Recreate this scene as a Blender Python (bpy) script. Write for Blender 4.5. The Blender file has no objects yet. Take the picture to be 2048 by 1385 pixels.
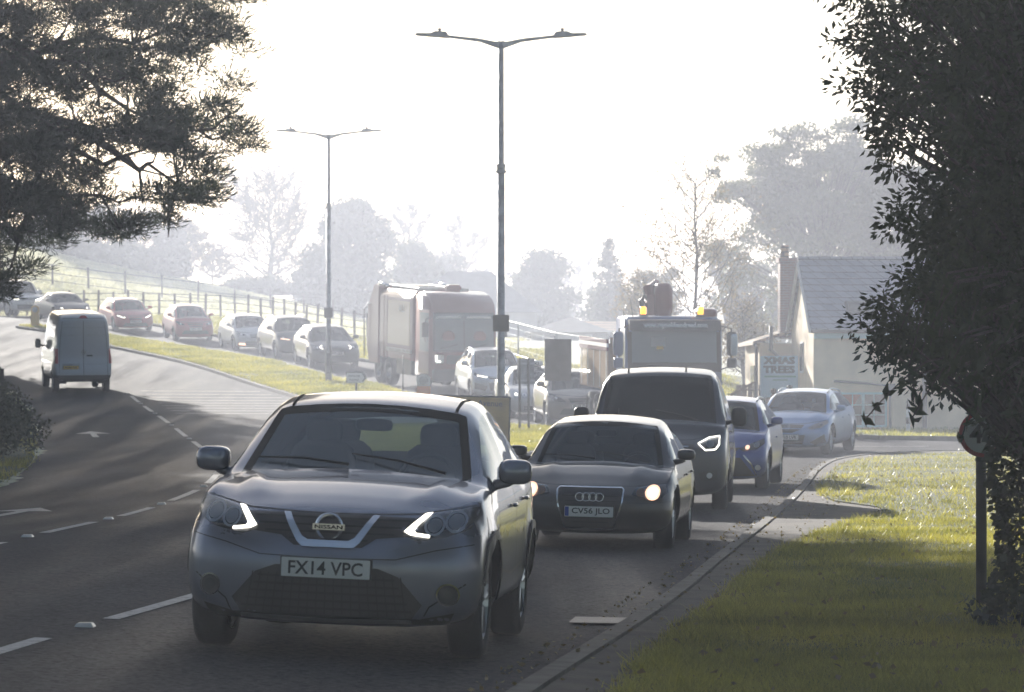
import bpy, bmesh, math, random
import numpy as np
from mathutils import Vector, Matrix, noise as mnoise
from mathutils.bvhtree import BVHTree
R = math.radians
random.seed(7)
sc = bpy.context.scene
col = sc.collection

# ------------------------------------------------------------------ camera
EYE = 1.47
FPX = 8000.0            # focal length in pixels of a 2048 px wide frame
cam_d = bpy.data.cameras.new('camera')
cam = bpy.data.objects.new('camera', cam_d)
col.objects.link(cam)
cam_d.sensor_width = 36.0
cam_d.lens = FPX / 2048 * 36.0
cam_d.clip_start = 0.5
cam_d.clip_end = 3000
cam.location = (0, 0, EYE)
cam.rotation_euler = (R(90) + math.atan(127.5 / FPX), 0, 0)
cam_d.dof.use_dof = True
cam_d.dof.focus_distance = 36
cam_d.dof.aperture_fstop = 9
sc.camera = cam

# ------------------------------------------------------------------ sky, sun, exposure
SUN_AZ, SUN_EL = -17.0, 15.0       # degrees; azimuth from +Y towards +X
w = bpy.data.worlds.new('World'); sc.world = w
w.use_nodes = True
nt = w.node_tree
bg = nt.nodes['Background']
sky = nt.nodes.new('ShaderNodeTexSky')
sky.sky_type = 'NISHITA'; sky.sun_disc = False
sky.sun_elevation = R(SUN_EL); sky.sun_rotation = R(SUN_AZ)
sky.dust_density = 1.2; sky.air_density = 1.0; sky.ozone_density = 1.0
nt.links.new(sky.outputs[0], bg.inputs[0])
bg.inputs[1].default_value = 0.05
sun_d = bpy.data.lights.new('sun', 'SUN'); sun_d.energy = 5.0; sun_d.angle = R(0.6)
sun_d.color = (1.0, 0.95, 0.88)
sun = bpy.data.objects.new('sun', sun_d); col.objects.link(sun)
sdir = Vector((math.sin(R(SUN_AZ)) * math.cos(R(SUN_EL)), math.cos(R(SUN_AZ)) * math.cos(R(SUN_EL)), math.sin(R(SUN_EL))))
sun.rotation_euler = sdir.to_track_quat('Z', 'Y').to_euler()
sun.location = (-30, 80, 60)
sc.view_settings.view_transform = 'Standard'
sc.view_settings.look = 'None'
sc.view_settings.exposure = 1.36
sc.view_settings.gamma = 1.0
sc.cycles.use_denoising = True
sc.cycles.max_bounces = 6
sc.cycles.transparent_max_bounces = 16
sc.cycles.caustics_reflective = False
sc.cycles.caustics_refractive = False
sc.cycles.sample_clamp_indirect = 6.0

# ------------------------------------------------------------------ helpers
def table(pts, smooth=0.0, step=None):
    xs = np.array([p[0] for p in pts], float); ys = np.array([p[1] for p in pts], float)
    if smooth <= 0:
        return lambda v: np.interp(v, xs, ys)
    st = step or smooth / 4
    gx = np.arange(xs[0] - 4 * smooth, xs[-1] + 4 * smooth, st)
    gy = np.interp(gx, xs, ys)
    k = np.exp(-0.5 * (np.arange(-12, 13) * st / smooth) ** 2); k /= k.sum()
    # end padding keeps the slope out of the ends flat
    gy2 = np.convolve(np.pad(gy, 12, mode='edge'), k, mode='valid')
    return lambda v: np.interp(v, gx, gy2)

def tag(o, label=None, cat=None, group=None, kind=None):
    if label: o['label'] = label
    if cat: o['category'] = cat
    if group: o['group'] = group
    if kind: o['kind'] = kind
    return o

def mk(name, verts, faces, mat, parent=None, smooth=True, loc=None):
    me = bpy.data.meshes.new(name)
    if isinstance(verts, np.ndarray): verts = verts.tolist()
    me.from_pydata([tuple(v) for v in verts], [], [tuple(f) for f in faces])
    me.materials.append(mat)
    if smooth: me.polygons.foreach_set('use_smooth', [True] * len(me.polygons))
    me.update()
    o = bpy.data.objects.new(name, me); col.objects.link(o)
    if parent: o.parent = parent
    if loc is not None: o.location = loc
    return o

def mk_np(name, V, F, mat, parent=None, smooth=False):
    """fast mesh from numpy arrays; F is (n,3) or (n,4)"""
    me = bpy.data.meshes.new(name)
    n, k = F.shape
    me.vertices.add(len(V)); me.vertices.foreach_set('co', V.astype(np.float32).ravel())
    me.loops.add(n * k); me.loops.foreach_set('vertex_index', F.astype(np.int32).ravel())
    me.polygons.add(n)
    me.polygons.foreach_set('loop_start', (np.arange(n) * k).astype(np.int32))
    me.polygons.foreach_set('loop_total', np.full(n, k, np.int32))
    if smooth: me.polygons.foreach_set('use_smooth', np.ones(n, bool))
    me.materials.append(mat); me.update(calc_edges=True)
    o = bpy.data.objects.new(name, me); col.objects.link(o)
    if parent: o.parent = parent
    return o

def empty(name, loc=(0, 0, 0), rz=0):
    o = bpy.data.objects.new(name, None); col.objects.link(o)
    o.empty_display_size = 0.3
    o.location = loc; o.rotation_euler = (0, 0, rz)
    return o

class MB:
    """collects primitive shapes, then builds one mesh"""
    def __init__(s): s.v = []; s.f = []
    def add(s, v, f):
        b = len(s.v); s.v += [tuple(p) for p in v]; s.f += [tuple(i + b for i in q) for q in f]; return s
    def box(s, c, size, rz=0, rx=0, ry=0, taper=1.0):
        hx, hy, hz = size[0] / 2, size[1] / 2, size[2] / 2
        M = Matrix.Rotation(rz, 3, 'Z') @ Matrix.Rotation(ry, 3, 'Y') @ Matrix.Rotation(rx, 3, 'X')
        vs = []
        for z in (-1, 1):
            t = taper if z > 0 else 1
            for x, y in ((-1, -1), (1, -1), (1, 1), (-1, 1)):
                vs.append(Vector(c) + M @ Vector((x * hx * t, y * hy * t, z * hz)))
        return s.add(vs, [(3, 2, 1, 0), (4, 5, 6, 7), (0, 1, 5, 4), (1, 2, 6, 5), (2, 3, 7, 6), (3, 0, 4, 7)])
    def bbox(s, x0, x1, y0, y1, z0, z1):
        return s.box(((x0 + x1) / 2, (y0 + y1) / 2, (z0 + z1) / 2), (x1 - x0, y1 - y0, z1 - z0))
    def tube(s, pts, r, n=8, caps=True):
        pts = [Vector(p) for p in pts]
        rs = r if isinstance(r, (list, tuple)) else [r] * len(pts)
        vs = []; fs = []
        up = None
        for i, p in enumerate(pts):
            t = (pts[min(i + 1, len(pts) - 1)] - pts[max(i - 1, 0)])
            if t.length < 1e-9: t = Vector((0, 0, 1))
            t.normalize()
            if up is None:
                up = Vector((0, 0, 1)) if abs(t.z) < 0.9 else Vector((1, 0, 0))
            a = t.cross(up).normalized(); b = a.cross(t).normalized(); up = b
            for k in range(n):
                an = 2 * math.pi * k / n
                vs.append(p + a * math.cos(an) * rs[i] + b * math.sin(an) * rs[i])
        for i in range(len(pts) - 1):
            for k in range(n):
                fs.append((i * n + k, i * n + (k + 1) % n, (i + 1) * n + (k + 1) % n, (i + 1) * n + k))
        if caps:
            fs.append(tuple(range(n - 1, -1, -1))); fs.append(tuple(range((len(pts) - 1) * n, len(pts) * n)))
        return s.add(vs, fs)
    def sq(s, c, r, e1=0.5, e2=0.5, nu=12, nv=20, rz=0, rx=0, ry=0):
        """superquadric: rounded box with radii r"""
        M = Matrix.Rotation(rz, 3, 'Z') @ Matrix.Rotation(ry, 3, 'Y') @ Matrix.Rotation(rx, 3, 'X')
        f = lambda w_, m: math.copysign(abs(w_) ** m, w_)
        vs = []; fs = []
        for i in range(nu + 1):
            a = -math.pi / 2 + math.pi * i / nu
            for j in range(nv):
                b = 2 * math.pi * j / nv
                vs.append(Vector(c) + M @ Vector((r[0] * f(math.cos(a), e1) * f(math.cos(b), e2), r[1] * f(math.cos(a), e1) * f(math.sin(b), e2), r[2] * f(math.sin(a), e1))))
        for i in range(nu):
            for j in range(nv):
                fs.append((i * nv + j, i * nv + (j + 1) % nv, (i + 1) * nv + (j + 1) % nv, (i + 1) * nv + j))
        return s.add(vs, fs)
    def prism(s, poly, axis, a, b):
        """poly of 2D points extruded along axis ('x': pts are (y,z); 'y': pts are (x,z); 'z': pts are (x,y))"""
        n = len(poly)
        def P(p, t):
            return {'x': (t, p[0], p[1]), 'y': (p[0], t, p[1]), 'z': (p[0], p[1], t)}[axis]
        vs = [P(p, a) for p in poly] + [P(p, b) for p in poly]
        fs = [tuple(range(n)), tuple(range(2 * n - 1, n - 1, -1))] + [(i, (i + 1) % n, n + (i + 1) % n, n + i) for i in range(n)]
        return s.add(vs, fs)
    def lathe(s, prof, axis='z', c=(0, 0, 0), n=24):
        vs = []; fs = []; m = len(prof)
        for k in range(n):
            an = 2 * math.pi * k / n
            for r_, h in prof:
                a, b = r_ * math.cos(an), r_ * math.sin(an)
                p = {'z': (a, b, h), 'x': (h, a, b), 'y': (a, h, b)}[axis]
                vs.append((p[0] + c[0], p[1] + c[1], p[2] + c[2]))
        for k in range(n):
            for i in range(m - 1):
                fs.append((k * m + i, ((k + 1) % n) * m + i, ((k + 1) % n) * m + i + 1, k * m + i + 1))
        return s.add(vs, fs)
    def build(s, name, mat, parent=None, smooth=False, bevel=0.0, loc=None, seg=2):
        o = mk(name, s.v, s.f, mat, parent, smooth, loc)
        bm = bmesh.new(); bm.from_mesh(o.data); bmesh.ops.recalc_face_normals(bm, faces=bm.faces)
        if bevel > 0:
            es = [e for e in bm.edges if len(e.link_faces) == 2 and e.calc_face_angle(0) > 0.5]
            bmesh.ops.bevel(bm, geom=es, offset=bevel, segments=seg, affect='EDGES', clamp_overlap=True)
        bm.to_mesh(o.data); bm.free()
        return o

def copy_tree(o, parent=None):
    c = o.copy(); col.objects.link(c); c.parent = parent
    for ch in list(o.children): copy_tree(ch, c)
    return c

def text_mesh(txt, size, extrude=0.002, width=None, bold=0.0):
    """lettering centred on the origin in the x/z plane, facing -y; returns verts, faces"""
    cu = bpy.data.curves.new('t', 'FONT'); cu.body = txt; cu.size = size; cu.extrude = extrude
    cu.align_x = 'CENTER'; cu.align_y = 'CENTER'; cu.offset = bold; cu.resolution_u = 3
    ob = bpy.data.objects.new('t', cu); col.objects.link(ob)
    dg = bpy.context.evaluated_depsgraph_get(); dg.update()
    me = bpy.data.meshes.new_from_object(ob.evaluated_get(dg))
    V = np.array([v.co[:] for v in me.vertices]) if len(me.vertices) else np.zeros((0, 3))
    F = [tuple(p.vertices) for p in me.polygons]
    bpy.data.objects.remove(ob); bpy.data.curves.remove(cu); bpy.data.meshes.remove(me)
    V[:, 0] -= (V[:, 0].max() + V[:, 0].min()) / 2; V[:, 1] -= (V[:, 1].max() + V[:, 1].min()) / 2
    if width: V[:, 0] *= width / (V[:, 0].max() - V[:, 0].min())
    return np.stack([V[:, 0], -V[:, 2], V[:, 1]], 1), F

# ------------------------------------------------------------------ materials
def newmat(name):
    m = bpy.data.materials.new(name); m.use_nodes = True
    return m, m.node_tree, m.node_tree.nodes, m.node_tree.links, m.node_tree.nodes['Principled BSDF']

def simple(name, colr, rough=0.5, metal=0.0, coat=0.0, spec=0.5, emit=None, es=0.0, nscale=0, namt=0.0, bump=0.0, bscale=40, vary=None):
    m, nt, N, L, b = newmat(name)
    b.inputs['Base Color'].default_value = (*colr, 1)
    b.inputs['Roughness'].default_value = rough
    b.inputs['Metallic'].default_value = metal
    b.inputs['Coat Weight'].default_value = coat
    b.inputs['Coat Roughness'].default_value = 0.06
    b.inputs['Specular IOR Level'].default_value = spec
    if emit:
        b.inputs['Emission Color'].default_value = (*emit, 1); b.inputs['Emission Strength'].default_value = es
    if nscale or bump:
        tc = N.new('ShaderNodeTexCoord')
    if nscale:
        n = N.new('ShaderNodeTexNoise'); n.inputs['Scale'].default_value = nscale; n.inputs['Detail'].default_value = 6
        L.new(tc.outputs['Object'], n.inputs['Vector'])
        r = N.new('ShaderNodeValToRGB')
        c2 = vary or tuple(min(1, c * (1 + namt)) for c in colr); c1 = tuple(c * (1 - namt) for c in colr)
        if vary: c1 = colr
        r.color_ramp.elements[0].color = (*c1, 1); r.color_ramp.elements[1].color = (*c2, 1)
        r.color_ramp.elements[0].position = 0.35; r.color_ramp.elements[1].position = 0.65
        L.new(n.outputs['Fac'], r.inputs['Fac']); L.new(r.outputs['Color'], b.inputs['Base Color'])
    if bump:
        n2 = N.new('ShaderNodeTexNoise'); n2.inputs['Scale'].default_value = bscale; n2.inputs['Detail'].default_value = 5
        L.new(tc.outputs['Object'], n2.inputs['Vector'])
        bp = N.new('ShaderNodeBump'); bp.inputs['Strength'].default_value = bump; bp.inputs['Distance'].default_value = 0.02
        L.new(n2.outputs['Fac'], bp.inputs['Height']); L.new(bp.outputs['Normal'], b.inputs['Normal'])
    return m

def paint(name, colr, metal=0.3, rough=0.34):
    """car paint with a clear coat and a film of road dirt low down"""
    m, nt, N, L, b = newmat(name)
    b.inputs['Metallic'].default_value = metal
    b.inputs['Coat Weight'].default_value = 0.8; b.inputs['Coat Roughness'].default_value = 0.05
    tc = N.new('ShaderNodeTexCoord')
    n = N.new('ShaderNodeTexNoise'); n.inputs['Scale'].default_value = 5; n.inputs['Detail'].default_value = 8; n.inputs['Roughness'].default_value = 0.7
    L.new(tc.outputs['Object'], n.inputs['Vector'])
    sep = N.new('ShaderNodeSeparateXYZ'); L.new(tc.outputs['Object'], sep.inputs[0])
    mr = N.new('ShaderNodeMapRange'); mr.inputs[1].default_value = 0.9; mr.inputs[2].default_value = 0.15
    L.new(sep.outputs['Z'], mr.inputs[0])
    mu = N.new('ShaderNodeMath'); mu.operation = 'MULTIPLY'; L.new(mr.outputs[0], mu.inputs[0]); L.new(n.outputs['Fac'], mu.inputs[1])
    mx = N.new('ShaderNodeMix'); mx.data_type = 'RGBA'
    mx.inputs[6].default_value = (*colr, 1); mx.inputs[7].default_value = (0.09, 0.08, 0.07, 1)
    mu2 = N.new('ShaderNodeMath'); mu2.operation = 'MULTIPLY'; mu2.inputs[1].default_value = 0.7; L.new(mu.outputs[0], mu2.inputs[0])
    L.new(mu2.outputs[0], mx.inputs[0]); L.new(mx.outputs[2], b.inputs['Base Color'])
    ra = N.new('ShaderNodeMath'); ra.operation = 'MULTIPLY_ADD'; ra.inputs[1].default_value = 0.35; ra.inputs[2].default_value = rough
    L.new(mu.outputs[0], ra.inputs[0]); L.new(ra.outputs[0], b.inputs['Roughness'])
    cr = N.new('ShaderNodeMath'); cr.operation = 'MULTIPLY_ADD'; cr.inputs[1].default_value = 0.3; cr.inputs[2].default_value = 0.04
    L.new(mu.outputs[0], cr.inputs[0]); L.new(cr.outputs[0], b.inputs['Coat Roughness'])
    return m

def glassmat(name, tint=(0.46, 0.52, 0.54), rough=0.02, film=0.03):
    m, nt, N, L, b = newmat(name)
    N.remove(b)
    out = N['Material Output']
    tr = N.new('ShaderNodeBsdfTransparent'); tr.inputs[0].default_value = (*tint, 1)
    gl = N.new('ShaderNodeBsdfGlossy'); gl.inputs['Roughness'].default_value = rough; gl.inputs[0].default_value = (0.9, 0.95, 1, 1)
    df = N.new('ShaderNodeBsdfDiffuse'); df.inputs[0].default_value = (0.34, 0.38, 0.42, 1)  # pale film: dirt, plus sky reflection put into the colour
    fr = N.new('ShaderNodeLayerWeight'); fr.inputs[0].default_value = 0.33
    ms = N.new('ShaderNodeMixShader'); L.new(fr.outputs['Fresnel'], ms.inputs[0]); L.new(tr.outputs[0], ms.inputs[1]); L.new(gl.outputs[0], ms.inputs[2])
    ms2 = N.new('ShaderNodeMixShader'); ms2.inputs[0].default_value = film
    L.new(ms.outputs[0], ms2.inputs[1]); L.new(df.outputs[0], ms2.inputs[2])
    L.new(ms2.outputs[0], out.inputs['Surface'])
    return m

def leafmat(name, c1, c2, trans=0.5, rough=0.5, gloss=0.08, scale=1.5):
    m, nt, N, L, b = newmat(name)
    N.remove(b); out = N['Material Output']
    g = N.new('ShaderNodeNewGeometry')
    rp = N.new('ShaderNodeValToRGB')
    rp.color_ramp.elements[0].color = (*c1, 1); rp.color_ramp.elements[1].color = (*c2, 1)
    tc = N.new('ShaderNodeTexCoord')
    n = N.new('ShaderNodeTexNoise'); n.inputs['Scale'].default_value = scale; n.inputs['Detail'].default_value = 2
    L.new(tc.outputs['Object'], n.inputs['Vector'])
    ad = N.new('ShaderNodeMath'); ad.operation = 'MULTIPLY_ADD'; ad.inputs[1].default_value = 0.55
    mu = N.new('ShaderNodeMath'); mu.operation = 'MULTIPLY_ADD'; mu.inputs[1].default_value = 1.6; mu.inputs[2].default_value = -0.55
    L.new(n.outputs['Fac'], mu.inputs[0])
    L.new(g.outputs['Random Per Island'], ad.inputs[0]); L.new(mu.outputs[0], ad.inputs[2])
    L.new(ad.outputs[0], rp.inputs['Fac'])
    df = N.new('ShaderNodeBsdfDiffuse'); tl = N.new('ShaderNodeBsdfTranslucent'); gl = N.new('ShaderNodeBsdfGlossy')
    gl.inputs['Roughness'].default_value = rough
    L.new(rp.outputs[0], df.inputs[0]); L.new(rp.outputs[0], tl.inputs[0])
    m1 = N.new('ShaderNodeMixShader'); m1.inputs[0].default_value = trans
    L.new(df.outputs[0], m1.inputs[1]); L.new(tl.outputs[0], m1.inputs[2])
    m2 = N.new('ShaderNodeMixShader'); m2.inputs[0].default_value = gloss
    L.new(m1.outputs[0], m2.inputs[1]); L.new(gl.outputs[0], m2.inputs[2])
    L.new(m2.outputs[0], out.inputs['Surface'])
    return m

def brickmat(name, c1, c2, mortar, w_=0.22, h=0.075, axis='XZ', ms=0.01):
    m, nt, N, L, b = newmat(name)
    tc = N.new('ShaderNodeTexCoord'); sp = N.new('ShaderNodeSeparateXYZ'); cb = N.new('ShaderNodeCombineXYZ')
    L.new(tc.outputs['Object'], sp.inputs[0])
    if axis == 'XZ':
        ad = N.new('ShaderNodeMath'); ad.operation = 'ADD'; L.new(sp.outputs['X'], ad.inputs[0]); L.new(sp.outputs['Y'], ad.inputs[1])
        L.new(ad.outputs[0], cb.inputs[0]); L.new(sp.outputs['Z'], cb.inputs[1])
    else:
        L.new(sp.outputs['X'], cb.inputs[0]); L.new(sp.outputs['Z'], cb.inputs[1])
    br = N.new('ShaderNodeTexBrick'); br.inputs['Scale'].default_value = 1.0
    br.inputs['Brick Width'].default_value = w_; br.inputs['Row Height'].default_value = h; br.inputs['Mortar Size'].default_value = ms
    br.inputs['Color1'].default_value = (*c1, 1); br.inputs['Color2'].default_value = (*c2, 1); br.inputs['Mortar'].default_value = (*mortar, 1)
    L.new(cb.outputs[0], br.inputs['Vector'])
    L.new(br.outputs['Color'], b.inputs['Base Color']); b.inputs['Roughness'].default_value = 0.7
    bp = N.new('ShaderNodeBump'); bp.inputs['Strength'].default_value = 0.5; bp.inputs['Distance'].default_value = 0.02; bp.invert = True
    L.new(br.outputs['Fac'], bp.inputs['Height']); L.new(bp.outputs['Normal'], b.inputs['Normal'])
    return m

M = {}
M['tyre'] = simple('tyre', (0.02, 0.02, 0.021), 0.85, bump=0.3, bscale=60)
M['black'] = simple('black_plastic', (0.022, 0.022, 0.024), 0.45)
M['matt'] = simple('matt_black', (0.012, 0.012, 0.013), 0.8)
M['chrome'] = simple('chrome', (0.75, 0.75, 0.76), 0.12, 1.0)
M['alloy'] = simple('alloy', (0.45, 0.46, 0.48), 0.3, 0.9)
M['steel'] = simple('galvanised_steel', (0.32, 0.33, 0.34), 0.45, 0.7, nscale=6, namt=0.25)
M['darksteel'] = simple('dark_painted_steel', (0.05, 0.055, 0.05), 0.5, nscale=4, namt=0.3)
M['plate_w'] = simple('plate_white', (0.72, 0.72, 0.7), 0.4)
M['plate_y'] = simple('plate_yellow', (0.7, 0.45, 0.04), 0.4)
M['ink'] = simple('plate_ink', (0.012, 0.012, 0.014), 0.5)
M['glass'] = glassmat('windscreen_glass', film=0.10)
M['lorryglass'] = simple('lorry_glass', (0.09, 0.12, 0.135), 0.08, spec=0.5)  # opaque; base colour lightened to stand for light inside and reflections
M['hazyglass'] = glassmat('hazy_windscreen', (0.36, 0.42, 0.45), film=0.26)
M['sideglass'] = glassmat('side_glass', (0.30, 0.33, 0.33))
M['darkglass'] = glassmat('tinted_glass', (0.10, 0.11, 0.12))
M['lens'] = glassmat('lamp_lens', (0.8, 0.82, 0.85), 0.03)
M['reflector'] = simple('lamp_reflector', (0.55, 0.57, 0.60), 0.35, 0.4)
M['ringbright'] = simple('lamp_ring', (0.8, 0.82, 0.85), 0.4, 0.3)
M['drl'] = simple('running_light', (0.9, 0.9, 0.9), 0.3, emit=(1.0, 0.93, 0.78), es=2.0)
M['halogen'] = simple('lit_headlamp', (0.9, 0.8, 0.7), 0.3, emit=(1.0, 0.72, 0.45), es=1.6)
M['halogen_dim'] = simple('lit_headlamp_dim', (0.9, 0.8, 0.7), 0.3, emit=(1.0, 0.55, 0.35), es=0.9)
M['amber'] = simple('amber_lens', (0.8, 0.25, 0.03), 0.2, emit=(1.0, 0.38, 0.02), es=1.6)
M['amber_dim'] = simple('indicator_lens', (0.6, 0.22, 0.04), 0.25)
M['redlens'] = simple('red_lens', (0.4, 0.02, 0.02), 0.2)
M['seat'] = simple('seat_fabric', (0.03, 0.03, 0.034), 0.9)
M['trim'] = simple('cabin_trim', (0.04, 0.04, 0.042), 0.7)
M['white'] = simple('white_paint', (0.75, 0.75, 0.73), 0.6, nscale=3, namt=0.1)
M['hivis'] = simple('hi_vis_cloth', (0.75, 0.12, 0.04), 0.8)
# ------------------------------------------------------------------ ground: one height function
_zr = table([(0, 0.02), (24, 0.0), (44, 0.05), (57, 0.07), (66, 0.19), (80, 0.37), (88, 0.47), (100, 0.72), (114, 1.27), (128, 1.75), (138, 2.25), (150, 3.1), (157, 3.5), (164, 3.9), (172, 4.45), (180, 5.0), (190, 5.7), (200, 6.2), (600, 6.2)], 3.0)
_zR = table([(0, 0.02), (24, 0), (44, 0.05), (57, 0.07), (66, 0.19), (80, 0.37), (88, 0.47), (100, 0.70), (112, 0.8), (122, 1.0), (140, 2.0), (165, 3.1), (200, 4.2), (600, 4.8)], 3.0)
_crest = table([(-200, 22), (-60, 15), (-32, 12.1), (-25, 10.7), (-20.3, 9.75), (-17, 9.0), (-12.5, 8.2), (-9.9, 7.2), (-4, 6.0), (0, 5.4), (15, 5.0), (200, 5.0)], 2.0)
def sstep(x, a, b):
    t = np.clip((x - a) / (b - a), 0, 1); return t * t * (3 - 2 * t)
def tz(X, Y):
    X = np.asarray(X, float); Y = np.asarray(Y, float)
    a = _zr(Y) - np.clip(Y - 160, 0, 40) * 0.03 * sstep(X, -14, 0)
    k = sstep(X, 6, 9.5)
    z = a * (1 - k) + _zR(Y) * k
    # cross fall of the near lanes towards the kerb
    z = z - 0.045 * np.clip(X + 1.0, -3.0, 2.5) * (1 - sstep(Y, 34, 62))
    t = sstep(Y, 200, 262)
    z = z * (1 - t) + _crest(X) * t - sstep(Y, 262, 330) * 2.0
    # bank on the left of the road
    e = _leftedge(Y)
    z = z + sstep(e - X, 0.1, 5.0) * 1.6 * (1 - sstep(Y, 135, 170))
    return z
_leftedge = table([(0, -9.0), (30, -8.6), (44, -8.4), (66, -8.5), (80, -9.6), (97, -11.5), (113, -13.6), (128, -15.7), (145, -19), (165, -24), (185, -30), (205, -38), (230, -52), (400, -200)], 2.0)
def tzf(x, y): return float(tz(x, y))

def from_px(x, y):
    """ground point seen at pixel x, y of the photograph (used once, to survey the place)"""
    Ys = np.arange(18, 230, 0.05)
    Xs = (x - 1024) / FPX * Ys
    py = 820 - FPX * (tz(Xs, Ys) - EYE) / Ys
    i = int(np.argmax(py <= y))
    return float(Xs[i]), float(Ys[i])

def sheet(name, poly, mat, zoff, cell=1.0, skirt=0.0, parent=None, smooth=True, rough=None):
    bm = bmesh.new()
    vs = [bm.verts.new((p[0], p[1], 0)) for p in poly]
    bm.faces.new(vs)
    xs = [p[0] for p in poly]; ys = [p[1] for p in poly]
    def cut(axis, lo, hi, c):
        k = math.ceil(lo / c) * c
        while k < hi:
            co = (k, 0, 0) if axis == 0 else (0, k, 0); no = (1, 0, 0) if axis == 0 else (0, 1, 0)
            bmesh.ops.bisect_plane(bm, geom=bm.verts[:] + bm.edges[:] + bm.faces[:], plane_co=co, plane_no=no)
            k += c
    cx = cell if not isinstance(cell, tuple) else cell[0]; cy = cell if not isinstance(cell, tuple) else cell[1]
    cut(0, min(xs), max(xs), cx); cut(1, min(ys), max(ys), cy)
    V = np.array([v.co[:] for v in bm.verts])
    Z = tz(V[:, 0], V[:, 1]) + zoff
    for v, z in zip(bm.verts, Z): v.co.z = z
    if rough:
        for v in bm.verts:
            if not v.is_boundary: v.co.z += rough * mnoise.noise(Vector((v.co.x * 1.3, v.co.y * 0.9, 0)))
    if skirt:
        es = [e for e in bm.edges if e.is_boundary]
        r_ = bmesh.ops.extrude_edge_only(bm, edges=es)
        for g in r_['geom']:
            if isinstance(g, bmesh.types.BMVert): g.co.z -= skirt
    bmesh.ops.recalc_face_normals(bm, faces=bm.faces)
    me = bpy.data.meshes.new(name); bm.to_mesh(me); bm.free()
    if sum(p.normal.z for p in me.polygons) < 0: me.flip_normals()
    me.materials.append(mat)
    if smooth and not skirt: me.polygons.foreach_set('use_smooth', [True] * len(me.polygons))
    o = bpy.data.objects.new(name, me); col.objects.link(o)
    if parent: o.parent = parent
    return o

def strip_poly(pts, w0, w1):
    """polygon offset w0..w1 (to the right of travel) of a polyline"""
    P = [Vector((p[0], p[1])) for p in pts]; a = []; b = []
    for i, p in enumerate(P):
        t = (P[min(i + 1, len(P) - 1)] - P[max(i - 1, 0)]).normalized(); n = Vector((t.y, -t.x))
        a.append(p + n * w0); b.append(p + n * w1)
    return [tuple(q) for q in a] + [tuple(q) for q in reversed(b)]

def dense(pts, step=1.0, closed=False):
    """smooth curve through survey points (Catmull-Rom), resampled"""
    P = [np.array(p, float) for p in pts]; n = len(P); out = []
    rng = range(n if closed else n - 1)
    for i in rng:
        p0 = P[i - 1] if (closed or i > 0) else P[0]; p1 = P[i]; p2 = P[(i + 1) % n]
        p3 = P[(i + 2) % n] if (closed or i + 2 < n) else P[-1]
        k = max(1, int(np.linalg.norm(p2 - p1) / step))
        for j in range(k):
            t = j / k
            out.append(0.5 * ((2 * p1) + (-p0 + p2) * t + (2 * p0 - 5 * p1 + 4 * p2 - p3) * t * t + (-p0 + 3 * p1 - 3 * p2 + p3) * t ** 3))
    if not closed: out.append(P[-1])
    return [tuple(p) for p in out]

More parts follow.
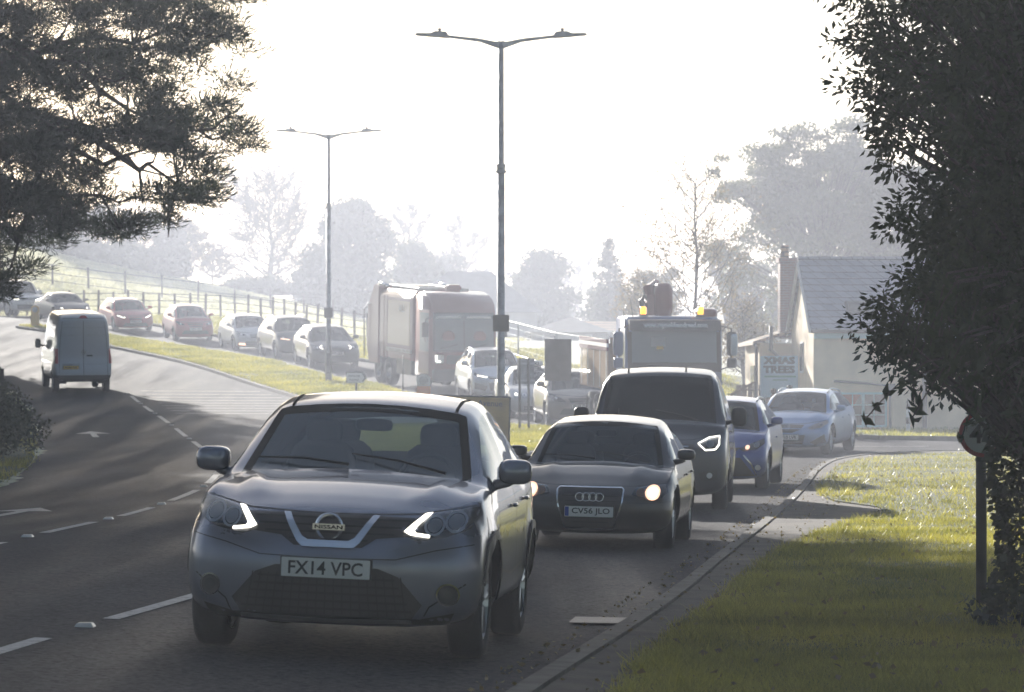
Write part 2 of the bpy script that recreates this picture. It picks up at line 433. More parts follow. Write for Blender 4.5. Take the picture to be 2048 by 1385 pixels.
# ---- ground materials
def asphalt_mat(name, base=0.034, wear=0.5):
    m, nt, N, L, b = newmat(name)
    tc = N.new('ShaderNodeTexCoord')
    big = N.new('ShaderNodeTexNoise'); big.inputs['Scale'].default_value = 0.35; big.inputs['Detail'].default_value = 7; big.inputs['Roughness'].default_value = 0.65
    mp = N.new('ShaderNodeMapping'); mp.inputs['Scale'].default_value = (1.6, 0.35, 1); L.new(tc.outputs['Object'], mp.inputs[0]); L.new(mp.outputs[0], big.inputs['Vector'])
    fine = N.new('ShaderNodeTexNoise'); fine.inputs['Scale'].default_value = 26; fine.inputs['Detail'].default_value = 6; fine.inputs['Roughness'].default_value = 0.8
    L.new(tc.outputs['Object'], fine.inputs['Vector'])
    r1 = N.new('ShaderNodeValToRGB'); e = r1.color_ramp.elements
    e[0].position = 0.3; e[0].color = (base * 0.52, base * 0.54, base * 0.68, 1); e[1].position = 0.72; e[1].color = (base * 1.6, base * 1.55, base * 1.75, 1)
    L.new(big.outputs['Fac'], r1.inputs[0])
    r2 = N.new('ShaderNodeValToRGB'); e = r2.color_ramp.elements
    e[0].position = 0.38; e[0].color = (0.45, 0.45, 0.45, 1); e[1].position = 0.70; e[1].color = (2.3, 2.3, 2.2, 1)
    L.new(fine.outputs['Fac'], r2.inputs[0])
    mx = N.new('ShaderNodeMix'); mx.data_type = 'RGBA'; mx.blend_type = 'MULTIPLY'; mx.inputs[0].default_value = 1
    L.new(r1.outputs[0], mx.inputs[6]); L.new(r2.outputs[0], mx.inputs[7]); L.new(mx.outputs[2], b.inputs['Base Color'])
    rr = N.new('ShaderNodeMapRange'); rr.inputs[3].default_value = 0.6; rr.inputs[4].default_value = 0.88
    L.new(big.outputs['Fac'], rr.inputs[0]); L.new(rr.outputs[0], b.inputs['Roughness'])
    bp = N.new('ShaderNodeBump'); bp.inputs['Strength'].default_value = 0.55; bp.inputs['Distance'].default_value = 0.02
    L.new(fine.outputs['Fac'], bp.inputs['Height']); L.new(bp.outputs['Normal'], b.inputs['Normal'])
    # long faint bands where tyres run and where the surface was patched
    bd = N.new('ShaderNodeTexNoise'); bd.inputs['Scale'].default_value = 1.0; bd.inputs['Detail'].default_value = 3
    mp2 = N.new('ShaderNodeMapping'); mp2.inputs['Scale'].default_value = (1.1, 0.045, 1); L.new(tc.outputs['Object'], mp2.inputs[0]); L.new(mp2.outputs[0], bd.inputs['Vector'])
    r3 = N.new('ShaderNodeValToRGB'); r3.color_ramp.elements[0].position = .38; r3.color_ramp.elements[0].color = (.74, .74, .77, 1); r3.color_ramp.elements[1].position = .62; r3.color_ramp.elements[1].color = (1.3, 1.28, 1.25, 1)
    L.new(bd.outputs['Fac'], r3.inputs[0])
    mx3 = N.new('ShaderNodeMix'); mx3.data_type = 'RGBA'; mx3.blend_type = 'MULTIPLY'; mx3.inputs[0].default_value = 1
    L.new(mx.outputs[2], mx3.inputs[6]); L.new(r3.outputs[0], mx3.inputs[7]); L.new(mx3.outputs[2], b.inputs['Base Color'])
    rb = N.new('ShaderNodeMapRange'); rb.inputs[1].default_value = .35; rb.inputs[2].default_value = .65; rb.inputs[3].default_value = 0.54; rb.inputs[4].default_value = 0.88
    L.new(bd.outputs['Fac'], rb.inputs[0]); L.new(rb.outputs[0], b.inputs['Roughness'])
    # polished aggregate catches the light
    vo = N.new('ShaderNodeTexVoronoi'); vo.inputs['Scale'].default_value = 34; L.new(tc.outputs['Object'], vo.inputs['Vector'])
    vr = N.new('ShaderNodeMapRange'); vr.inputs[1].default_value = 0.0; vr.inputs[2].default_value = 1.0; vr.inputs[3].default_value = 0.0; vr.inputs[4].default_value = 0.16
    sp2 = N.new('ShaderNodeSeparateColor'); L.new(vo.outputs['Color'], sp2.inputs[0]); L.new(sp2.outputs[0], vr.inputs[0])
    L.new(vr.outputs[0], b.inputs['Specular IOR Level'])
    return m
def soil_mat(name, c1, c2, scale=3.0, bump=0.6, rough=0.9):
    return simple(name, c1, rough, nscale=scale, vary=c2, bump=bump, bscale=scale * 6)
M['asphalt'] = asphalt_mat('asphalt')
M['field'] = soil_mat('frosty_field', (0.34, 0.36, 0.20), (0.74, 0.73, 0.58), 1.1, 1.0)
M['turf'] = soil_mat('turf', (0.020, 0.036, 0.006), (0.05, 0.07, 0.014), 3.0)
M['dirt'] = soil_mat('worn_path', (0.035, 0.03, 0.024), (0.085, 0.07, 0.055), 2.2, 0.8)
M['kerb'] = soil_mat('kerb_concrete', (0.035, 0.032, 0.028), (0.085, 0.08, 0.072), 4.0, 0.3, 0.8)
def worn_white(name):
    m, nt, N, L, b = newmat(name)
    tc = N.new('ShaderNodeTexCoord'); n = N.new('ShaderNodeTexNoise'); n.inputs['Scale'].default_value = 14; n.inputs['Detail'].default_value = 8; n.inputs['Roughness'].default_value = 0.75
    L.new(tc.outputs['Object'], n.inputs['Vector'])
    r = N.new('ShaderNodeValToRGB'); r.color_ramp.elements[0].position = 0.36; r.color_ramp.elements[0].color = (0.10, 0.10, 0.10, 1)
    r.color_ramp.elements[1].position = 0.5; r.color_ramp.elements[1].color = (0.48, 0.48, 0.47, 1)
    L.new(n.outputs['Fac'], r.inputs[0]); L.new(r.outputs[0], b.inputs['Base Color']); b.inputs['Roughness'].default_value = 0.6
    return m
M['line'] = worn_white('road_paint')

# ---- ground sheet out to the horizon, finer near the field
def ground():
    xs = np.unique(np.concatenate([np.linspace(-900, -90, 12), np.arange(-90, 60, 2.0), np.linspace(60, 900, 12)]))
    ys = np.unique(np.concatenate([np.linspace(-60, 10, 6), np.arange(10, 190, 2.0), np.arange(190, 330, 1.2), np.linspace(330, 1500, 14)]))
    XX, YY = np.meshgrid(xs, ys)
    Z = tz(XX, YY) - 0.07
    rr = np.random.RandomState(3)
    far = sstep(YY, 196, 212) * (YY < 330) * (np.abs(XX) < 95)
    Z = Z + far * (rr.rand(*Z.shape) - 0.5) * 0.12
    nx, ny = len(xs), len(ys)
    V = np.stack([XX.ravel(), YY.ravel(), Z.ravel()], 1)
    i, j = np.meshgrid(np.arange(nx - 1), np.arange(ny - 1))
    a = (j * nx + i).ravel()
    F = np.stack([a, a + 1, a + nx + 1, a + nx], 1)
    o = mk_np('ground', V, F, M['field'], smooth=True); tag(o, kind='structure')
ground()

# ---- roads
KERB_R = dense([(-2.1, 4), (-0.65, 14), (0.06, 21), (0.98, 29.5), (1.92, 38.8), (3.19, 50.5), (4.5, 63), (5.65, 74.5), (6.7, 82), (8.1, 86.5), (10.3, 88.7), (15, 90.0), (26, 91), (60, 93)], 1.5)
FAR_EDGE = dense([(60, 99.5), (26, 99.4), (15, 99.6), (11.5, 99.9), (9.4, 101.2), (8.0, 104), (6.3, 112), (4.6, 121), (2.6, 131), (0.4, 139), (-2.6, 146), (-5.0, 152), (-7.1, 158.5), (-9.3, 165.5), (-12.1, 173), (-15.3, 182), (-19.2, 191.5), (-23, 202), (-30, 216), (-50, 245)], 2)
left = [(float(_leftedge(y)), y) for y in (4, 30, 44, 55, 66, 80, 97, 113, 128, 145, 165, 185, 205, 226)]
road_poly = KERB_R + FAR_EDGE + dense(left, 2)[::-1]
tag(sheet('road', road_poly, M['asphalt'], 0.0, 1.5), kind='structure')

ISL = dense([(-22.6, 183), (-20.6, 178.5), (-17.6, 169), (-14.7, 160), (-12.1, 151), (-9.0, 139), (-7.0, 130), (-5.4, 121.5), (-3.6, 116.2), (-1.6, 114.2), (-0.3, 115.5), (-0.9, 119), (-3.1, 129.5), (-4.8, 138), (-6.7, 143), (-9.2, 152.5), (-12.2, 161.5), (-15.5, 170), (-19.6, 178.8), (-21.9, 183.8)], 1.2, True)
ISL2 = dense([(-4.6, 104.5), (-5.3, 98), (-4.0, 88), (-2.4, 82), (-1.3, 80.8), (-0.2, 83), (0.7, 90), (1.2, 98), (1.0, 104.5), (-1.6, 106.3)], 1.0, True)
def island(poly):
    sheet('traffic_island', poly, M['turf'], 0.13, 1.2)['kind'] = 'structure'
    k = sheet('kerb', strip_poly(poly + poly[:1], -0.13, 0.0), M['kerb'], 0.11, 1.5, skirt=0.16); k['kind'] = 'structure'
# the islands run clockwise or not: make both anticlockwise so the kerb lies outside
def ccw(p):
    a = sum(p[i][0] * p[(i + 1) % len(p)][1] - p[(i + 1) % len(p)][0] * p[i][1] for i in range(len(p)))
    return p if a < 0 else p[::-1]
ISL, ISL2 = ccw(ISL), ccw(ISL2)
island(ISL); island(ISL2)
# right: kerb, worn path, grass
tag(sheet('kerb', strip_poly(KERB_R, 0.0, 0.125), M['kerb'], 0.10, 1.5, skirt=0.16), kind='structure')
GR_IN = dense([(-1.7, 4), (-.05, 14), (0.60, 21), (.98, 25.3), (1.48, 30), (2.48, 38.8), (3.05, 42.9), (4.15, 49.3), (4.9, 52.5), (5.0, 54.6), (4.6, 57.2), (4.62, 60), (5.2, 67), (6.1, 75), (7.0, 80.5), (8.4, 84.6), (10.4, 86.6), (15, 88.2), (26, 89.2), (60, 91)], 1.5)
kr = [p for p in dense([(p[0] + 0.14, p[1]) for p in KERB_R], 3)]
path_poly = strip_poly(KERB_R, 0.14, 0.15)[:0] + [(p[0] + 0.0, p[1]) for p in strip_poly(KERB_R, 0.14, 0.2)[:len(KERB_R)]] + GR_IN[::-1]
tag(sheet('path', path_poly, M['dirt'], 0.085, 1.0), kind='structure')
verge_poly = GR_IN + [(60, 4)]
tag(sheet('grass_verge', verge_poly, M['turf'], 0.10, 1.5), kind='structure')
# far side: verge before the house and beyond the queue
fe = FAR_EDGE
tag(sheet('kerb', strip_poly([p for p in fe if p[0] > -24], -0.14, 0.0)[:], M['kerb'], 0.12, 1.5, skirt=0.2), kind='structure')
far_in = strip_poly(fe, -0.14, -0.14)[:len(fe)]
VERGE2 = [p for p in far_in if 2.0 < p[0] < 45] + [(2.0, 150), (45, 150)]
VERGE3 = [p for p in far_in if -24 < p[0] < 2.0] + [(-24, 206), (-20.4, 200), (-13, 190.5), (-7.9, 180.5), (2.0, 166)]
tag(sheet('grass_verge', VERGE2, M['turf'], 0.09, 2.0), kind='structure')
tag(sheet('grass_verge', VERGE3, M['turf'], 0.09, 2.0), kind='structure')
# left bank
BANK = [(float(_leftedge(y)), y) for y in np.arange(30, 150, 3)] + [(-34, 150), (-34, 30)]
tag(sheet('grass_bank', BANK, M['turf'], 0.02, 2.0), kind='structure')

# ---- painted markings: one structure object each kind of line
def dashes(name, pts, lens, gap, width, start=0.0, clip=None):
    P = dense(pts, 0.4); P = [Vector(p) for p in P]
    cum = [0]
    for i in range(1, len(P)): cum.append(cum[-1] + (P[i] - P[i - 1]).length)
    xs = [p.x for p in P]; ys = [p.y for p in P]
    vs = []; fs = []; s = start
    while s + lens < cum[-1]:
        n = max(2, int(lens / 0.5)); b = len(vs)
        for i in range(n + 1):
            q = s + lens * i / n
            x = np.interp(q, cum, xs); y = np.interp(q, cum, ys)
            x2 = np.interp(q + 0.1, cum, xs); y2 = np.interp(q + 0.1, cum, ys)
            t = Vector((x2 - x, y2 - y)).normalized(); nn = Vector((t.y, -t.x)) * width / 2
            for sg in (-1, 1):
                px, py = x + nn.x * sg, y + nn.y * sg
                vs.append((px, py, tzf(px, py) + 0.007))
        for i in range(n): fs.append((b + 2 * i, b + 2 * i + 1, b + 2 * i + 3, b + 2 * i + 2))
        s += lens + gap
    o = mk(name, vs, fs, M['line'], smooth=False); o['kind'] = 'structure'
    me = o.data
    if me.polygons and me.polygons[0].normal.z < 0: me.flip_normals()
    return o
dashes('lane_marking', [(-3.35, 14), (-2.92, 22.8), (-2.39, 29.8), (-1.5, 41.5), (-0.6, 54), (0.2, 66)], 4.0, 2.3, 0.11, start=6.2)
LINE1 = [(-5.05, 34), (-5.0, 43), (-5.0, 50), (-5.08, 58), (-5.15, 67.4), (-5.85, 80), (-7.3, 93.8), (-8.64, 104.2), (-10.75, 119), (-12.6, 132), (-13.86, 139.6)]
dashes('lane_marking', LINE1, 5.0, 3.4, 0.12, start=.4)
dashes('lane_marking', [(-23.6, 181), (-27.5, 194)], 4.0, 2.0, 0.12)
dashes('lane_marking', [(7.5, 94.5), (12, 95.0), (20, 95.3)], 2.4, 1.8, 0.12)
dashes('lane_marking', [(3.06, 50.2), (3.22, 52.0)], 1.6, 1, 0.14)
# arrows on the left lanes
def arrow(x, y, L=3.6, ang=0.0, w_=0.9):
    pl = [(-0.08, 0), (0.08, 0), (0.08, L * 0.6), (w_ / 2, L * 0.6), (0, L), (-w_ / 2, L * 0.6), (-0.08, L * 0.6)]
    c, s = math.cos(ang), math.sin(ang)
    pl = [(x + c * a - s * b_, y + s * a + c * b_) for a, b_ in pl]
    o = sheet('lane_arrow', pl, M['line'], 0.007, 0.8); o['kind'] = 'structure'
arrow(-10.5, 101, 3.6, 0.14); arrow(-6.6, 51, 5.0, 0.0, 0.8)
# hatching between the centre line and the island
vs = []; fs = []
for k in range(9):
    y = 116 + k * 2.3
    xl = np.interp(y, [p[1] for p in LINE1], [p[0] for p in LINE1]) + 0.5
    xr = np.interp(y, [116, 121.5, 130, 139], [-3.6, -5.4, -7.0, -9.0]) - 0.5
    if xr - xl < 0.6: continue
    b = len(vs); n = 5
    for i in range(n + 1):
        x = xl + (xr - xl) * i / n; yy = y + (xr - x) * 0.1
        vs += [(x, yy, tzf(x, yy) + 0.007), (x, yy + 0.16, tzf(x, yy + 0.16) + 0.007)]
    for i in range(n): fs.append((b + 2 * i, b + 2 * i + 2, b + 2 * i + 3, b + 2 * i + 1))
mk('hatched_marking', vs, fs, M['line'], smooth=False)['kind'] = 'structure'
# ------------------------------------------------------------------ vehicle builder
# local axes: x across, y from nose (0) to tail (L), z up; the root sits on the ground under the middle of the car
NA, NB, NC, ND, NE, NF, NG = 3, 2, 5, 4, 3, 9, 10   # cells between section points
def section(zb, zbelt, zt, W, T, crown, belt_in=0.06, waist=0.985):
    """right half of a cross section from bottom centre to top centre: list of (x, z)"""
    kp = [(0, zb), (W * 0.86, zb), (W * 0.965, zb + 0.10), (W, zb + 0.46 * (zbelt - zb)), (W * waist, zbelt - 0.09), (W - belt_in, zbelt), (T, zt - crown)]
    ns = [NA, NB, NC, ND, NE, NF]
    out = []
    for i in range(6):
        a, b = kp[i], kp[i + 1]
        for k in range(ns[i]):
            t = k / ns[i]
            x, z = a[0] + (b[0] - a[0]) * t, a[1] + (b[1] - a[1]) * t
            if i == 5: x += 0.018 * math.sin(math.pi * t)   # tumblehome curve
            out.append([x, z])
    for k in range(NG + 1):
        t = 0 if k == 0 else .05 + .95 * (k - 1) / (NG - 1)
        x = T * (1 - t); out.append([x, zt - crown * (1 - t) ** 2])
    P = np.array(out)
    for _ in range(3):
        Q = P.copy(); Q[1:-1] = 0.25 * P[:-2] + 0.5 * P[1:-1] + 0.25 * P[2:]
        # keep the glass lines where they are
        P = Q
    return P
IDX_BELT = NA + NB + NC + ND + NE
IDX_TOP = IDX_BELT + NF
NSEC = IDX_TOP + NG + 1

class Car:
    def __init__(s, name, label, cat, S, mats, x, Y, yaw, group='cars and vans queueing on the road', flip=False, zadj=0.0, lite=False):
        s.S = S; L_, W = S['L'], S['W'] / 2
        s.L = L_; s.W = W; s.lite = lite
        s.root = empty(name); tag(s.root, label, cat, group)
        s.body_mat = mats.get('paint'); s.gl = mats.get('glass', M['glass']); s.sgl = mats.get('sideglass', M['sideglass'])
        # pose: nose (or tail when flip) centre at photograph bearing x and distance Y; tilt follows the road
        X = (x - 1024) / FPX * Y
        hd = Vector((math.sin(R(yaw)), math.cos(R(yaw)), 0))      # direction nose -> tail
        cx, cy = X + hd.x * L_ / 2, Y + hd.y * L_ / 2
        z = lambda a, b: tzf(a, b)
        dz_l = (z(cx + hd.x * 1.3, cy + hd.y * 1.3) - z(cx - hd.x * 1.3, cy - hd.y * 1.3)) / 2.6
        rt = Vector((hd.y, -hd.x, 0))
        dz_w = (z(cx + rt.x * 0.75, cy + rt.y * 0.75) - z(cx - rt.x * 0.75, cy - rt.y * 0.75)) / 1.5
        yv = Vector((hd.x, hd.y, dz_l)).normalized(); xv = Vector((rt.x, rt.y, dz_w)).normalized(); zv = xv.cross(yv).normalized(); xv = yv.cross(zv)
        if flip: xv, yv = -xv, -yv
        Mx = Matrix((xv, yv, zv)).transposed().to_4x4()
        zc = (z(cx + hd.x * 1.3, cy + hd.y * 1.3) + z(cx - hd.x * 1.3, cy - hd.y * 1.3)) / 2
        Mx.translation = Vector((cx, cy, zc + 0.004 + zadj))
        s.root.matrix_world = Mx
        s.body()

    def off(s, y): return y - s.L / 2
    def body(s):
        S = s.S; L_, W = s.L, s.W
        top = table(S['top'], S.get('topsm', 0.05)); belt = table(S['belt'], 0.12); tw = table(S['tw'], 0.07)
        hw = table(S['hw'], 0.25); zb = table(S.get('zb', [(0, .22), (L_, .24)]), 0.1); crown = table(S['crown'], 0.1)
        Rf, Rr = S.get('Rf', 0.22), S.get('Rr', 0.2)
        ny = int(L_ / S.get('dy', 0.045))
        ys = list(np.linspace(0, L_, ny + 1))
        marks = sorted(set(v for wn in S['win'] for v in wn[1:3]) | {S['cowl'], S['header']})
        for mk_ in marks:
            i = int(np.argmin([abs(y - mk_) for y in ys])); ys[i] = mk_
        # finer rings where the nose and tail round off
        ys = [Rf * (1 - math.cos(t)) for t in np.linspace(0, math.pi / 2, 8)] + [y for y in ys if Rf * 1.06 < y < L_ - Rr * 1.06] + [L_ - Rr * (1 - math.cos(t)) for t in np.linspace(math.pi / 2, 0, 8)]
        ys = np.array(ys)
        rake = table(S['rake'], 0.05); rrake = table(S['rrake'], 0.05)
        bow, rbow = S.get('bow', 0.22), S.get('rbow', 0.12)
        fall = S.get('fall', 0.5)
        def disp(P3):
            x, y, z = P3[..., 0], P3[..., 1], P3[..., 2]
            u = np.minimum(1, np.abs(x) / W)
            y2 = y + (bow * u ** 2.6 + rake(z)) * np.exp(-(y / fall) ** 2) * (y < fall * 3)
            y2 = y2 - (rbow * u ** 2.6 + rrake(z)) * np.exp(-((L_ - y) / 0.4) ** 2) * ((L_ - y) < 1.3)
            return np.stack([x, y2, z], -1)
        rings = []
        for y in ys:
            sec = section(float(zb(y)), float(belt(y)), float(top(y)), W * float(hw(y)), float(tw(y)), float(crown(y)), S.get('belt_in', 0.06))
            # nose and tail rounding
            for e, Rr_ in ((y, Rf), (L_ - y, Rr)):
                if e < Rr_:
                    q = math.sqrt(max(0, 1 - (1 - e / Rr_) ** 2))
                    a = Rr_ * S.get('side_round', 0.75) / W
                    sec = sec.copy(); sec[:, 0] *= 1 - a * (1 - q)
                    zc = 0.55 * (sec[0, 1] + sec[-1, 1])
                    va = S.get('vround', 0.06) / max(0.1, (sec[-1, 1] - sec[0, 1]) / 2)
                    sec[:, 1] = zc + (sec[:, 1] - zc) * (1 - va * (1 - q))
            rings.append(np.concatenate([np.stack([sec[:, 0], np.full(NSEC, y), sec[:, 1]], 1)]))
        G = np.array(rings)                       # (stations, NSEC, 3) right half
        # wheel-arch flares and creases
        for wy in S['wheels']:
            d = np.hypot(G[:, :, 1] - wy, G[:, :, 2] - S['wr'])
            G[:, :, 0] *= 1 + S.get('flare', 0.018) * np.exp(-((d - S['wr'] - 0.06) / 0.07) ** 2) * (G[:, :, 2] < belt(G[:, :, 1]) - 0.02)
        for cr in S.get('crease', []):            # (x, width, height, y0, y1)
            g = np.exp(-((G[:, :, 0] - cr[0] - (G[:, :, 1] - cr[3]) * (cr[5] if len(cr) > 5 else 0)) / cr[1]) ** 2) * sstep(G[:, :, 1], cr[3] - 0.1, cr[3] + 0.25) * (1 - sstep(G[:, :, 1], cr[4] - 0.15, cr[4] + 0.1))
            up = np.arange(NSEC)[None, :] > IDX_BELT - 2
            G[:, :, 2] += cr[2] * g * up
        n = len(ys)
        s.wedge = [(float(G[i, IDX_TOP + 1, 0]), float(G[i, IDX_TOP + 1, 2])) for i in range(n) if S['cowl'] - 1e-6 <= ys[i] <= S['header'] + 1e-6]
        full = np.concatenate([G, G[:, -2:0:-1] * np.array([-1, 1, 1])], 1)   # closed loop: right side up, left side down
        m = full.shape[1]
        full = disp(full)
        V = full.reshape(-1, 3).copy(); V[:, 1] -= L_ / 2
        F = []; tagf = []
        for i in range(n - 1):
            for j in range(m):
                F.append((i * m + j, i * m + (j + 1) % m, (i + 1) * m + (j + 1) % m, (i + 1) * m + j)); tagf.append((i, j))
        V = list(map(tuple, V))
        # caps
        for end, st, sgn in ((0, G[0], 1), (n - 1, G[-1], -1)):
            loop = np.concatenate([st, st[-2:0:-1] * np.array([-1, 1, 1])], 0)
            c = np.array([0, loop[0, 1], (loop[:, 2].min() + loop[:, 2].max()) / 2])
            prev = [end * m + j for j in range(m)]
            K = 14
            for k in range(1, K):
                t = 1 - k / K
                # shrink towards the middle line, keeping the outline's proportions
                ring = c + (loop - c) * np.array([t, 1, t])
                ring = disp(ring); ring[:, 1] -= L_ / 2
                b = len(V); V += list(map(tuple, ring)); cur = list(range(b, b + m))
                for j in range(m):
                    q = (prev[j], cur[j], cur[(j + 1) % m], prev[(j + 1) % m])
                    F.append(q if sgn > 0 else q[::-1]); tagf.append((-1, j))
                prev = cur
            cc = disp(c[None])[0]; cc[1] -= L_ / 2; V.append(tuple(cc)); ci = len(V) - 1
            for j in range(m):
                q = (prev[j], ci, prev[(j + 1) % m]); F.append(q if sgn > 0 else q[::-1]); tagf.append((-1, j))
        VA = np.array(V)
        q = max(range(len(F)), key=lambda k: sum(V[v][0] for v in F[k]))
        a, b_, c_ = (Vector(V[F[q][k]]) for k in range(3))
        if (b_ - a).cross(c_ - b_).x < 0: F = [f[::-1] for f in F]
        s.tree = BVHTree.FromPolygons([Vector(v) for v in V], F)
        # windows
        wins = {}
        used = set()
        hdr, cowl = S['header'], S['cowl']
        for wn in S['win']:
            kind, y0, y1 = wn[:3]; fl = []
            for fi, (i, j) in enumerate(tagf):
                if i < 0: continue
                ya, yb = ys[i], ys[i + 1]
                if ya < y0 - 1e-6 or yb > y1 + 1e-6: continue
                jj = j if j < NSEC - 1 else 2 * (NSEC - 1) - 1 - j      # mirrored cell index
                if kind in ('front', 'rear'):
                    ok = jj >= IDX_TOP + 1
                else:
                    ok = IDX_BELT + 1 <= jj <= IDX_TOP - 2
                    if ok: # skip where the strip has no height
                        a = VA[F[fi][0]]; 
                        ok = (G[i, IDX_TOP, 2] - G[i, IDX_BELT, 2]) > 0.10
                if ok: fl.append(fi); used.add(fi)
            wins[wn] = fl
        arch = set()
        for wy in S['wheels']:
            c = np.array([wy - L_ / 2, S['wr']])
            ra = S['wr'] + S.get('gap', 0.055)
            for fi, f in enumerate(F):
                p = VA[list(f)].mean(0)
                if abs(p[0]) > W * 0.35 and np.hypot(p[1] - c[0], p[2] - c[1]) < ra and p[2] < S['wr'] * 2 + 0.2: arch.add(fi)
            keep = [f for fi, f in enumerate(F) if fi not in arch]
            edge_v = set(v for fi in arch for v in F[fi]) & set(v for f in keep for v in f)
            for v in edge_v:
                d = VA[v, 1:] - c; r_ = np.hypot(*d)
                if r_ > 0.05 and abs(VA[v, 0]) > W * 0.8 and r_ < ra * 1.25: VA[v, 1:] = c + d * ra / r_
        if not S.get('closed_rear'): pass
        def sub(fids):
            idx = {}; vs = []; fs = []
            for fi in fids:
                q = []
                for v in F[fi]:
                    if v not in idx: idx[v] = len(vs); vs.append(VA[v])
                    q.append(idx[v])
                fs.append(tuple(q))
            return vs, fs
        bf = [fi for fi in range(len(F)) if fi not in used and fi not in arch]
        vs, fs = sub(bf); s.bodyo = mk('body', vs, fs, s.body_mat, s.root)
        if S.get('lowtrim'):      # unpainted lower cladding
            s.bodyo.data.materials.append(M['black'])
            for p in s.bodyo.data.polygons:
                yy = p.center.y + L_ / 2
                if p.center.z < S['lowtrim'](p.center.x, yy): p.material_index = 1
        names = {'front': 'windscreen', 'rear': 'rear_window', 'side': 'side_window'}
        for wn, fl in wins.items():
            vs, fs = sub(fl)
            if not fs: continue
            if wn[0] == 'side':
                for sg in (1, -1):
                    ff = [f for f in fs if sum(vs[v][0] for v in f) * sg > 0]
                    if not ff: continue
                    idx = {}; v2 = []; f2 = []
                    for f in ff:
                        q = []
                        for v in f:
                            if v not in idx: idx[v] = len(v2); v2.append(vs[v])
                            q.append(idx[v])
                        f2.append(tuple(q))
                    o = mk(names['side'], v2, f2, s.sgl, s.root)
            else:
                o = mk(names[wn[0]], vs, fs, s.gl if wn[0] == 'front' else s.sgl, s.root)
                if wn[0] == 'front': s.ws = o
        # wheels
        for wy in S['wheels']:
            for sg in (1, -1):
                s.wheel(sg, wy)
        # dark inner arches and floor
        mb = MB()
        for wy in S['wheels']:
            for sg in (1, -1):
                n_ = 14; ra = S['wr'] + S.get('gap', 0.055) + 0.01
                pts = [(s.off(wy) + ra * math.cos(a), S['wr'] + ra * math.sin(a)) for a in np.linspace(-0.1, math.pi + 0.05, n_)]
                b = [(sg * W * .925, p[0], p[1]) for p in pts] + [(sg * W * 0.52, p[0], p[1]) for p in pts]
                mb.add(b, [(i, i + 1, n_ + i + 1, n_ + i) for i in range(n_ - 1)] + [tuple(range(n_, 2 * n_))])
        mb.box((0, 0, float(zb(L_ / 2)) + 0.02), (W * 1.5, L_ * 0.8, 0.05))
        mb.build('underbody', M['matt'], s.root)

    def wheel(s, sg, wy):
        S = s.S; r = S['wr']; w_ = S.get('tw_', 0.21); W = s.W
        xo = W * S.get('track', 0.965)
        x0, x1 = xo - w_, xo
        mb = MB()
        pr = [(r * 0.66, x0 + 0.01), (r * 0.9, x0), (r * 0.975, x0 + 0.02), (r, x0 + 0.05), (r, x1 - 0.05), (r * 0.975, x1 - 0.02), (r * 0.9, x1), (r * 0.7, x1 - 0.005), (r * 0.66, x1 - 0.02)]
        mb.lathe([(a, sg * b) for a, b in pr], 'x', n=36 if not s.lite else 20)
        o = mb.build('wheel', M['tyre'], s.root, smooth=True, loc=(0, s.off(wy), r))
        rim = MB()
        rr = r * 0.68; xf = x1 - 0.015
        rim.lathe([(rr, sg * x0), (rr, sg * xf), (rr * 0.93, sg * (xf + 0.004)), (rr * 0.88, sg * (xf - 0.03)), (rr * 0.86, sg * x0)], 'x', n=32 if not s.lite else 16)
        rim.lathe([(0.001, sg * (xf - 0.02)), (rr * 0.2, sg * (xf - 0.02)), (rr * 0.24, sg * (xf - 0.05)), (rr * 0.2, sg * x0)], 'x', n=12)
        ns = S.get('spokes', 5)
        for k in range(ns):
            a = 2 * math.pi * k / ns + 0.3
            for da in ((-0.13, 0.13) if not s.lite else (0,)):
                p0 = (sg * (xf - 0.03), math.cos(a) * rr * 0.18, math.sin(a) * rr * 0.18); p1 = (sg * (xf - 0.018), math.cos(a + da) * rr * 0.92, math.sin(a + da) * rr * 0.92)
                rim.tube([p0, p1], [0.03, 0.022], 6)
        rim.lathe([(0.001, sg * (x0 + 0.04)), (rr * 0.85, sg * (x0 + 0.04))], 'x', n=16)
        rim.build('rim', M['alloy'], o, smooth=False)

    # --- pieces laid on the body surface
    def patch(s, name, poly, mat, side='front', out=0.004, thick=0.0, cell=0.04, parent=None, smooth=True, mirror=False):
        """thin piece with a given outline, wrapped onto the body. front/rear: (x, z); side: (y, z) on sg*x"""
        if mirror:
            a = s.patch(name, poly, mat, side, out, thick, cell, parent, smooth)
            if side in ('front', 'rear', 'top'): b = s.patch(name, [(-p[0], p[1]) for p in poly][::-1], mat, side, out, thick, cell, parent, smooth)
            else: b = s.patch(name, poly, mat, {'right': 'left', 'left': 'right'}[side], out, thick, cell, parent, smooth)
            return a, b
        bm = bmesh.new()
        n = len(poly)
        bm.faces.new([bm.verts.new((p[0], 0, p[1])) for p in poly])
        for ax in (0, 2):
            lo = min(v.co[ax] for v in bm.verts); hi = max(v.co[ax] for v in bm.verts)
            k = math.ceil(lo / cell) * cell
            while k < hi:
                co = [0, 0, 0]; co[ax] = k; no = [0, 0, 0]; no[ax] = 1
                bmesh.ops.bisect_plane(bm, geom=bm.verts[:] + bm.edges[:] + bm.faces[:], plane_co=co, plane_no=no); k += cell
        tr = s.tree
        last = None
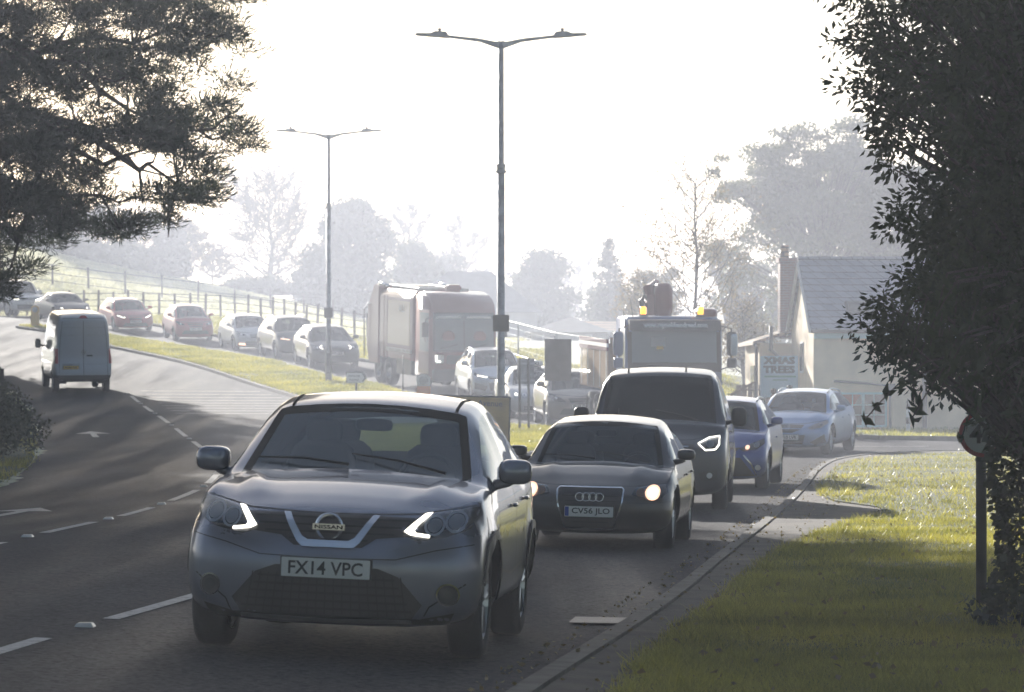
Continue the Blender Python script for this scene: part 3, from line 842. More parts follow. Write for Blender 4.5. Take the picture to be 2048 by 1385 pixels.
        for v in bm.verts:
            a, b = v.co.x, v.co.z
            if side == 'front': o_, d_ = Vector((a, -s.L, b)), Vector((0, 1, 0))
            elif side == 'rear': o_, d_ = Vector((a, s.L, b)), Vector((0, -1, 0))
            elif side == 'right': o_, d_ = Vector((3, s.off(a), b)), Vector((-1, 0, 0))
            elif side == 'left': o_, d_ = Vector((-3, s.off(a), b)), Vector((1, 0, 0))
            elif side == 'top': o_, d_ = Vector((a, s.off(b), 5)), Vector((0, 0, -1))
            h = tr.ray_cast(o_, d_)
            if h[0] is None and side in ('right', 'left'):
                v.co = Vector((s.W * .99 * (1 if side == 'right' else -1), s.off(a), b)); continue
            if h[0] is None:
                h = tr.find_nearest(o_ + d_ * (s.L * 0.6 if side in ('front', 'rear') else 2.2))
            nn = h[1] if h[1].dot(d_) < 0 else -h[1]
            v.co = h[0] + nn * out
        if thick:
            r_ = bmesh.ops.extrude_face_region(bm, geom=bm.faces[:])
            dd = {'front': (0, -thick, 0), 'rear': (0, thick, 0), 'right': (thick, 0, 0), 'left': (-thick, 0, 0), 'top': (0, 0, thick)}[side]
            for g in r_['geom']:
                if isinstance(g, bmesh.types.BMVert): g.co += Vector(dd)
        bmesh.ops.recalc_face_normals(bm, faces=bm.faces)
        me = bpy.data.meshes.new(name); bm.to_mesh(me); bm.free(); me.materials.append(mat)
        if smooth and not thick: me.polygons.foreach_set('use_smooth', [True] * len(me.polygons))
        o = bpy.data.objects.new(name, me); col.objects.link(o); o.parent = parent or s.root
        return o

    def line(s, name, pts, width, mat, side='front', out=0.003, thick=0.0, parent=None, closed=False, cell=0.04, mirror=False):
        P = [Vector(p) for p in pts]
        if closed: P = P + [P[0]]
        a = []; b = []
        for i, p in enumerate(P):
            if closed: t = (P[(i + 1) % (len(P) - 1)] - P[(i - 1) % (len(P) - 1)])
            else: t = (P[min(i + 1, len(P) - 1)] - P[max(i - 1, 0)])
            t.normalize(); n = Vector((t.y, -t.x)) * width / 2
            a.append(tuple(p + n)); b.append(tuple(p - n))
        return s.patch(name, a + b[::-1], mat, side, out, thick, cell, parent, mirror=mirror)

    def hit(s, a, b, side='front'):
        o_, d_ = {'front': (Vector((a, -s.L, b)), Vector((0, 1, 0))), 'rear': (Vector((a, s.L, b)), Vector((0, -1, 0))), 'right': (Vector((3, s.off(a), b)), Vector((-1, 0, 0)))}[side]
        return s.tree.ray_cast(o_, d_)[0] or Vector((a, -s.L / 2, b))

    def plate(s, z, txt, side='front', yellow=False, proud=0.012, x=0.0, w_=0.52, blue=False, tilt=0.0):
        h = s.hit(x, z, side); sg = -1 if side == 'front' else 1
        y = h.y + sg * proud
        mb = MB(); mb.box((0, 0, 0), (w_, 0.012, 0.111))
        p = mb.build('number_plate', M['plate_y' if yellow else 'plate_w'], s.root, bevel=0.003, loc=(x, y, z))
        hold = MB(); hold.box((x, y - sg * 0.025, z), (w_ + 0.02, 0.04, 0.125)); hold.build('plate_holder', M['black'], s.root, bevel=0.004)
        v, f = text_mesh(txt, 0.105, 0.001, width=w_ * (0.84 if not blue else 0.78), bold=0.0015)
        v[:, 2] *= 0.079 / (v[:, 2].max() - v[:, 2].min())
        if sg > 0: v[:, 0] *= -1
        v[:, 1] = v[:, 1] + sg * 0.0085; v[:, 0] += 0.02 if blue else 0
        mk('plate_lettering', v, f, M['ink'], p, smooth=False)
        if blue:
            mk('blue_band', [(-w_ / 2 + .003, -.0075, -.05), (-w_ / 2 + .045, -.0075, -.05), (-w_ / 2 + .045, -.0075, .05), (-w_ / 2 + .003, -.0075, .05)], [(0, 1, 2, 3)], M['plate_blue'], p, smooth=False)
        return p

    def mirrors(s, y, z, mat, size=(0.115, 0.09, 0.08), reach=0.0, drop=0.0):
        for sg in (1, -1):
            h = s.tree.ray_cast(Vector((sg * 3, s.off(y), z - 0.06)), Vector((-sg, 0, 0)))[0]
            xb = abs(h.x) if h else s.W
            mb = MB()
            cx = xb + 0.10 + reach + size[0] * 0.45
            mb.sq((sg * cx, s.off(y) - 0.02, z + 0.02 - drop), size, 0.6, 0.7, 10, 16, rz=sg * 0.12)
            mb.tube([(sg * (xb - 0.03), s.off(y), z - 0.07), (sg * (xb + 0.07), s.off(y) - 0.01, z - 0.05 - drop), (sg * (cx - 0.02), s.off(y) - 0.01, z - 0.03 - drop)], [0.035, 0.028, 0.03], 8)
            o = mb.build('door_mirror', mat, s.root, smooth=True)
            g = MB(); g.box((sg * cx, s.off(y) - 0.02 + size[1] * 0.92, z + 0.02 - drop), (size[0] * 1.55, 0.02, size[2] * 1.5)); g.build('mirror_glass', M['chrome'], o, bevel=0.004)

    def seats(s, y=None, h=None):
        S = s.S; y = y or S['cowl'] + 1.15; zs = S.get('seat_z', 0.55); W = s.W; hh = h or S['H'] - 0.28
        seat0 = None
        for sx in (-1, 1):
            for yy, dx in ((y, 0.37), (y + 0.85, 0.36)):
                mb = MB()
                mb.sq((sx * dx, s.off(yy), (zs + hh - 0.1) / 2 + 0.02), (0.23, 0.07, (hh - 0.15 - zs) / 2 + 0.06), 0.5, 0.6, 8, 14, rx=-0.18)
                mb.sq((sx * dx, s.off(yy) + 0.06, hh + 0.0), (0.12, 0.05, 0.085), 0.6, 0.7, 8, 14)
                mb.sq((sx * dx, s.off(yy) - 0.28, zs), (0.24, 0.28, 0.09), 0.5, 0.5, 8, 14)
                mb.build('seat', M['seat'], s.root, smooth=True)
        mb = MB(); c = S['cowl']
        mb.sq((0, s.off(c + 0.42), float(table(S['top'])(c)) - 0.17), (W * 0.84, 0.34, 0.13), 0.4, 0.3, 8, 20)
        mb.build('dashboard', M['trim'], s.root, smooth=True)
        mb = MB()
        x0, zc, yc = 0.37, float(table(S['top'])(c)) - 0.08, s.off(c + 0.72)
        pts = [(x0 + 0.19 * math.cos(a), yc + 0.05 * math.sin(a), zc + 0.18 * math.sin(a)) for a in np.linspace(0, 2 * math.pi, 19)]
        mb.tube(pts, 0.016, 6, caps=False); mb.build('steering_wheel', M['black'], s.root, smooth=True)
        mb = MB(); hd = S['header']
        mb.sq((0, s.off(hd + 0.02), float(table(S['top'])(hd)) - 0.13), (0.12, 0.02, 0.04), 0.5, 0.6, 8, 12)
        mb.build('interior_mirror', M['black'], s.root, smooth=True)

    def frit(s, w_=.05, cell=.06):
        """black ceramic border printed round the windscreen"""
        E = s.wedge; a, b = E[0], E[-1]; q = w_ / 2 + .004
        E2 = [(x - q, z) for x, z in E]
        top = float(s.hit_top(0, s.S['header'] - .01).z) - q * .6
        pts = E2[1:-1] + [(b[0] - q - .03, b[1] - q * .3)] + [(t_ * (b[0] - .1), top + (b[1] - top) * abs(t_) ** 2 - .003) for t_ in (.7, .35, 0, -.35, -.7)] + [(-b[0] + q + .03, b[1] - q * .3)] + [(-x, z) for x, z in reversed(E2[1:-1])]
        s.line('windscreen_border', pts, w_, M['matt'], 'front', .002, cell=cell, parent=s.ws)
    def wipers(s, c=None):
        s.frit()
        S = s.S; c = c or S['cowl']
        for x0, x1 in ((0.55, -0.05), (-0.05, -0.62)):
            p0, p1 = s.hit_top(x0, c + 0.02), s.hit_top(x1, c + 0.16)
            mb = MB(); mb.tube([p0 + Vector((0, 0, .02)), (p0 + p1) / 2 + Vector((0, -.01, .035)), p1 + Vector((0, -.008, .016))], [0.011, 0.008, 0.006], 6)
            mb.build('wiper', M['matt'], s.root)
    def hit_top(s, x, y):
        h = s.tree.ray_cast(Vector((x, s.off(y), 5)), Vector((0, 0, -1)))
        return h[0] if h[0] else Vector((x, s.off(y), 1))

    def seams(s, lines, side='right', w_=0.008):
        for pts in lines:
            s.line('door_seam', pts, w_, M['matt'], side, out=0.0015, mirror=True)
    def handles(s, pts, mat=None):
        for y, z in pts:
            for sg in (1, -1):
                h = s.tree.ray_cast(Vector((sg * 3, s.off(y), z)), Vector((-sg, 0, 0)))[0]
                if not h: continue
                mb = MB(); mb.sq((h.x + sg * 0.018, h.y, h.z), (0.014, 0.09, 0.014), 0.5, 0.5, 6, 12)
                mb.build('door_handle', mat or s.body_mat, s.root, smooth=True)
    def roof_rails(s, y0, y1, x, mat=None, h=0.045):
        for sg in (1, -1):
            pts = []
            for t in np.linspace(0, 1, 9):
                p = s.hit_top(sg * x, y0 + (y1 - y0) * t)
                pts.append((p.x, p.y, p.z + h * (min(1, 6 * min(t, 1 - t)) if 0 < t < 1 else 0) - 0.004))
            mb = MB(); mb.tube(pts, 0.016, 8); mb.build('roof_rail', mat or M['alloy'], s.root, smooth=True)
    def aerial(s, y, h=0.14, x=0.0, fin=False):
        p = s.hit_top(x, y); mb = MB()
        if fin: mb.prism([(p.y - 0.07, p.z - 0.01), (p.y + 0.07, p.z - 0.01), (p.y + 0.06, p.z + 0.055), (p.y + 0.03, p.z + 0.055)], 'x', x - 0.012, x + 0.012)
        else: mb.tube([(p.x, p.y, p.z - .005), (p.x, p.y + h * 0.5, p.z + h)], [0.008, 0.004], 6)
        mb.build('aerial', M['black'], s.root)
    def lampset(s, poly, parts=(), lens=True, back=None, name='headlight', cell=0.04):
        """headlights on both sides; poly of (x, z) for the right one; parts = (kind, shape, material) set on it"""
        for sg in (1, -1):
            mp = lambda q: [(sg * p[0], p[1]) for p in q][::sg]
            base = s.patch(name, mp(poly), back or M['reflector_dark'], 'front', 0.003, cell=cell)
            for kind, shape, mat in parts:
                if kind == 'poly': s.patch('running_light' if 'running' in mat.name or 'lit' in mat.name else 'lamp_unit', mp(shape), mat, 'front', 0.009, cell=cell, parent=base)
                elif kind == 'line': s.line('light_strip', [(sg * p[0], p[1]) for p in shape[0]], shape[1], mat, 'front', 0.009, parent=base, closed=shape[2] if len(shape) > 2 else False, cell=cell)
                elif kind == 'disc':
                    x, z, r_ = shape
                    s.patch('bulb_bowl', [(sg * x + r_ * math.cos(a), z + r_ * math.sin(a)) for a in np.linspace(0, 2 * math.pi, 17)[:-1]], mat, 'front', 0.008, cell=cell, parent=base)
                elif kind == 'ring':
                    x, z, r_, wd = shape
                    s.line('bowl_ring', [(sg * x + r_ * math.cos(a), z + r_ * math.sin(a)) for a in np.linspace(0, 2 * math.pi, 21)[:-1]], wd, mat, 'front', 0.010, parent=base, closed=True, cell=cell)
            if lens: s.patch('lens', mp(poly), M['lens'], 'front', 0.016, cell=cell, parent=base)

    def taillights(s, poly, mat=None):
        s.patch('tail_light', poly, mat or M['redlens'], 'rear', 0.006, mirror=True)

M['reflector_dark'] = simple('lamp_housing', (0.16, 0.16, 0.17), 0.25, 0.7)
M['plate_blue'] = simple('plate_blue', (0.02, 0.06, 0.35), 0.4)
def circ(x, z, r_, n=16): return [(x + r_ * math.cos(a), z + r_ * math.sin(a)) for a in np.linspace(0, 2 * math.pi, n + 1)[:-1]]
# ------------------------------------------------------------------ grey crossover in front
S = dict(L=4.38, W=1.806, H=1.59, wheels=(0.86, 3.51), wr=0.345, dy=0.04,
  top=[(0, .825), (.10, .89), (.3, .95), (.7, 1.025), (1.12, 1.075), (1.22, 1.10), (1.9, 1.47), (2.05, 1.525), (2.4, 1.575), (2.9, 1.59), (3.5, 1.55), (3.95, 1.47), (4.15, 1.20), (4.3, 1.0), (4.38, .93)],
  belt=[(0, .80), (.3, .88), (.8, .945), (1.2, .99), (2.0, 1.01), (3.0, 1.05), (3.9, 1.12), (4.38, .86)],
  tw=[(0, .74), (.4, .77), (1.1, .775), (1.25, .775), (1.95, .645), (2.1, .625), (2.6, .615), (3.4, .585), (3.9, .53), (4.1, .60), (4.38, .62)],
  hw=[(0, .97), (.3, .985), (.8, 1.0), (3.5, 1.0), (4.1, .98), (4.38, .95)],
  crown=[(0, .05), (.5, .05), (1.1, .05), (1.3, .07), (1.9, .06), (2.2, .045), (3.8, .05), (4.38, .06)],
  zb=[(0, .20), (.5, .19), (4.38, .26)],
  rake=[(0, .10), (.25, .02), (.42, 0), (.60, .0), (.72, .05), (.85, .13), (.95, .20), (1.2, .25)],
  rrake=[(0, .1), (.4, 0), (.8, .03), (1.2, .2)], bow=.30, fall=.5, Rf=.16, vround=.05,
  cowl=1.2, header=1.98, win=[('front', 1.2, 1.98), ('rear', 3.98, 4.16), ('side', 1.35, 2.42), ('side', 2.50, 3.25), ('side', 3.32, 3.7)],
  crease=[(.50, .055, .030, .2, 1.2, .12), (.80, .05, .014, .3, 1.15, .02)], flare=.022, gap=.05, seat_z=.6,
  lowtrim=lambda x, y: .30 if .4 < y < 4.2 else .0)
QP = paint('grey_blue_paint', (0.19, 0.205, 0.27), 0.5, 0.24)
c = Car('crossover_car', 'slate grey crossover with white running lights, largest and nearest car in the queue', 'car', S, dict(paint=QP, glass=M['hazyglass'], sideglass=M['glass']), 644, 23.35, 5.0, zadj=0.0)
c.seats(); c.wipers()
c.mirrors(1.60, 1.10, QP, (0.105, 0.10, 0.078), -0.03)
c.line('bumper_seam', [(-.83, .70), (-.62, .66), (-.40, .60), (0, .592), (.40, .60), (.62, .66), (.83, .70)], .006, M['matt'], 'front', .002)
c.line('bumper_crease', [(-.80, .47), (-.60, .33), (-.56, .25)], .008, M['matt'], 'front', .002); c.line('bumper_crease', [(.80, .47), (.60, .33), (.56, .25)], .008, M['matt'], 'front', .002)
c.line('skid_trim', [(-.50, .245), (0, .235), (.50, .245)], .022, M['alloy'], 'front', .010, .006)
c.line('roof_seam', [(.52, 2.0), (.52, 3.9)], .02, M['matt'], 'top', .003); c.line('roof_seam', [(-.52, 2.0), (-.52, 3.9)], .02, M['matt'], 'top', .003)
c.seams([[(.92, .80), (1.0, .93), (1.2, 1.0)], [(.52, .62), (.62, .70), (.70, .86)]])
# lamps: bands between bonnet edge and bumper
c.patch('grille', [(-.62, .78), (-.50, .84), (-.25, .845), (0, .845), (.25, .845), (.50, .84), (.62, .78), (.47, .735), (.28, .715), (.20, .66), (-.20, .66), (-.28, .715), (-.47, .735)], M['black'], 'front', .004)
for k in range(4):
    z = .70 + k * .04
    hw_ = .26 + k * .04 + (0.08 if k > 0 else -.03)
    c.line('grille_bar', [(-hw_, z), (0, z), (hw_, z)], .010, M['matt'], 'front', .008)
hl = [(.42, .745), (.53, .85), (.70, .895), (.83, .92), (.84, .86), (.80, .79), (.68, .742), (.52, .712)]
c.lampset(hl, [('ring', (.60, .80, 0.052, .014), M['ringbright']), ('disc', (.60, .80, .04), M['reflector']),
               ('ring', (.715, .825, .056, .014), M['ringbright']), ('disc', (.715, .825, .045), M['reflector']),
               ('poly', [(.535, .865), (.575, .872), (.49, .775), (.50, .757), (.58, .748), (.58, .730), (.47, .742), (.432, .762)], M['drl'])])
# chrome V and badge
V_ = [(-.285, .845), (-.245, .845), (-.155, .715), (-.12, .695), (.12, .695), (.155, .715), (.245, .845), (.285, .845), (.185, .685), (.15, .655), (-.15, .655), (-.185, .685)]
c.patch('chrome_grille_trim', V_, M['chrome'], 'front', .008, .014)
h = c.hit(0, .775)
mb = MB(); mb.lathe([(.064, -.022), (.076, -.034), (.084, -.024), (.084, -.004), (.064, -.004), (.064, -.022)], 'y', n=40); mb.box((0, -.032, 0), (.19, .018, .036))
bd = mb.build('badge', M['chrome'], c.root, bevel=0.0, loc=(0, h.y - .012, .775))
v, f = text_mesh('NISSAN', 0.03, 0.001, width=.165, bold=.0008); v[:, 1] -= .0425; mk('badge_lettering', v, f, M['ink'], bd, smooth=False)
c.patch('lower_grille', [(-.42, .50), (-.30, .545), (.30, .545), (.42, .50), (.56, .34), (.50, .25), (-.50, .25), (-.56, .34)], M['black'], 'front', .004)
for k in range(5):
    z = .30 + k * .045; c.line('grille_bar', [(-.50 + k * .025, z), (0, z), (.50 - k * .025, z)], .012, M['matt'], 'front', .009)
for k in range(-9, 10):
    c.line('grille_rib', [(k * .052, .27), (k * .048, .50)], .007, M['matt'], 'front', .010)
c.patch('bumper_skirt', [(-.74, .30), (-.55, .26), (.55, .26), (.74, .30), (.70, .225), (-.70, .225)], M['black'], 'front', .005)
for sg in (1, -1):
    fl = c.patch('fog_light', circ(sg * .70, .405, .058), M['black'], 'front', .005)
    c.line('fog_ring', circ(sg * .70, .405, .062, 22), .009, M['chrome'], 'front', .009, parent=fl, closed=True)
    c.patch('lens', circ(sg * .70, .405, .035), M['reflector_dark'], 'front', .010, parent=fl)
c.plate(.535, 'FX14 VPC', proud=.02)
c.line('bonnet_seam', [(-.83, .93), (-.6, .885), (-.5, .865), (-.2, .853), (0, .851), (.2, .853), (.5, .865), (.6, .885), (.83, .93)], .006, M['matt'], 'front', .002)
for sg in (1, -1):
    for wy in S['wheels']:
        pts = [(s_ := wy + .405 * math.cos(a), .345 + .405 * math.sin(a)) for a in np.linspace(0.0, math.pi - .3, 15)]
        c.line('wheel_arch_trim', pts, .055, M['black'], 'right' if sg > 0 else 'left', .004, .01)
c.seams([[(1.30, .95), (1.33, .6), (1.42, .33)], [(2.46, 1.0), (2.46, .5), (2.42, .33)], [(3.28, 1.05), (3.2, .75), (3.05, .6)]])
c.line('sill_crease', [(1.4, .52), (2.2, .47), (3.0, .52)], .02, M['black'], 'right', .003, mirror=True)
c.handles([(2.25, .90), (3.08, .93)])
c.line('window_trim', [(1.42, 1.03), (2.2, 1.045), (3.0, 1.075), (3.7, 1.12)], .018, M['chrome'], 'right', .003, mirror=True)
c.taillights([(.55, 1.0), (.85, 1.02), (.84, .85), (.6, .88)])
# ------------------------------------------------------------------ generic saloon / hatch / 4x4 shapes
def spec(L=4.2, W=1.75, H=1.48, nose=.66, hood=.93, cowl=1.15, header=1.85, tail='hatch', belt=.96, dy=.05, wr=.315, zb=.17, roofend=None, tw_roof=.59, tw_hood=.74, tw_cowl=.74, fo=.82, ro=.80, bow=.28, Rf=.15, beltrise=.07, roofpeak=None, backlight=None, **kw):
    re = roofend or (L - .55 if tail != 'sedan' else L - 1.35)
    pk = roofpeak or header + .75
    hz = H - .075
    top = [(0, nose - .05), (.1, nose + .02), (.35, nose + .5 * (hood - nose)), (cowl - .35, hood - .015), (cowl, hood + .01), (header - .12, hz - .03), (header + .06, hz + .012), (pk, H), (re - .35, H - .03), (re, H - .09)]
    if tail == 'hatch':
        top += [(re + .28, belt + beltrise + .10), (L - .08, belt - .05), (L, belt - .12)]; rw = (re + .03, re + .27)
    elif tail == 'suv':
        top += [(re + .22, belt + beltrise + .14), (L - .08, belt + .0), (L, belt - .1)]; rw = (re + .03, re + .21)
    elif tail == 'van':
        top += [(L - .06, H - .14), (L, H - .22)]; rw = None
    else:
        top += [(re + .55, belt + beltrise + .05), (L - .35, belt + beltrise), (L - .08, belt + .02), (L, belt - .06)]; rw = (re + .03, re + .5)
    w1 = (cowl + header) / 2 + .1; w2 = header + .55
    wend = re - .12 if tail != 'sedan' else re + .1
    win = [('front', cowl, header), ('side', cowl + .22, w2), ('side', w2 + .07, wend - .42), ('side', wend - .36, wend)]
    if rw: win.append(('rear', rw[0], rw[1]))
    S = dict(L=L, W=W, H=H, wheels=(fo, L - ro), wr=wr, dy=dy, top=top,
        belt=[(0, nose - .08), (.3, nose + .45 * (hood - nose)), (cowl, belt - .02), (L * .6, belt + .02), (L - .5, belt + beltrise), (L, belt - .14)],
        tw=[(0, tw_hood - .08), (.4, tw_hood), (cowl - .05, tw_cowl + .01), (cowl + .05, tw_cowl), (header, tw_roof + .02), (header + .3, tw_roof), (re, tw_roof - .06), (L - .1, tw_hood - .12), (L, tw_hood - .14)],
        hw=[(0, .97), (.35, .985), (.8, 1.0), (L - .8, 1.0), (L - .2, .97), (L, .95)],
        crown=[(0, .05), (cowl - .2, .05), (cowl + .1, .07), (header, .055), (header + .3, .045), (L, .05)],
        zb=[(0, zb), (.6, zb - .02), (L, zb + .06)],
        rake=[(0, .12), (zb + .05, .04), (zb + .22, 0), (nose - .18, 0), (nose - .05, .05), (nose + .06, .14), (hood, .22), (1.3, .25)],
        rrake=[(0, .1), (.4, 0), (.7, .02), (1.2, .12)], bow=bow, fall=.5, Rf=Rf, vround=.05, cowl=cowl, header=header, win=win, seat_z=.5)
    S.update(kw); return S

# ------------------------------------------------------------------ black hatchback behind the crossover
AP = paint('black_paint', (0.022, 0.022, 0.027), 0.35, 0.28)
S = spec(4.29, 1.765, 1.425, nose=.66, hood=.90, cowl=1.12, header=1.88, belt=.90, tw_cowl=.76, tw_roof=.60, wr=.32, zb=.17, crease=[(.42, .07, .022, .2, 1.1, .12)], dy=.045)
c = Car('hatchback_car', 'black hatchback with glowing orange headlights and a tall framed grille', 'car', S, dict(paint=AP), 1176, 42.6, 6.4)
c.seats(); c.wipers(); c.mirrors(1.42, .99, AP, (.10, .09, .06), -.02)
c.patch('grille', [(-.33, .645), (.33, .645), (.33, .52), (.24, .235), (-.24, .235), (-.33, .52)], M['black'], 'front', .004)
c.line('grille_frame', [(-.33, .655), (.33, .655), (.355, .63), (.345, .50), (.265, .235), (.24, .222), (-.24, .222), (-.265, .235), (-.345, .50), (-.355, .63)], .016, M['chrome'], 'front', .008, .008, closed=True)
for k in range(6): c.line('grille_bar', [(-.30 + .02 * abs(k - 5), .29 + k * .055), (.30 - .02 * abs(k - 5), .29 + k * .055)], .008, M['matt'], 'front', .009)
h = c.hit(0, .56); mb = MB()
for k in range(4):
    a = [(-.105 + k * .07 + .044 * math.cos(t), h.y - .022, .555 + .044 * math.sin(t)) for t in np.linspace(0, 2 * math.pi, 21)]
    mb.tube(a, .0065, 6, caps=False)
mb.build('badge', M['chrome'], c.root, smooth=True)
c.frit() if False else None
c.lampset([(.44, .585), (.47, .655), (.66, .685), (.79, .70), (.81, .62), (.76, .56), (.60, .545)], [('disc', (.655, .61, .058), M['halogen']), ('ring', (.655, .61, .068, .022), M['halogen_dim']), ('disc', (.53, .61, .042), M['amber_dim'])])
c.plate(.40, 'CV56 JLO', proud=.02, blue=True)
c.patch('lower_grille', [(.42, .30), (.70, .30), (.68, .20), (.44, .19)], M['black'], 'front', .004, mirror=True)
c.line('bonnet_seam', [(-.78, .71), (-.45, .675), (0, .668), (.45, .675), (.78, .71)], .006, M['matt'], 'front', .002)
c.seams([[(1.25, .88), (1.25, .5), (1.32, .27)], [(2.45, .92), (2.45, .5), (2.40, .27)]]); c.handles([(2.25, .78), (3.1, .80)])
c.aerial(3.4, .1)
c.line('bumper_seam', [(-.84, .52), (-.60, .50), (-.40, .50)], .006, M['matt'], 'front', .002); c.line('bumper_seam', [(.84, .52), (.60, .50), (.40, .50)], .006, M['matt'], 'front', .002)
c.seams([[(.85, .70), (.95, .82), (1.12, .88)]])

# ------------------------------------------------------------------ dark panel van
VP = paint('dark_van_paint', (0.035, 0.042, 0.062), 0.4, 0.3)
S = spec(4.97, 1.986, 2.0, nose=.98, hood=1.24, cowl=.78, header=1.62, tail='van', belt=1.22, tw_hood=.80, tw_cowl=.88, tw_roof=.76, wr=.345, zb=.22, fo=.95, ro=1.05, beltrise=.04, roofpeak=2.3, roofend=4.6,
         belt_in=.05, win=[('front', .78, 1.62), ('side', 1.02, 2.02)], bow=.24, hood_=1)
c = Car('panel_van', 'dark blue panel van with one bright diamond headlight surround, behind the black hatchback', 'van', S, dict(paint=VP, glass=M['darkglass']), 1312, 55.3, 4.6)
c.mirrors(1.30, 1.28, M['black'], (.11, .10, .14), .02)
c.patch('grille', [(-.52, .93), (0, .96), (.52, .93), (.46, .62), (.36, .55), (-.36, .55), (-.46, .62)], M['black'], 'front', .004)
for k in range(5): c.line('grille_bar', [(-.44, .62 + k * .07), (.44, .62 + k * .07)], .02, M['chrome'], 'front', .008)
hl = [(.56, .94), (.72, 1.03), (.88, 1.05), (.875, .92), (.82, .845), (.67, .835)]
c.lampset(hl, [('disc', (.74, .93, .055), M['reflector']), ('line', ([(.575, .938), (.725, 1.018), (.865, 1.037), (.86, .92), (.81, .858), (.675, .848)], .02, True), M['drl'])])
c.patch('lower_grille', [(-.50, .45), (.50, .45), (.55, .32), (-.55, .32)], M['black'], 'front', .004)
c.patch('fog_light', [(.58, .54), (.84, .58), (.84, .44), (.62, .42)], M['black'], 'front', .005, mirror=True)
c.patch('fog_lens', circ(.73, .50, .04), M['reflector'], 'front', .009, mirror=True)
c.plate(.50, 'HJ19 KVO', proud=.02)
c.line('bonnet_seam', [(-.84, 1.07), (-.5, .99), (0, .985), (.5, .99), (.84, 1.07)], .008, M['matt'], 'front', .002)
c.seams([[(1.10, 1.2), (1.12, .8), (1.3, .36)], [(2.15, 1.85), (2.15, 1.2), (2.12, .36)], [(3.4, 1.85), (3.4, 1.2), (3.4, .4)]]); c.handles([(1.98, 1.08), (2.35, 1.08)])
c.wipers()
for x in (-.47, .35): c.aerial(1.78, .06, x, True)

# ------------------------------------------------------------------ deep blue estate behind the van
YP = paint('deep_blue_paint', (0.01, 0.05, 0.28), 0.4, 0.3)
S = spec(4.5, 1.76, 1.50, nose=.70, hood=.96, cowl=1.1, header=1.85, belt=.98, roofend=4.0)
c = Car('estate_car', 'deep blue estate half hidden behind the dark panel van', 'car', S, dict(paint=YP), 1424, 64.6, 8.0)
c.seats(); c.wipers(); c.mirrors(1.45, 1.08, YP, (.10, .09, .065))
c.patch('grille', [(-.45, .68), (.45, .68), (.38, .62), (-.38, .62)], M['black'], 'front', .004)
c.patch('lower_grille', [(-.45, .52), (.45, .52), (.68, .22), (-.68, .22)], M['black'], 'front', .004)
c.line('bumper_trim', [(.50, .56), (.62, .42), (.71, .20)], .02, M['chrome'], 'front', .009, .008, mirror=True)
c.lampset([(.42, .66), (.55, .72), (.80, .82), (.81, .74), (.70, .65), (.50, .62)], [('disc', (.55, .68, .035), M['halogen_dim']), ('disc', (.69, .72, .045), M['reflector'])])
c.patch('fog_light', circ(.72, .36, .045), M['reflector'], 'front', .008, mirror=True)
c.plate(.45, 'RX65 TNE', proud=.02); c.roof_rails(2.0, 3.9, .56); c.seams([[(1.3, .9), (1.3, .5), (1.4, .25)], [(2.4, .95), (2.4, .5), (2.35, .25)]]); c.handles([(2.2, .82)])

# ------------------------------------------------------------------ light blue estate coming from the side road
ZP = paint('ice_blue_paint', (0.20, 0.34, 0.60), 0.4, 0.34)
S = spec(4.78, 1.795, 1.44, nose=.66, hood=.94, cowl=1.2, header=1.98, belt=.93, roofend=4.25, tail='hatch', dy=.05, tw_cowl=.74, wr=.325, crease=[(.45, .08, .02, .2, 1.1, .12)])
c = Car('estate_car', 'light blue estate turning out of the side road by the cream cottage', 'car', S, dict(paint=ZP), 1573, 87.6, 13.5)
c.seats(); c.wipers(); c.mirrors(1.55, 1.0, ZP, (.10, .09, .065))
c.patch('grille', [(-.36, .66), (0, .67), (.36, .66), (.30, .56), (.12, .49), (-.12, .49), (-.30, .56)], M['black'], 'front', .004)
c.line('badge', circ(0, .60, .055, 16), .012, M['chrome'], 'front', .01, .006, closed=True)
c.line('badge_wing', [(-.045, .615), (0, .585), (.045, .615)], .014, M['chrome'], 'front', .011)
c.patch('lower_grille', [(-.40, .44), (.40, .44), (.34, .24), (-.34, .24)], M['black'], 'front', .004)
c.patch('fog_scoop', [(.50, .28), (.80, .46), (.82, .28), (.60, .22)], M['black'], 'front', .004, mirror=True)
c.lampset([(.44, .59), (.58, .68), (.82, .76), (.84, .70), (.72, .60), (.52, .56)], [('disc', (.58, .63, .038), M['reflector']), ('disc', (.70, .66, .038), M['chrome'])], back=M['alloy'])
c.plate(.39, 'HW10 LVR', proud=.02); c.roof_rails(2.1, 4.1, .56, h=.06)
c.line('bonnet_seam', [(-.8, .76), (-.4, .69), (0, .68), (.4, .69), (.8, .76)], .008, M['matt'], 'front', .002)
c.seams([[(1.35, .9), (1.35, .5), (1.45, .25)], [(2.5, .93), (2.5, .5), (2.45, .25)], [(3.3, .96), (3.2, .6), (3.4, .4)]]); c.handles([(2.3, .80), (3.2, .83)])
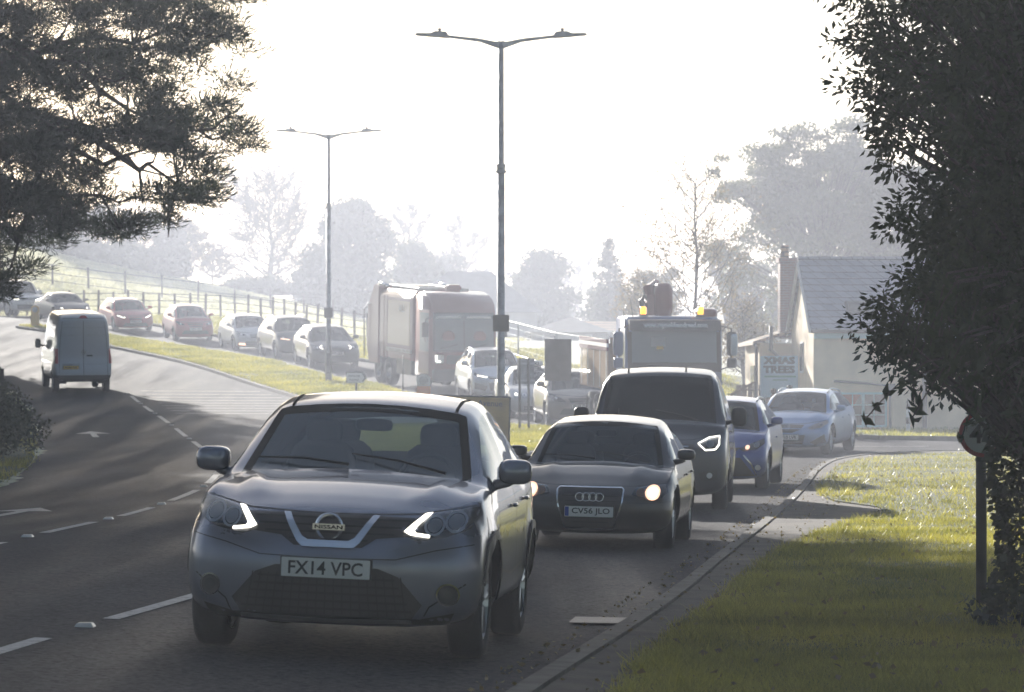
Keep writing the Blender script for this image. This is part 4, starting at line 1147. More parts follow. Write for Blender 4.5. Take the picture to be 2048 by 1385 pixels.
# ------------------------------------------------------------------ the queue on the far carriageway
def face(c, nose, W, lamp='slant', lit=None, grille=True, badge=True, plate=None, lower=True, lz=None):
    """lamps, grille and plate for the smaller cars; nose = height of the bonnet lip, W half width"""
    n = nose
    if grille: c.patch('grille', [(-.34, n - .03), (.34, n - .03), (.28, n - .15), (-.28, n - .15)], M['black'], 'front', .004, cell=.06)
    if lower: c.patch('lower_grille', [(-.48, n - .30), (.48, n - .30), (.58, n - .46), (-.58, n - .46)], M['black'], 'front', .004, cell=.06)
    P = {'slant': [(.40, n - .12), (.50, n - .03), (W * .93, n + .09), (W * .95, n + .0), (W * .80, n - .12)],
         'round': circ(W * .72, n - .06, .10, 12), 'slim': [(.38, n - .10), (.42, n - .02), (W * .95, n + .04), (W * .94, n - .04)]}[lamp]
    parts = [('disc', (W * .74, n - .03 if lamp != 'round' else n - .06, .035), M['reflector'])]
    if lit == 'tick': parts.append(('line', ([(W * .88, n + .02), (.52, n - .075), (.46, n - .06)], .025), M['drl']))
    if lit == 'spot': parts = [('disc', (W * .72, n - .06, .035), M['drl'])]
    if lit == 'bar': parts.append(('line', ([(.45, n - .09), (W * .86, n - .055)], .03), M['halogen_dim']))
    if lit == 'hook': parts.append(('line', ([(W * .60, n + .02), (W * .60, n - .09), (W * .85, n - .09)], .03), M['drl']))
    if lit == 'chev': parts.append(('line', ([(.50, n + .04), (.60, n - .02), (.50, n - .08)], .025), M['drl']))
    c.lampset(P, parts, lens=False, cell=.06)
    if plate: c.plate(n - .24, plate, proud=.02)
    c.line('bonnet_seam', [(-W * .9, n + .07), (0, n + .01), (W * .9, n + .07)], .012, M['matt'], 'front', .002, cell=.08)
def sideline(c, b): 
    c.seams([[(1.3, b - .05), (1.3, .5), (1.4, .28)], [(2.35, b), (2.35, .5), (2.3, .28)], [(3.2, b + .03), (3.1, .6), (3.3, .45)]], w_=.012)
P_red = paint('red_paint', (0.42, 0.008, 0.014), 0.3, 0.3)
P_dred = paint('dark_red_paint', (0.34, 0.01, 0.016), 0.2, 0.34)
P_white = paint('white_car_paint', (0.62, 0.63, 0.64), 0.0, 0.35)
P_silver = paint('silver_paint', (0.40, 0.43, 0.47), 0.7, 0.32)
P_blk = paint('dark_green_black_paint', (0.020, 0.024, 0.026), 0.3, 0.3)
P_dgrey = paint('charcoal_paint', (0.035, 0.038, 0.044), 0.45, 0.3)
P_icy = paint('pale_silver_paint', (0.45, 0.52, 0.60), 0.5, 0.32)
P_gold = paint('grey_brown_paint', (0.16, 0.15, 0.14), 0.6, 0.3)
glsee = M['glass']

S = spec(5.05, 2.0, 1.85, nose=.96, hood=1.14, cowl=1.15, header=1.72, belt=1.14, tail='suv', tw_hood=.86, tw_cowl=.84, tw_roof=.68, wr=.40, zb=.28, roofend=4.75, beltrise=.02, bow=.14, Rf=.12, dy=.07)
c = Car('off_road_car', 'white boxy off-road car at the far back of the queue', 'car', S, dict(paint=P_white), 62, 199, -29, lite=True)
c.mirrors(1.6, 1.22, P_white, (.12, .09, .09)); c.frit(.06, .12); c.seats()
c.patch('grille', [(-.52, .93), (.52, .93), (.50, .80), (-.50, .80)], M['black'], 'front', .005)
for k in range(3): c.line('grille_bar', [(-.5, .83 + k * .035), (.5, .83 + k * .035)], .012, M['alloy'], 'front', .009)
c.patch('lower_grille', [(-.72, .58), (.72, .58), (.68, .38), (-.68, .38)], M['black'], 'front', .005)
c.lampset([(.55, .95), (.92, .97), (.92, .82), (.57, .80)], [('line', ([(.62, .93), (.63, .84), (.86, .84)], .035), M['drl'])], lens=False)
c.plate(.66, 'LT18 OKP'); sideline(c, 1.1)

S = spec(4.35, 1.80, 1.38, nose=.68, hood=.90, cowl=1.2, header=1.9, belt=.90, wr=.33, zb=.16, dy=.06, tail='sedan', roofend=3.1, bow=.42, Rf=.2)
c = Car('sports_car', 'low black car with two round white lamps behind the white van', 'car', S, dict(paint=P_blk, glass=glsee), 153, 189, -24, lite=True)
c.mirrors(1.5, .98, P_blk, (.1, .08, .06)); c.frit(.06, .12); c.seats()
face(c, .70, .86, 'round', 'spot', grille=False, plate='GY70 HNB'); sideline(c, .86)

S = spec(4.34, 1.795, 1.455, nose=.70, hood=.93, cowl=1.12, header=1.85, belt=.94, dy=.06, wr=.32)
c = Car('hatchback_car', 'bright red hatchback with slanting white light strips, right of the white van', 'car', S, dict(paint=P_red), 272, 179.5, -18, lite=True)
c.mirrors(1.45, 1.02, P_red, (.1, .08, .06)); c.frit(.06, .12); c.seats(); face(c, .70, .87, 'slim', 'tick', plate='HX69 EUC'); sideline(c, .92)

S = spec(4.0, 1.70, 1.53, nose=.78, hood=1.02, cowl=.85, header=1.75, belt=.97, dy=.06, wr=.30, tw_hood=.66, tw_cowl=.70, tw_roof=.56, beltrise=.1)
c = Car('hatchback_car', 'tall dark red hatchback with unlit lamps and a white plate under a sloping bonnet', 'car', S, dict(paint=P_dred), 392, 171, -15, lite=True)
c.mirrors(1.35, 1.08, P_dred, (.1, .08, .06)); c.frit(.06, .12); c.seats(y=1.9); face(c, .78, .82, 'slant', None, plate='WV13 ZRA'); sideline(c, .95)

S = spec(4.0, 1.74, 1.47, nose=.72, hood=.95, cowl=1.0, header=1.75, belt=.96, dy=.06, wr=.31, beltrise=.12)
c = Car('hatchback_car', 'white hatchback with a low orange lamp ahead of the dark red hatchback', 'car', S, dict(paint=P_white), 516, 163, -17, lite=True)
c.mirrors(1.35, 1.03, P_white, (.1, .08, .06)); c.frit(.06, .12); c.seats(); face(c, .72, .84, 'slant', None, plate=None); sideline(c, .94)
c.patch('fog_light', [(.50, .33), (.74, .35), (.74, .27), (.50, .26)], M['halogen_dim'], 'front', .008, mirror=True)

S = spec(4.45, 1.84, 1.66, nose=.84, hood=1.08, cowl=1.05, header=1.75, belt=1.06, dy=.06, wr=.35, zb=.24, tail='suv', tw_hood=.76, tw_cowl=.76, tw_roof=.62)
c = Car('off_road_car', 'black off-road car with roof rails between two other cars', 'car', S, dict(paint=P_blk), 604, 155.5, -16, lite=True)
c.mirrors(1.45, 1.18, P_blk, (.11, .08, .08)); c.frit(.06, .12); c.seats(); face(c, .86, .9, 'slant', 'bar', plate='BD15 WFM'); c.roof_rails(1.95, 4.0, .60, M['black'], .07); sideline(c, 1.02)

S = spec(4.68, 1.9, 1.56, nose=.80, hood=.98, cowl=1.05, header=1.95, belt=1.0, dy=.06, wr=.37, zb=.2, tw_hood=.78, tw_cowl=.80, tw_roof=.62, tail='hatch')
c = Car('crossover_car', 'charcoal crossover with a small white chevron light beside the farther lamp column', 'car', S, dict(paint=P_dgrey), 674, 148.6, -13, lite=True)
c.mirrors(1.6, 1.10, P_dgrey, (.11, .08, .07)); c.frit(.06, .12); c.seats(); face(c, .80, .93, 'slim', 'chev', plate='MV71 SDK'); sideline(c, .96)

S = spec(4.44, 1.84, 1.68, nose=.86, hood=1.10, cowl=1.0, header=1.82, belt=1.06, dy=.055, wr=.345, zb=.22, tail='suv', tw_hood=.74, tw_cowl=.78, tw_roof=.62, beltrise=.1)
c = Car('crossover_car', 'pale silver crossover with silver roof rails in front of the refuse lorry', 'car', S, dict(paint=P_icy), 1004, 126.5, -9.5, lite=True)
c.mirrors(1.4, 1.18, P_icy, (.11, .08, .08)); c.frit(.06, .12); c.seats(); c.roof_rails(1.95, 3.9, .60, M['alloy'], .05)
c.patch('grille', [(-.45, .80), (.45, .80), (.36, .72), (-.36, .72)], M['black'], 'front', .004)
c.patch('lower_grille', [(-.42, .62), (.42, .62), (.36, .36), (-.36, .36)], M['black'], 'front', .004)
c.patch('fog_scoop', [(.46, .50), (.84, .62), (.84, .42), (.52, .36)], M['black'], 'front', .004, mirror=True)
c.lampset([(.42, .79), (.80, .93), (.84, .86), (.70, .76)], [('line', ([(.46, .785), (.74, .83)], .03), M['drl'])], lens=False)
c.plate(.67, 'YA16 BXT'); sideline(c, 1.02)

# silver saloon with a roof sign
S = spec(4.82, 1.82, 1.45, nose=.72, hood=.95, cowl=1.3, header=2.1, belt=.93, dy=.055, wr=.325, tail='sedan', zb=.16, bow=.24)
c = Car('taxi', 'silver saloon taxi with an oval roof sign and twin round headlamps', 'car', S, dict(paint=P_silver), 1084, 112.5, -6.5, lite=True)
c.mirrors(1.6, 1.0, P_silver, (.1, .08, .06)); c.frit(.06, .12); c.seats()
c.patch('grille', [(-.30, .72), (.30, .72), (.26, .54), (-.26, .54)], M['alloy'], 'front', .004)
for k in range(4): c.line('grille_bar', [(-.27, .57 + k * .04), (.27, .57 + k * .04)], .014, M['black'], 'front', .009)
for x, r_ in ((.48, .075), (.70, .09)):
    for sg in (1, -1):
        o = c.patch('headlight', circ(sg * x, .66 + (.02 if x > .6 else 0), r_), M['reflector'], 'front', .005)
        c.line('bowl_ring', circ(sg * x, .66 + (.02 if x > .6 else 0), r_, 18), .012, M['chrome'], 'front', .01, closed=True, parent=o)
        c.patch('bulb_bowl', circ(sg * x, .66 + (.02 if x > .6 else 0), r_ * .4), M['drl'] if x > .6 and sg < 0 else M['chrome'], 'front', .011, parent=o)
c.patch('lower_grille', [(-.5, .36), (.5, .36), (.5, .24), (-.5, .24)], M['black'], 'front', .004); c.plate(.45, 'KP57 YUD')
p = c.hit_top(0, 2.35); mb = MB(); mb.sq((0, p.y, p.z + .10), (.32, .09, .085), .5, .5); ts = mb.build('roof_sign', M['plate_w'], c.root, smooth=True)
mb = MB(); mb.box((0, p.y, p.z + .015), (.5, .14, .03)); mb.build('sign_bracket', M['black'], ts)
v, f = text_mesh('TAXI', .12, .003, width=.36, bold=.003); v[:, 1] += p.y - .095; v[:, 2] += p.z + .10; mk('sign_lettering', v, f, M['ink'], ts, smooth=False)
sideline(c, .9)

S = spec(4.36, 1.80, 1.52, nose=.80, hood=1.0, cowl=1.0, header=1.8, belt=1.0, dy=.055, wr=.34, zb=.19)
c = Car('crossover_car', 'grey brown crossover half hidden by the blue lorry, its side lit by the sun', 'car', S, dict(paint=P_gold), 1163, 106.5, -6.0, lite=True)
c.mirrors(1.4, 1.12, P_gold, (.11, .08, .07)); c.frit(.06, .12); c.seats(); face(c, .82, .87, 'slant', None, plate='EK68 GVX'); sideline(c, .97)
# ------------------------------------------------------------------ white van seen from behind
WP = paint('white_van_paint', (0.42, 0.45, 0.50), 0.0, 0.4)
S = spec(5.9, 1.96, 2.70, nose=1.05, hood=1.3, cowl=.85, header=1.75, tail='van', belt=1.45, tw_hood=.80, tw_cowl=.86, tw_roof=.80, wr=.35, zb=.36, fo=1.0, ro=1.15, beltrise=.0, roofpeak=2.4, roofend=5.6, dy=.07,
         win=[('front', .85, 1.75), ('side', 1.1, 2.0)], belt_in=.05, side_round=.6, rbow=.05, Rr=.10)
S['tw'] = [(0, .72), (.4, .80), (.8, .86), (1.75, .80), (2.2, .80), (5.9, .80)]
c = Car('panel_van', 'white high-roofed van driving away, seen from behind', 'van', S, dict(paint=WP, glass=M['darkglass'], sideglass=M['darkglass']), 168, 133, -11.5, group='traffic on the near carriageway', flip=True, lite=True)
c.mirrors(1.25, 1.5, M['black'], (.10, .08, .16), .05)
rl = lambda n, p, w_, m_, o=.004: c.line(n, p, w_, m_, 'rear', o, cell=.1)
rl('door_seam', [(0, .62), (0, 2.52)], .016, M['matt'])
rl('door_seam', [(-.80, .60), (-.80, 1.3), (-.76, 1.9), (-.68, 2.50), (.68, 2.50), (.76, 1.9), (.80, 1.3), (.80, .60), (-.80, .60)], .014, M['matt'])
rl('door_groove', [(-.70, 2.2), (-.1, 2.2)], .012, M['door_grey'] if 'door_grey' in M else M['steel']); rl('door_groove', [(.1, 2.2), (.70, 2.2)], .012, M['steel'])
rl('door_groove', [(-.72, 1.95), (-.08, 1.95)], .012, M['steel']); rl('door_groove', [(.08, 1.95), (.72, 1.95)], .012, M['steel']); rl('door_groove', [(-.72, .98), (.72, .98)], .012, M['steel'])
c.patch('tail_light', [(.84, 1.0), (.93, 1.0), (.92, 1.5), (.84, 1.5)], M['redlens'], 'rear', .012, mirror=True)
c.patch('rear_bumper', [(-.95, .62), (.95, .62), (.93, .36), (-.93, .36)], M['black'], 'rear', .01, .06)
h = c.hit(.42, .90, 'rear'); 
c.patch('plate_recess', [(.10, .80), (.74, .80), (.70, 1.0), (.14, 1.0)], M['steel'], 'rear', .005)
# rear view: local x is mirrored, so the plate on the left of the picture is at +x
p = c.plate(.875, 'HN68 FLK', 'rear', True, .02, x=.42, w_=.5)
c.line('badge', circ(0, 1.38, .06), .018, M['chrome'], 'rear', .012, .01, closed=True)
c.patch('door_handle', [(-.30, 1.24), (-.10, 1.24), (-.10, 1.29), (-.30, 1.29)], M['black'], 'rear', .012, .02)
pk = c.hit_top(0, 5.7); mb = MB(); mb.box((0, pk.y, pk.z - .0), (.30, .12, .09), taper=.5); mb.build('brake_light', M['redlens'], c.root, bevel=.01)

def pose(root, x, Y, yaw, L_):
    X = (x - 1024) / FPX * Y
    hd = Vector((math.sin(R(yaw)), math.cos(R(yaw)), 0))
    cx, cy = X + hd.x * L_ / 2, Y + hd.y * L_ / 2
    rt = Vector((hd.y, -hd.x, 0)); e = L_ * .35
    dl = (tzf(cx + hd.x * e, cy + hd.y * e) - tzf(cx - hd.x * e, cy - hd.y * e)) / (2 * e)
    yv = Vector((hd.x, hd.y, dl)).normalized(); xv = rt; zv = xv.cross(yv).normalized(); xv = yv.cross(zv)
    Mx = Matrix((xv, yv, zv)).transposed().to_4x4()
    Mx.translation = Vector((cx, cy, (tzf(cx + hd.x * e, cy + hd.y * e) + tzf(cx - hd.x * e, cy - hd.y * e)) / 2))
    root.matrix_world = Mx

def truck_wheel(root, sg, x1, y, r, w_=.30):
    mb = MB(); mb.lathe([(r * .58, sg * (x1 - w_ + .03)), (r * .92, sg * (x1 - w_)), (r, sg * (x1 - w_ + .04)), (r, sg * (x1 - .04)), (r * .92, sg * x1), (r * .58, sg * (x1 - .03))], 'x', n=24)
    o = mb.build('wheel', M['tyre'], root, smooth=True, loc=(0, y, r))
    mb = MB(); mb.lathe([(r * .58, sg * (x1 - .02)), (r * .52, sg * (x1 - .06)), (r * .40, sg * (x1 - .16)), (r * .20, sg * (x1 - .14)), (r * .18, sg * (x1 - .04)), (.001, sg * (x1 - .03))], 'x', n=20)
    mb.build('rim', M['steel'], o, smooth=True)

M['hivis_dim'] = simple('hi_vis_jacket_dimmed', (0.22, 0.07, 0.05), 0.8)  # jacket colour darkened as if shaded behind the windscreen
M['paper'] = simple('paper', (0.35, 0.36, 0.36), 0.8)
# ------------------------------------------------------------------ red refuse lorry
RP = paint('deep_red_lorry_paint', (0.15, 0.010, 0.012), 0.1, 0.4)
YPan = paint('ochre_panel_paint', (0.36, 0.20, 0.05), 0.0, 0.35)
L_ = 7.8
t = empty('refuse_lorry'); tag(t, 'tall red refuse lorry with a wide low cab and rounded roof in the queue', 'lorry', 'cars and vans queueing on the road')
pose(t, 927, 134, -18, L_)
o_ = -L_ / 2
W = 1.15
# cab: curved roof section along y
prof = [(o_ + .02, .42), (o_ - .02, .75), (o_ + .0, 1.45), (o_ + .07, 2.2), (o_ + .16, 2.75), (o_ + .30, 3.02), (o_ + .62, 3.24), (o_ + 1.2, 3.34), (o_ + 1.95, 3.34), (o_ + 1.95, .42)]
mb = MB(); mb.prism(prof, 'x', -W, W); cab = mb.build('cab', RP, t, bevel=.10, seg=3)
for p_ in cab.data.polygons: p_.use_smooth = True
mb = MB(); fr = lambda z: o_ - .02 + np.interp(z, [.75, 1.45, 2.2, 2.75], [0, .02, .09, .18])
def panel(x0, x1, z0, z1, off=.012, n=8, thick=.02):
    m_ = MB(); vs = []
    for i in range(n + 1):
        z = z0 + (z1 - z0) * i / n
        for x in np.linspace(x0, x1, 7):
            bow = -.05 * (1 - (x / W) ** 2) * 0
            vs.append((x, float(fr(z)) - off + bow, z))
    fs = [(i * 7 + j, i * 7 + j + 1, (i + 1) * 7 + j + 1, (i + 1) * 7 + j) for i in range(n) for j in range(6)]
    m_.add(vs, fs); return m_
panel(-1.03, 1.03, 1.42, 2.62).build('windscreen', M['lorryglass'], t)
mb = panel(-1.07, 1.07, 1.36, 2.68, .006); mb.build('windscreen_surround', M['black'], t)
for x in (-.52, .52):
    mb = MB(); mb.box((x, float(fr(2.5)) - .022, 2.52), (.86, .008, .07)); mb.build('light_strip', M['white'], t)
mb = MB(); mb.bbox(-1.08, 1.08, o_ - .06, o_ + .1, .38, .78); mb.build('bumper', M['black'], t, bevel=.03)
mb = MB(); mb.prism([(float(fr(1.44)) - .024, 1.44), (float(fr(2.40)) - .024, 2.40), (float(fr(2.40)) - .016, 2.40), (float(fr(1.44)) - .016, 1.44)], 'x', -.025, .025); mb.build('windscreen_divider', M['black'], t)
for x in (-.85, .15): mb = MB(); mb.tube([(x, float(fr(1.46)) - .03, 1.46), (x + .62, float(fr(1.6)) - .035, 1.62)], .018, 5); mb.build('wiper', M['matt'], t)
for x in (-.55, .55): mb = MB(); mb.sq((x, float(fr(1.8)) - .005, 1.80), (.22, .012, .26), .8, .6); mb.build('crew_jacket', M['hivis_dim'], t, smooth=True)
mb = MB(); mb.bbox(-.6, .6, o_ - .05, o_, .95, 1.25); mb.build('grille', M['black'], t, bevel=.02)
for sg in (1, -1):
    mb = MB(); mb.box((sg * .88, o_ - .05, 1.12), (.30, .06, .30)); hd_ = mb.build('headlight', M['reflector'], t, bevel=.03)
    mb = MB(); mb.tube([(sg * 1.0, o_ - .09, 1.25), (sg * 1.0, o_ - .09, 1.06), (sg * .85, o_ - .09, 1.03)], .028, 6); mb.build('running_light', M['drl'], hd_)
    mb = MB(); mb.tube([(sg * 1.12, o_ + .15, 2.5), (sg * 1.38, o_ - .02, 2.45), (sg * 1.38, o_ - .02, 1.7)], .02, 6); mb.box((sg * 1.38, o_ - .0, 2.1), (.22, .1, .48)); mb.build('door_mirror', M['black'], t, bevel=.02)
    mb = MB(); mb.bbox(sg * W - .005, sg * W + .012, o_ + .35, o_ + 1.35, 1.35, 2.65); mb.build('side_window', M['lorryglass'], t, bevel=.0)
    mb = MB(); mb.bbox(sg * W - .003, sg * W + .006, o_ + .28, o_ + 1.5, .6, 2.75); mb.build('door', RP, t)
for x in (-.5, .5):
    mb = MB(); mb.box((x, o_ + 1.0, 1.45), (.48, .5, .6)); mb.build('seat', M['seat'], t, bevel=.05)
# body
mb = MB(); mb.prism([(-1.13, .95), (-1.15, 1.5), (-1.15, 3.1), (-1.0, 3.34), (1.0, 3.34), (1.15, 3.1), (1.15, 1.5), (1.13, .95)], 'y', o_ + 2.25, L_ / 2 - 1.5); bd = mb.build('body', RP, t, bevel=.03)
for sg in (1, -1):
    mb = MB(); mb.bbox(sg * 1.15 - .01, sg * 1.15 + .015, o_ + 2.6, o_ + 5.2, 1.45, 2.95); mb.build('side_panel', YPan, bd)
    for y in (o_ + 2.45, o_ + 5.35, o_ + 5.75):
        mb = MB(); mb.bbox(sg * 1.15 - .01, sg * 1.15 + .05, y - .05, y + .05, .95, 3.1); mb.build('rib', RP, bd)
    mb = MB(); mb.bbox(min(sg * 1.0, sg * 1.22), max(sg * 1.0, sg * 1.22), o_ + 2.3, o_ + 5.2, 1.20, 1.32); mb.build('side_ledge', M['steel'], bd, bevel=.01)
    mb = MB(); mb.bbox(min(sg * .9, sg * 1.12), max(sg * .9, sg * 1.12), o_ + 2.4, o_ + 4.2, .45, 1.05); mb.build('side_locker', M['black'], t, bevel=.02)
    v, f = text_mesh('ALL', .34, .004, width=.75); 
    vv = v.copy(); vv[:, 0], vv[:, 1] = sg * (1.17) + 0 * v[:, 1], -sg * v[:, 0] * -1 + o_ + 3.5; vv[:, 2] += 2.7
    mk('body_lettering', vv, f, M['white'], bd, smooth=False)
# tailgate with lifting gear
mb = MB(); mb.prism([(L_ / 2 - 1.5, .7), (L_ / 2 - 1.5, 3.42), (L_ / 2 - .9, 3.45), (L_ / 2 - .1, 2.7), (L_ / 2, 1.3), (L_ / 2 - .3, .7)], 'x', -1.18, 1.18); tg = mb.build('tailgate', RP, t, bevel=.04)
for sg in (1, -1):
    mb = MB(); mb.tube([(sg * 1.1, L_ / 2 - 2.4, 3.42), (sg * 1.1, L_ / 2 - 1.4, 3.5), (sg * 1.12, L_ / 2 - .6, 3.0)], [.06, .06, .05], 8); mb.build('hydraulic_ram', M['chrome'], tg, smooth=True)
    mb = MB(); mb.tube([(sg * 1.28, L_ / 2 - .1, .9), (sg * 1.3, L_ / 2 - .05, 2.5), (sg * 1.22, L_ / 2 - .3, 2.75), (sg * 1.15, L_ / 2 - .5, 2.75)], .025, 6); mb.build('grab_rail', M['steel'], tg, smooth=True)
mb = MB(); mb.tube([(-.9, o_ + 2.3, 3.42), (-.9, o_ + 5.8, 3.46)], .04, 6); mb.tube([(.5, o_ + 2.3, 3.42), (.5, o_ + 5.8, 3.46)], .04, 6)
for k in range(6): mb.box((0, o_ + 2.7 + k * .55, 3.38), (1.9, .12, .08))
mb.build('roof_rail', M['steel'], bd)
mb = MB(); mb.box((.25, o_ + 2.2, 3.45), (.5, .4, .22)); mb.build('beacon_bar', RP, t, bevel=.05)
for y in (o_ + 1.35, L_ / 2 - 2.6, L_ / 2 - 1.35):
    for sg in (1, -1): truck_wheel(t, sg, 1.12, y, .5)
mb = MB(); mb.bbox(-.5, .5, o_ + .5, L_ / 2 - .5, .5, .95); mb.build('chassis', M['matt'], t)

# ------------------------------------------------------------------ blue grab lorry
BP = paint('mid_blue_lorry_paint', (0.045, 0.10, 0.26), 0.1, 0.32)
L_ = 8.4; o_ = -L_ / 2
t = empty('grab_lorry'); tag(t, 'blue tipper lorry with two amber beacons and a folded crane behind its cab', 'lorry', 'cars and vans queueing on the road')
pose(t, 1348, 99, -6.5, L_)
W = 1.2
prof = [(o_ + .05, .45), (o_, .8), (o_, 1.9), (o_ + .10, 2.72), (o_ + .22, 3.0), (o_ + .5, 3.08), (o_ + 1.9, 3.08), (o_ + 1.9, .45)]
mb = MB(); mb.prism(prof, 'x', -W, W); cab = mb.build('cab', BP, t, bevel=.07, seg=3)
for p_ in cab.data.polygons: p_.use_smooth = True
fr = lambda z: o_ + np.interp(z, [1.9, 2.72, 3.0], [0, .10, .22])
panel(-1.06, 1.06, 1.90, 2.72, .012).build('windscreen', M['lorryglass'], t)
panel(-1.17, 1.17, 1.70, 2.80, .006).build('windscreen_surround', M['matt'], t)
mb = MB(); mb.prism([(o_ - .20, 2.72), (o_ - .06, 2.98), (o_ + .2, 3.0), (o_ + .08, 2.74)], 'x', -1.14, 1.14); vz = mb.build('sun_visor', M['black'], t, bevel=.01)
v, f = text_mesh('www.reynoldsandread.com', .17, .003, width=1.60, bold=.006)
v2 = v.copy(); v2[:, 1] = v[:, 1] + v[:, 2] * .53 + o_ - .145; v2[:, 2] = v[:, 2] * .9 + 2.85; mk('visor_lettering', v2, f, M['white'], vz, smooth=False)
v, f = text_mesh('REYNOLDS & READ', .17, .003, width=1.5, bold=.003); v[:, 1] += o_ - .012; v[:, 2] += 1.55; mk('cab_lettering', v, f, M['white'], t, smooth=False)
mb = MB(); mb.bbox(-.95, .95, o_ - .03, o_ + .02, .95, 1.40)
mb.build('grille', M['black'], t, bevel=.01)
mb = MB(); mb.bbox(-1.22, 1.22, o_ - .1, o_ + .2, .42, .86); mb.build('bumper', BP, t, bevel=.04)
mb = MB(); mb.box((-.40, float(fr(2.42)) - .020, 2.42), (.36, .006, .28)); mb.build('notice_paper', M['paper'], t)
mb = MB(); mb.box((-.36, float(fr(2.30)) - .028, 2.30), (.17, .006, .08)); mb.build('yellow_tag', M['plate_y'], t)
mb = MB(); mb.box((0, float(fr(1.86)) - .020, 1.87), (2.1, .006, .13)); mb.build('dashboard', M['matt'], t)
for x in (-.9, 0.1): mb = MB(); mb.tube([(x, float(fr(1.84)) - .03, 1.84), (x + .75, float(fr(1.92)) - .035, 1.93)], .018, 5); mb.build('wiper', M['matt'], t)
for x in (-.6, .6): mb = MB(); mb.box((x, o_ + 1.0, 2.0), (.48, .3, .8)); mb.build('seat', M['seat'], t, bevel=.06)
for sg in (1, -1):
    mb = MB(); mb.box((sg * .98, o_ - .1, .68), (.34, .05, .2)); mb.build('headlight', M['reflector'], t, bevel=.02)
    mb = MB(); mb.tube([(sg * 1.12, o_ + .1, 2.85), (sg * 1.40, o_ - .12, 2.78), (sg * 1.40, o_ - .12, 1.85), (sg * 1.15, o_ + .1, 1.75)], .022, 6); mb.build('mirror_arm', M['black'], t, smooth=True)
    mb = MB(); mb.sq((sg * 1.42, o_ - .10, 2.40), (.13, .09, .30), .4, .5); mb.sq((sg * 1.42, o_ - .10, 1.93), (.12, .09, .13), .4, .5); mm = mb.build('door_mirror', M['black'] if sg > 0 else BP, t, smooth=True)
    if sg > 0: mb = MB(); mb.sq((sg * 1.46, o_ - .15, 2.38), (.09, .06, .27), .4, .5); mb.build('mirror_cover', P_icy, mm, smooth=True)
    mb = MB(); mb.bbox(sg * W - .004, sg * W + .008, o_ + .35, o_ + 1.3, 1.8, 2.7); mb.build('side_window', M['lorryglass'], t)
    mb = MB(); mb.bbox(sg * W - .003, sg * W + .004, o_ + .25, o_ + 1.45, .9, 2.8); mb.build('door', BP, t)
    mb = MB(); mb.lathe([(.001, 3.08), (.085, 3.08), (.085, 3.12)], 'z', (sg * .72, o_ + .45, 0), 14); mb.lathe([(.07, 3.12), (.075, 3.28), (.05, 3.31), (.001, 3.31)], 'z', (sg * .72, o_ + .45, 0), 14)
    mb.build('beacon', M['amber'], t, smooth=True)
    mb = MB(); mb.box((sg * .72, o_ + .45, 3.10), (.22, .22, .05)); mb.build('beacon_foot', M['black'], t, bevel=.01)
mb = MB(); mb.tube([(-1.0, o_ + .3, 3.05), (-1.06, o_ + .35, 3.5)], [.012, .006], 5); mb.build('aerial', M['black'], t)
mb = MB(); mb.tube([(-1.16, o_ + .1, 2.5), (-1.28, o_ - .02, 3.2)], .012, 5); mb.build('side_aerial', M['black'], t)
mb = MB(); mb.sq((.92, o_ + .9, 3.14), (.28, .5, .14), .6, .7); mb.build('air_horn_cover', RP, t, smooth=True)
# folded crane
CP = paint('crane_maroon_paint', (0.16, 0.03, 0.03), 0.1, 0.4)
mb = MB(); mb.box((-.15, o_ + 2.2, 2.3), (.5, .45, 2.6)); mb.tube([(-.15, o_ + 2.2, 3.3), (-.3, o_ + 2.3, 3.78), (-.12, o_ + 2.5, 3.85), (.05, o_ + 2.7, 3.6), (.1, o_ + 2.8, 2.8)], [.16, .15, .14, .14, .12], 8)
mb.sq((.02, o_ + 2.1, 3.45), (.24, .3, .45), .5, .6); mb.build('crane', CP, t, smooth=False, bevel=0)
for k, (x, r_) in enumerate(((-.42, .035), (-.48, .03), (-.2, .025))):
    mb = MB(); mb.tube([(x, o_ + 2.1, 3.0), (x - .1, o_ + 2.05, 3.45), (x - .04, o_ + 2.1, 3.62 - k * .1), (x + .1, o_ + 2.15, 3.3)], r_, 6); mb.build('hose', M['black'], t, smooth=True)
# tipper body, stripes and swung-out tailboard
mb = MB(); mb.bbox(-1.25, 1.25, o_ + 3.0, L_ / 2, 1.15, 1.3); mb.bbox(-1.25, -1.19, o_ + 3.0, L_ / 2, 1.3, 2.35); mb.bbox(1.19, 1.25, o_ + 3.0, L_ / 2, 1.3, 2.35); mb.bbox(-1.19, 1.19, o_ + 3.0, o_ + 3.06, 1.3, 2.5)
tb = mb.build('tipper_body', YPan, t, bevel=.01)
for sg in (1, -1):
    for z, m_ in ((2.40, RP), (2.30, M['white']), (2.20, RP)):
        mb = MB(); mb.bbox(sg * 1.25 - .03, sg * 1.25 + .03, o_ + 3.0, L_ / 2, z - .05, z + .05 if z > 2.35 else z + .045); mb.build('stripe_rail', m_, tb)
    for k in range(5):
        mb = MB(); mb.bbox(sg * 1.25 - .01, sg * 1.25 + .05, o_ + 3.2 + k * 1.2, o_ + 3.3 + k * 1.2, 1.2, 2.14); mb.build('rib', M['steel'], tb)
mb = MB(); mb.box((-1.86, L_ / 2 - .1, 1.80), (.72, .06, 1.12)); mb.build('tailboard', M['darksteel'], t, bevel=.01)
mb = MB(); mb.bbox(-1.22, -.95, o_ + 2.0, o_ + 2.9, .6, 1.3); mb.build('tool_locker', P_gold, t, bevel=.02)
for y in (o_ + 1.3, L_ / 2 - 2.7, L_ / 2 - 1.3):
    for sg in (1, -1): truck_wheel(t, sg, 1.2, y, .5)
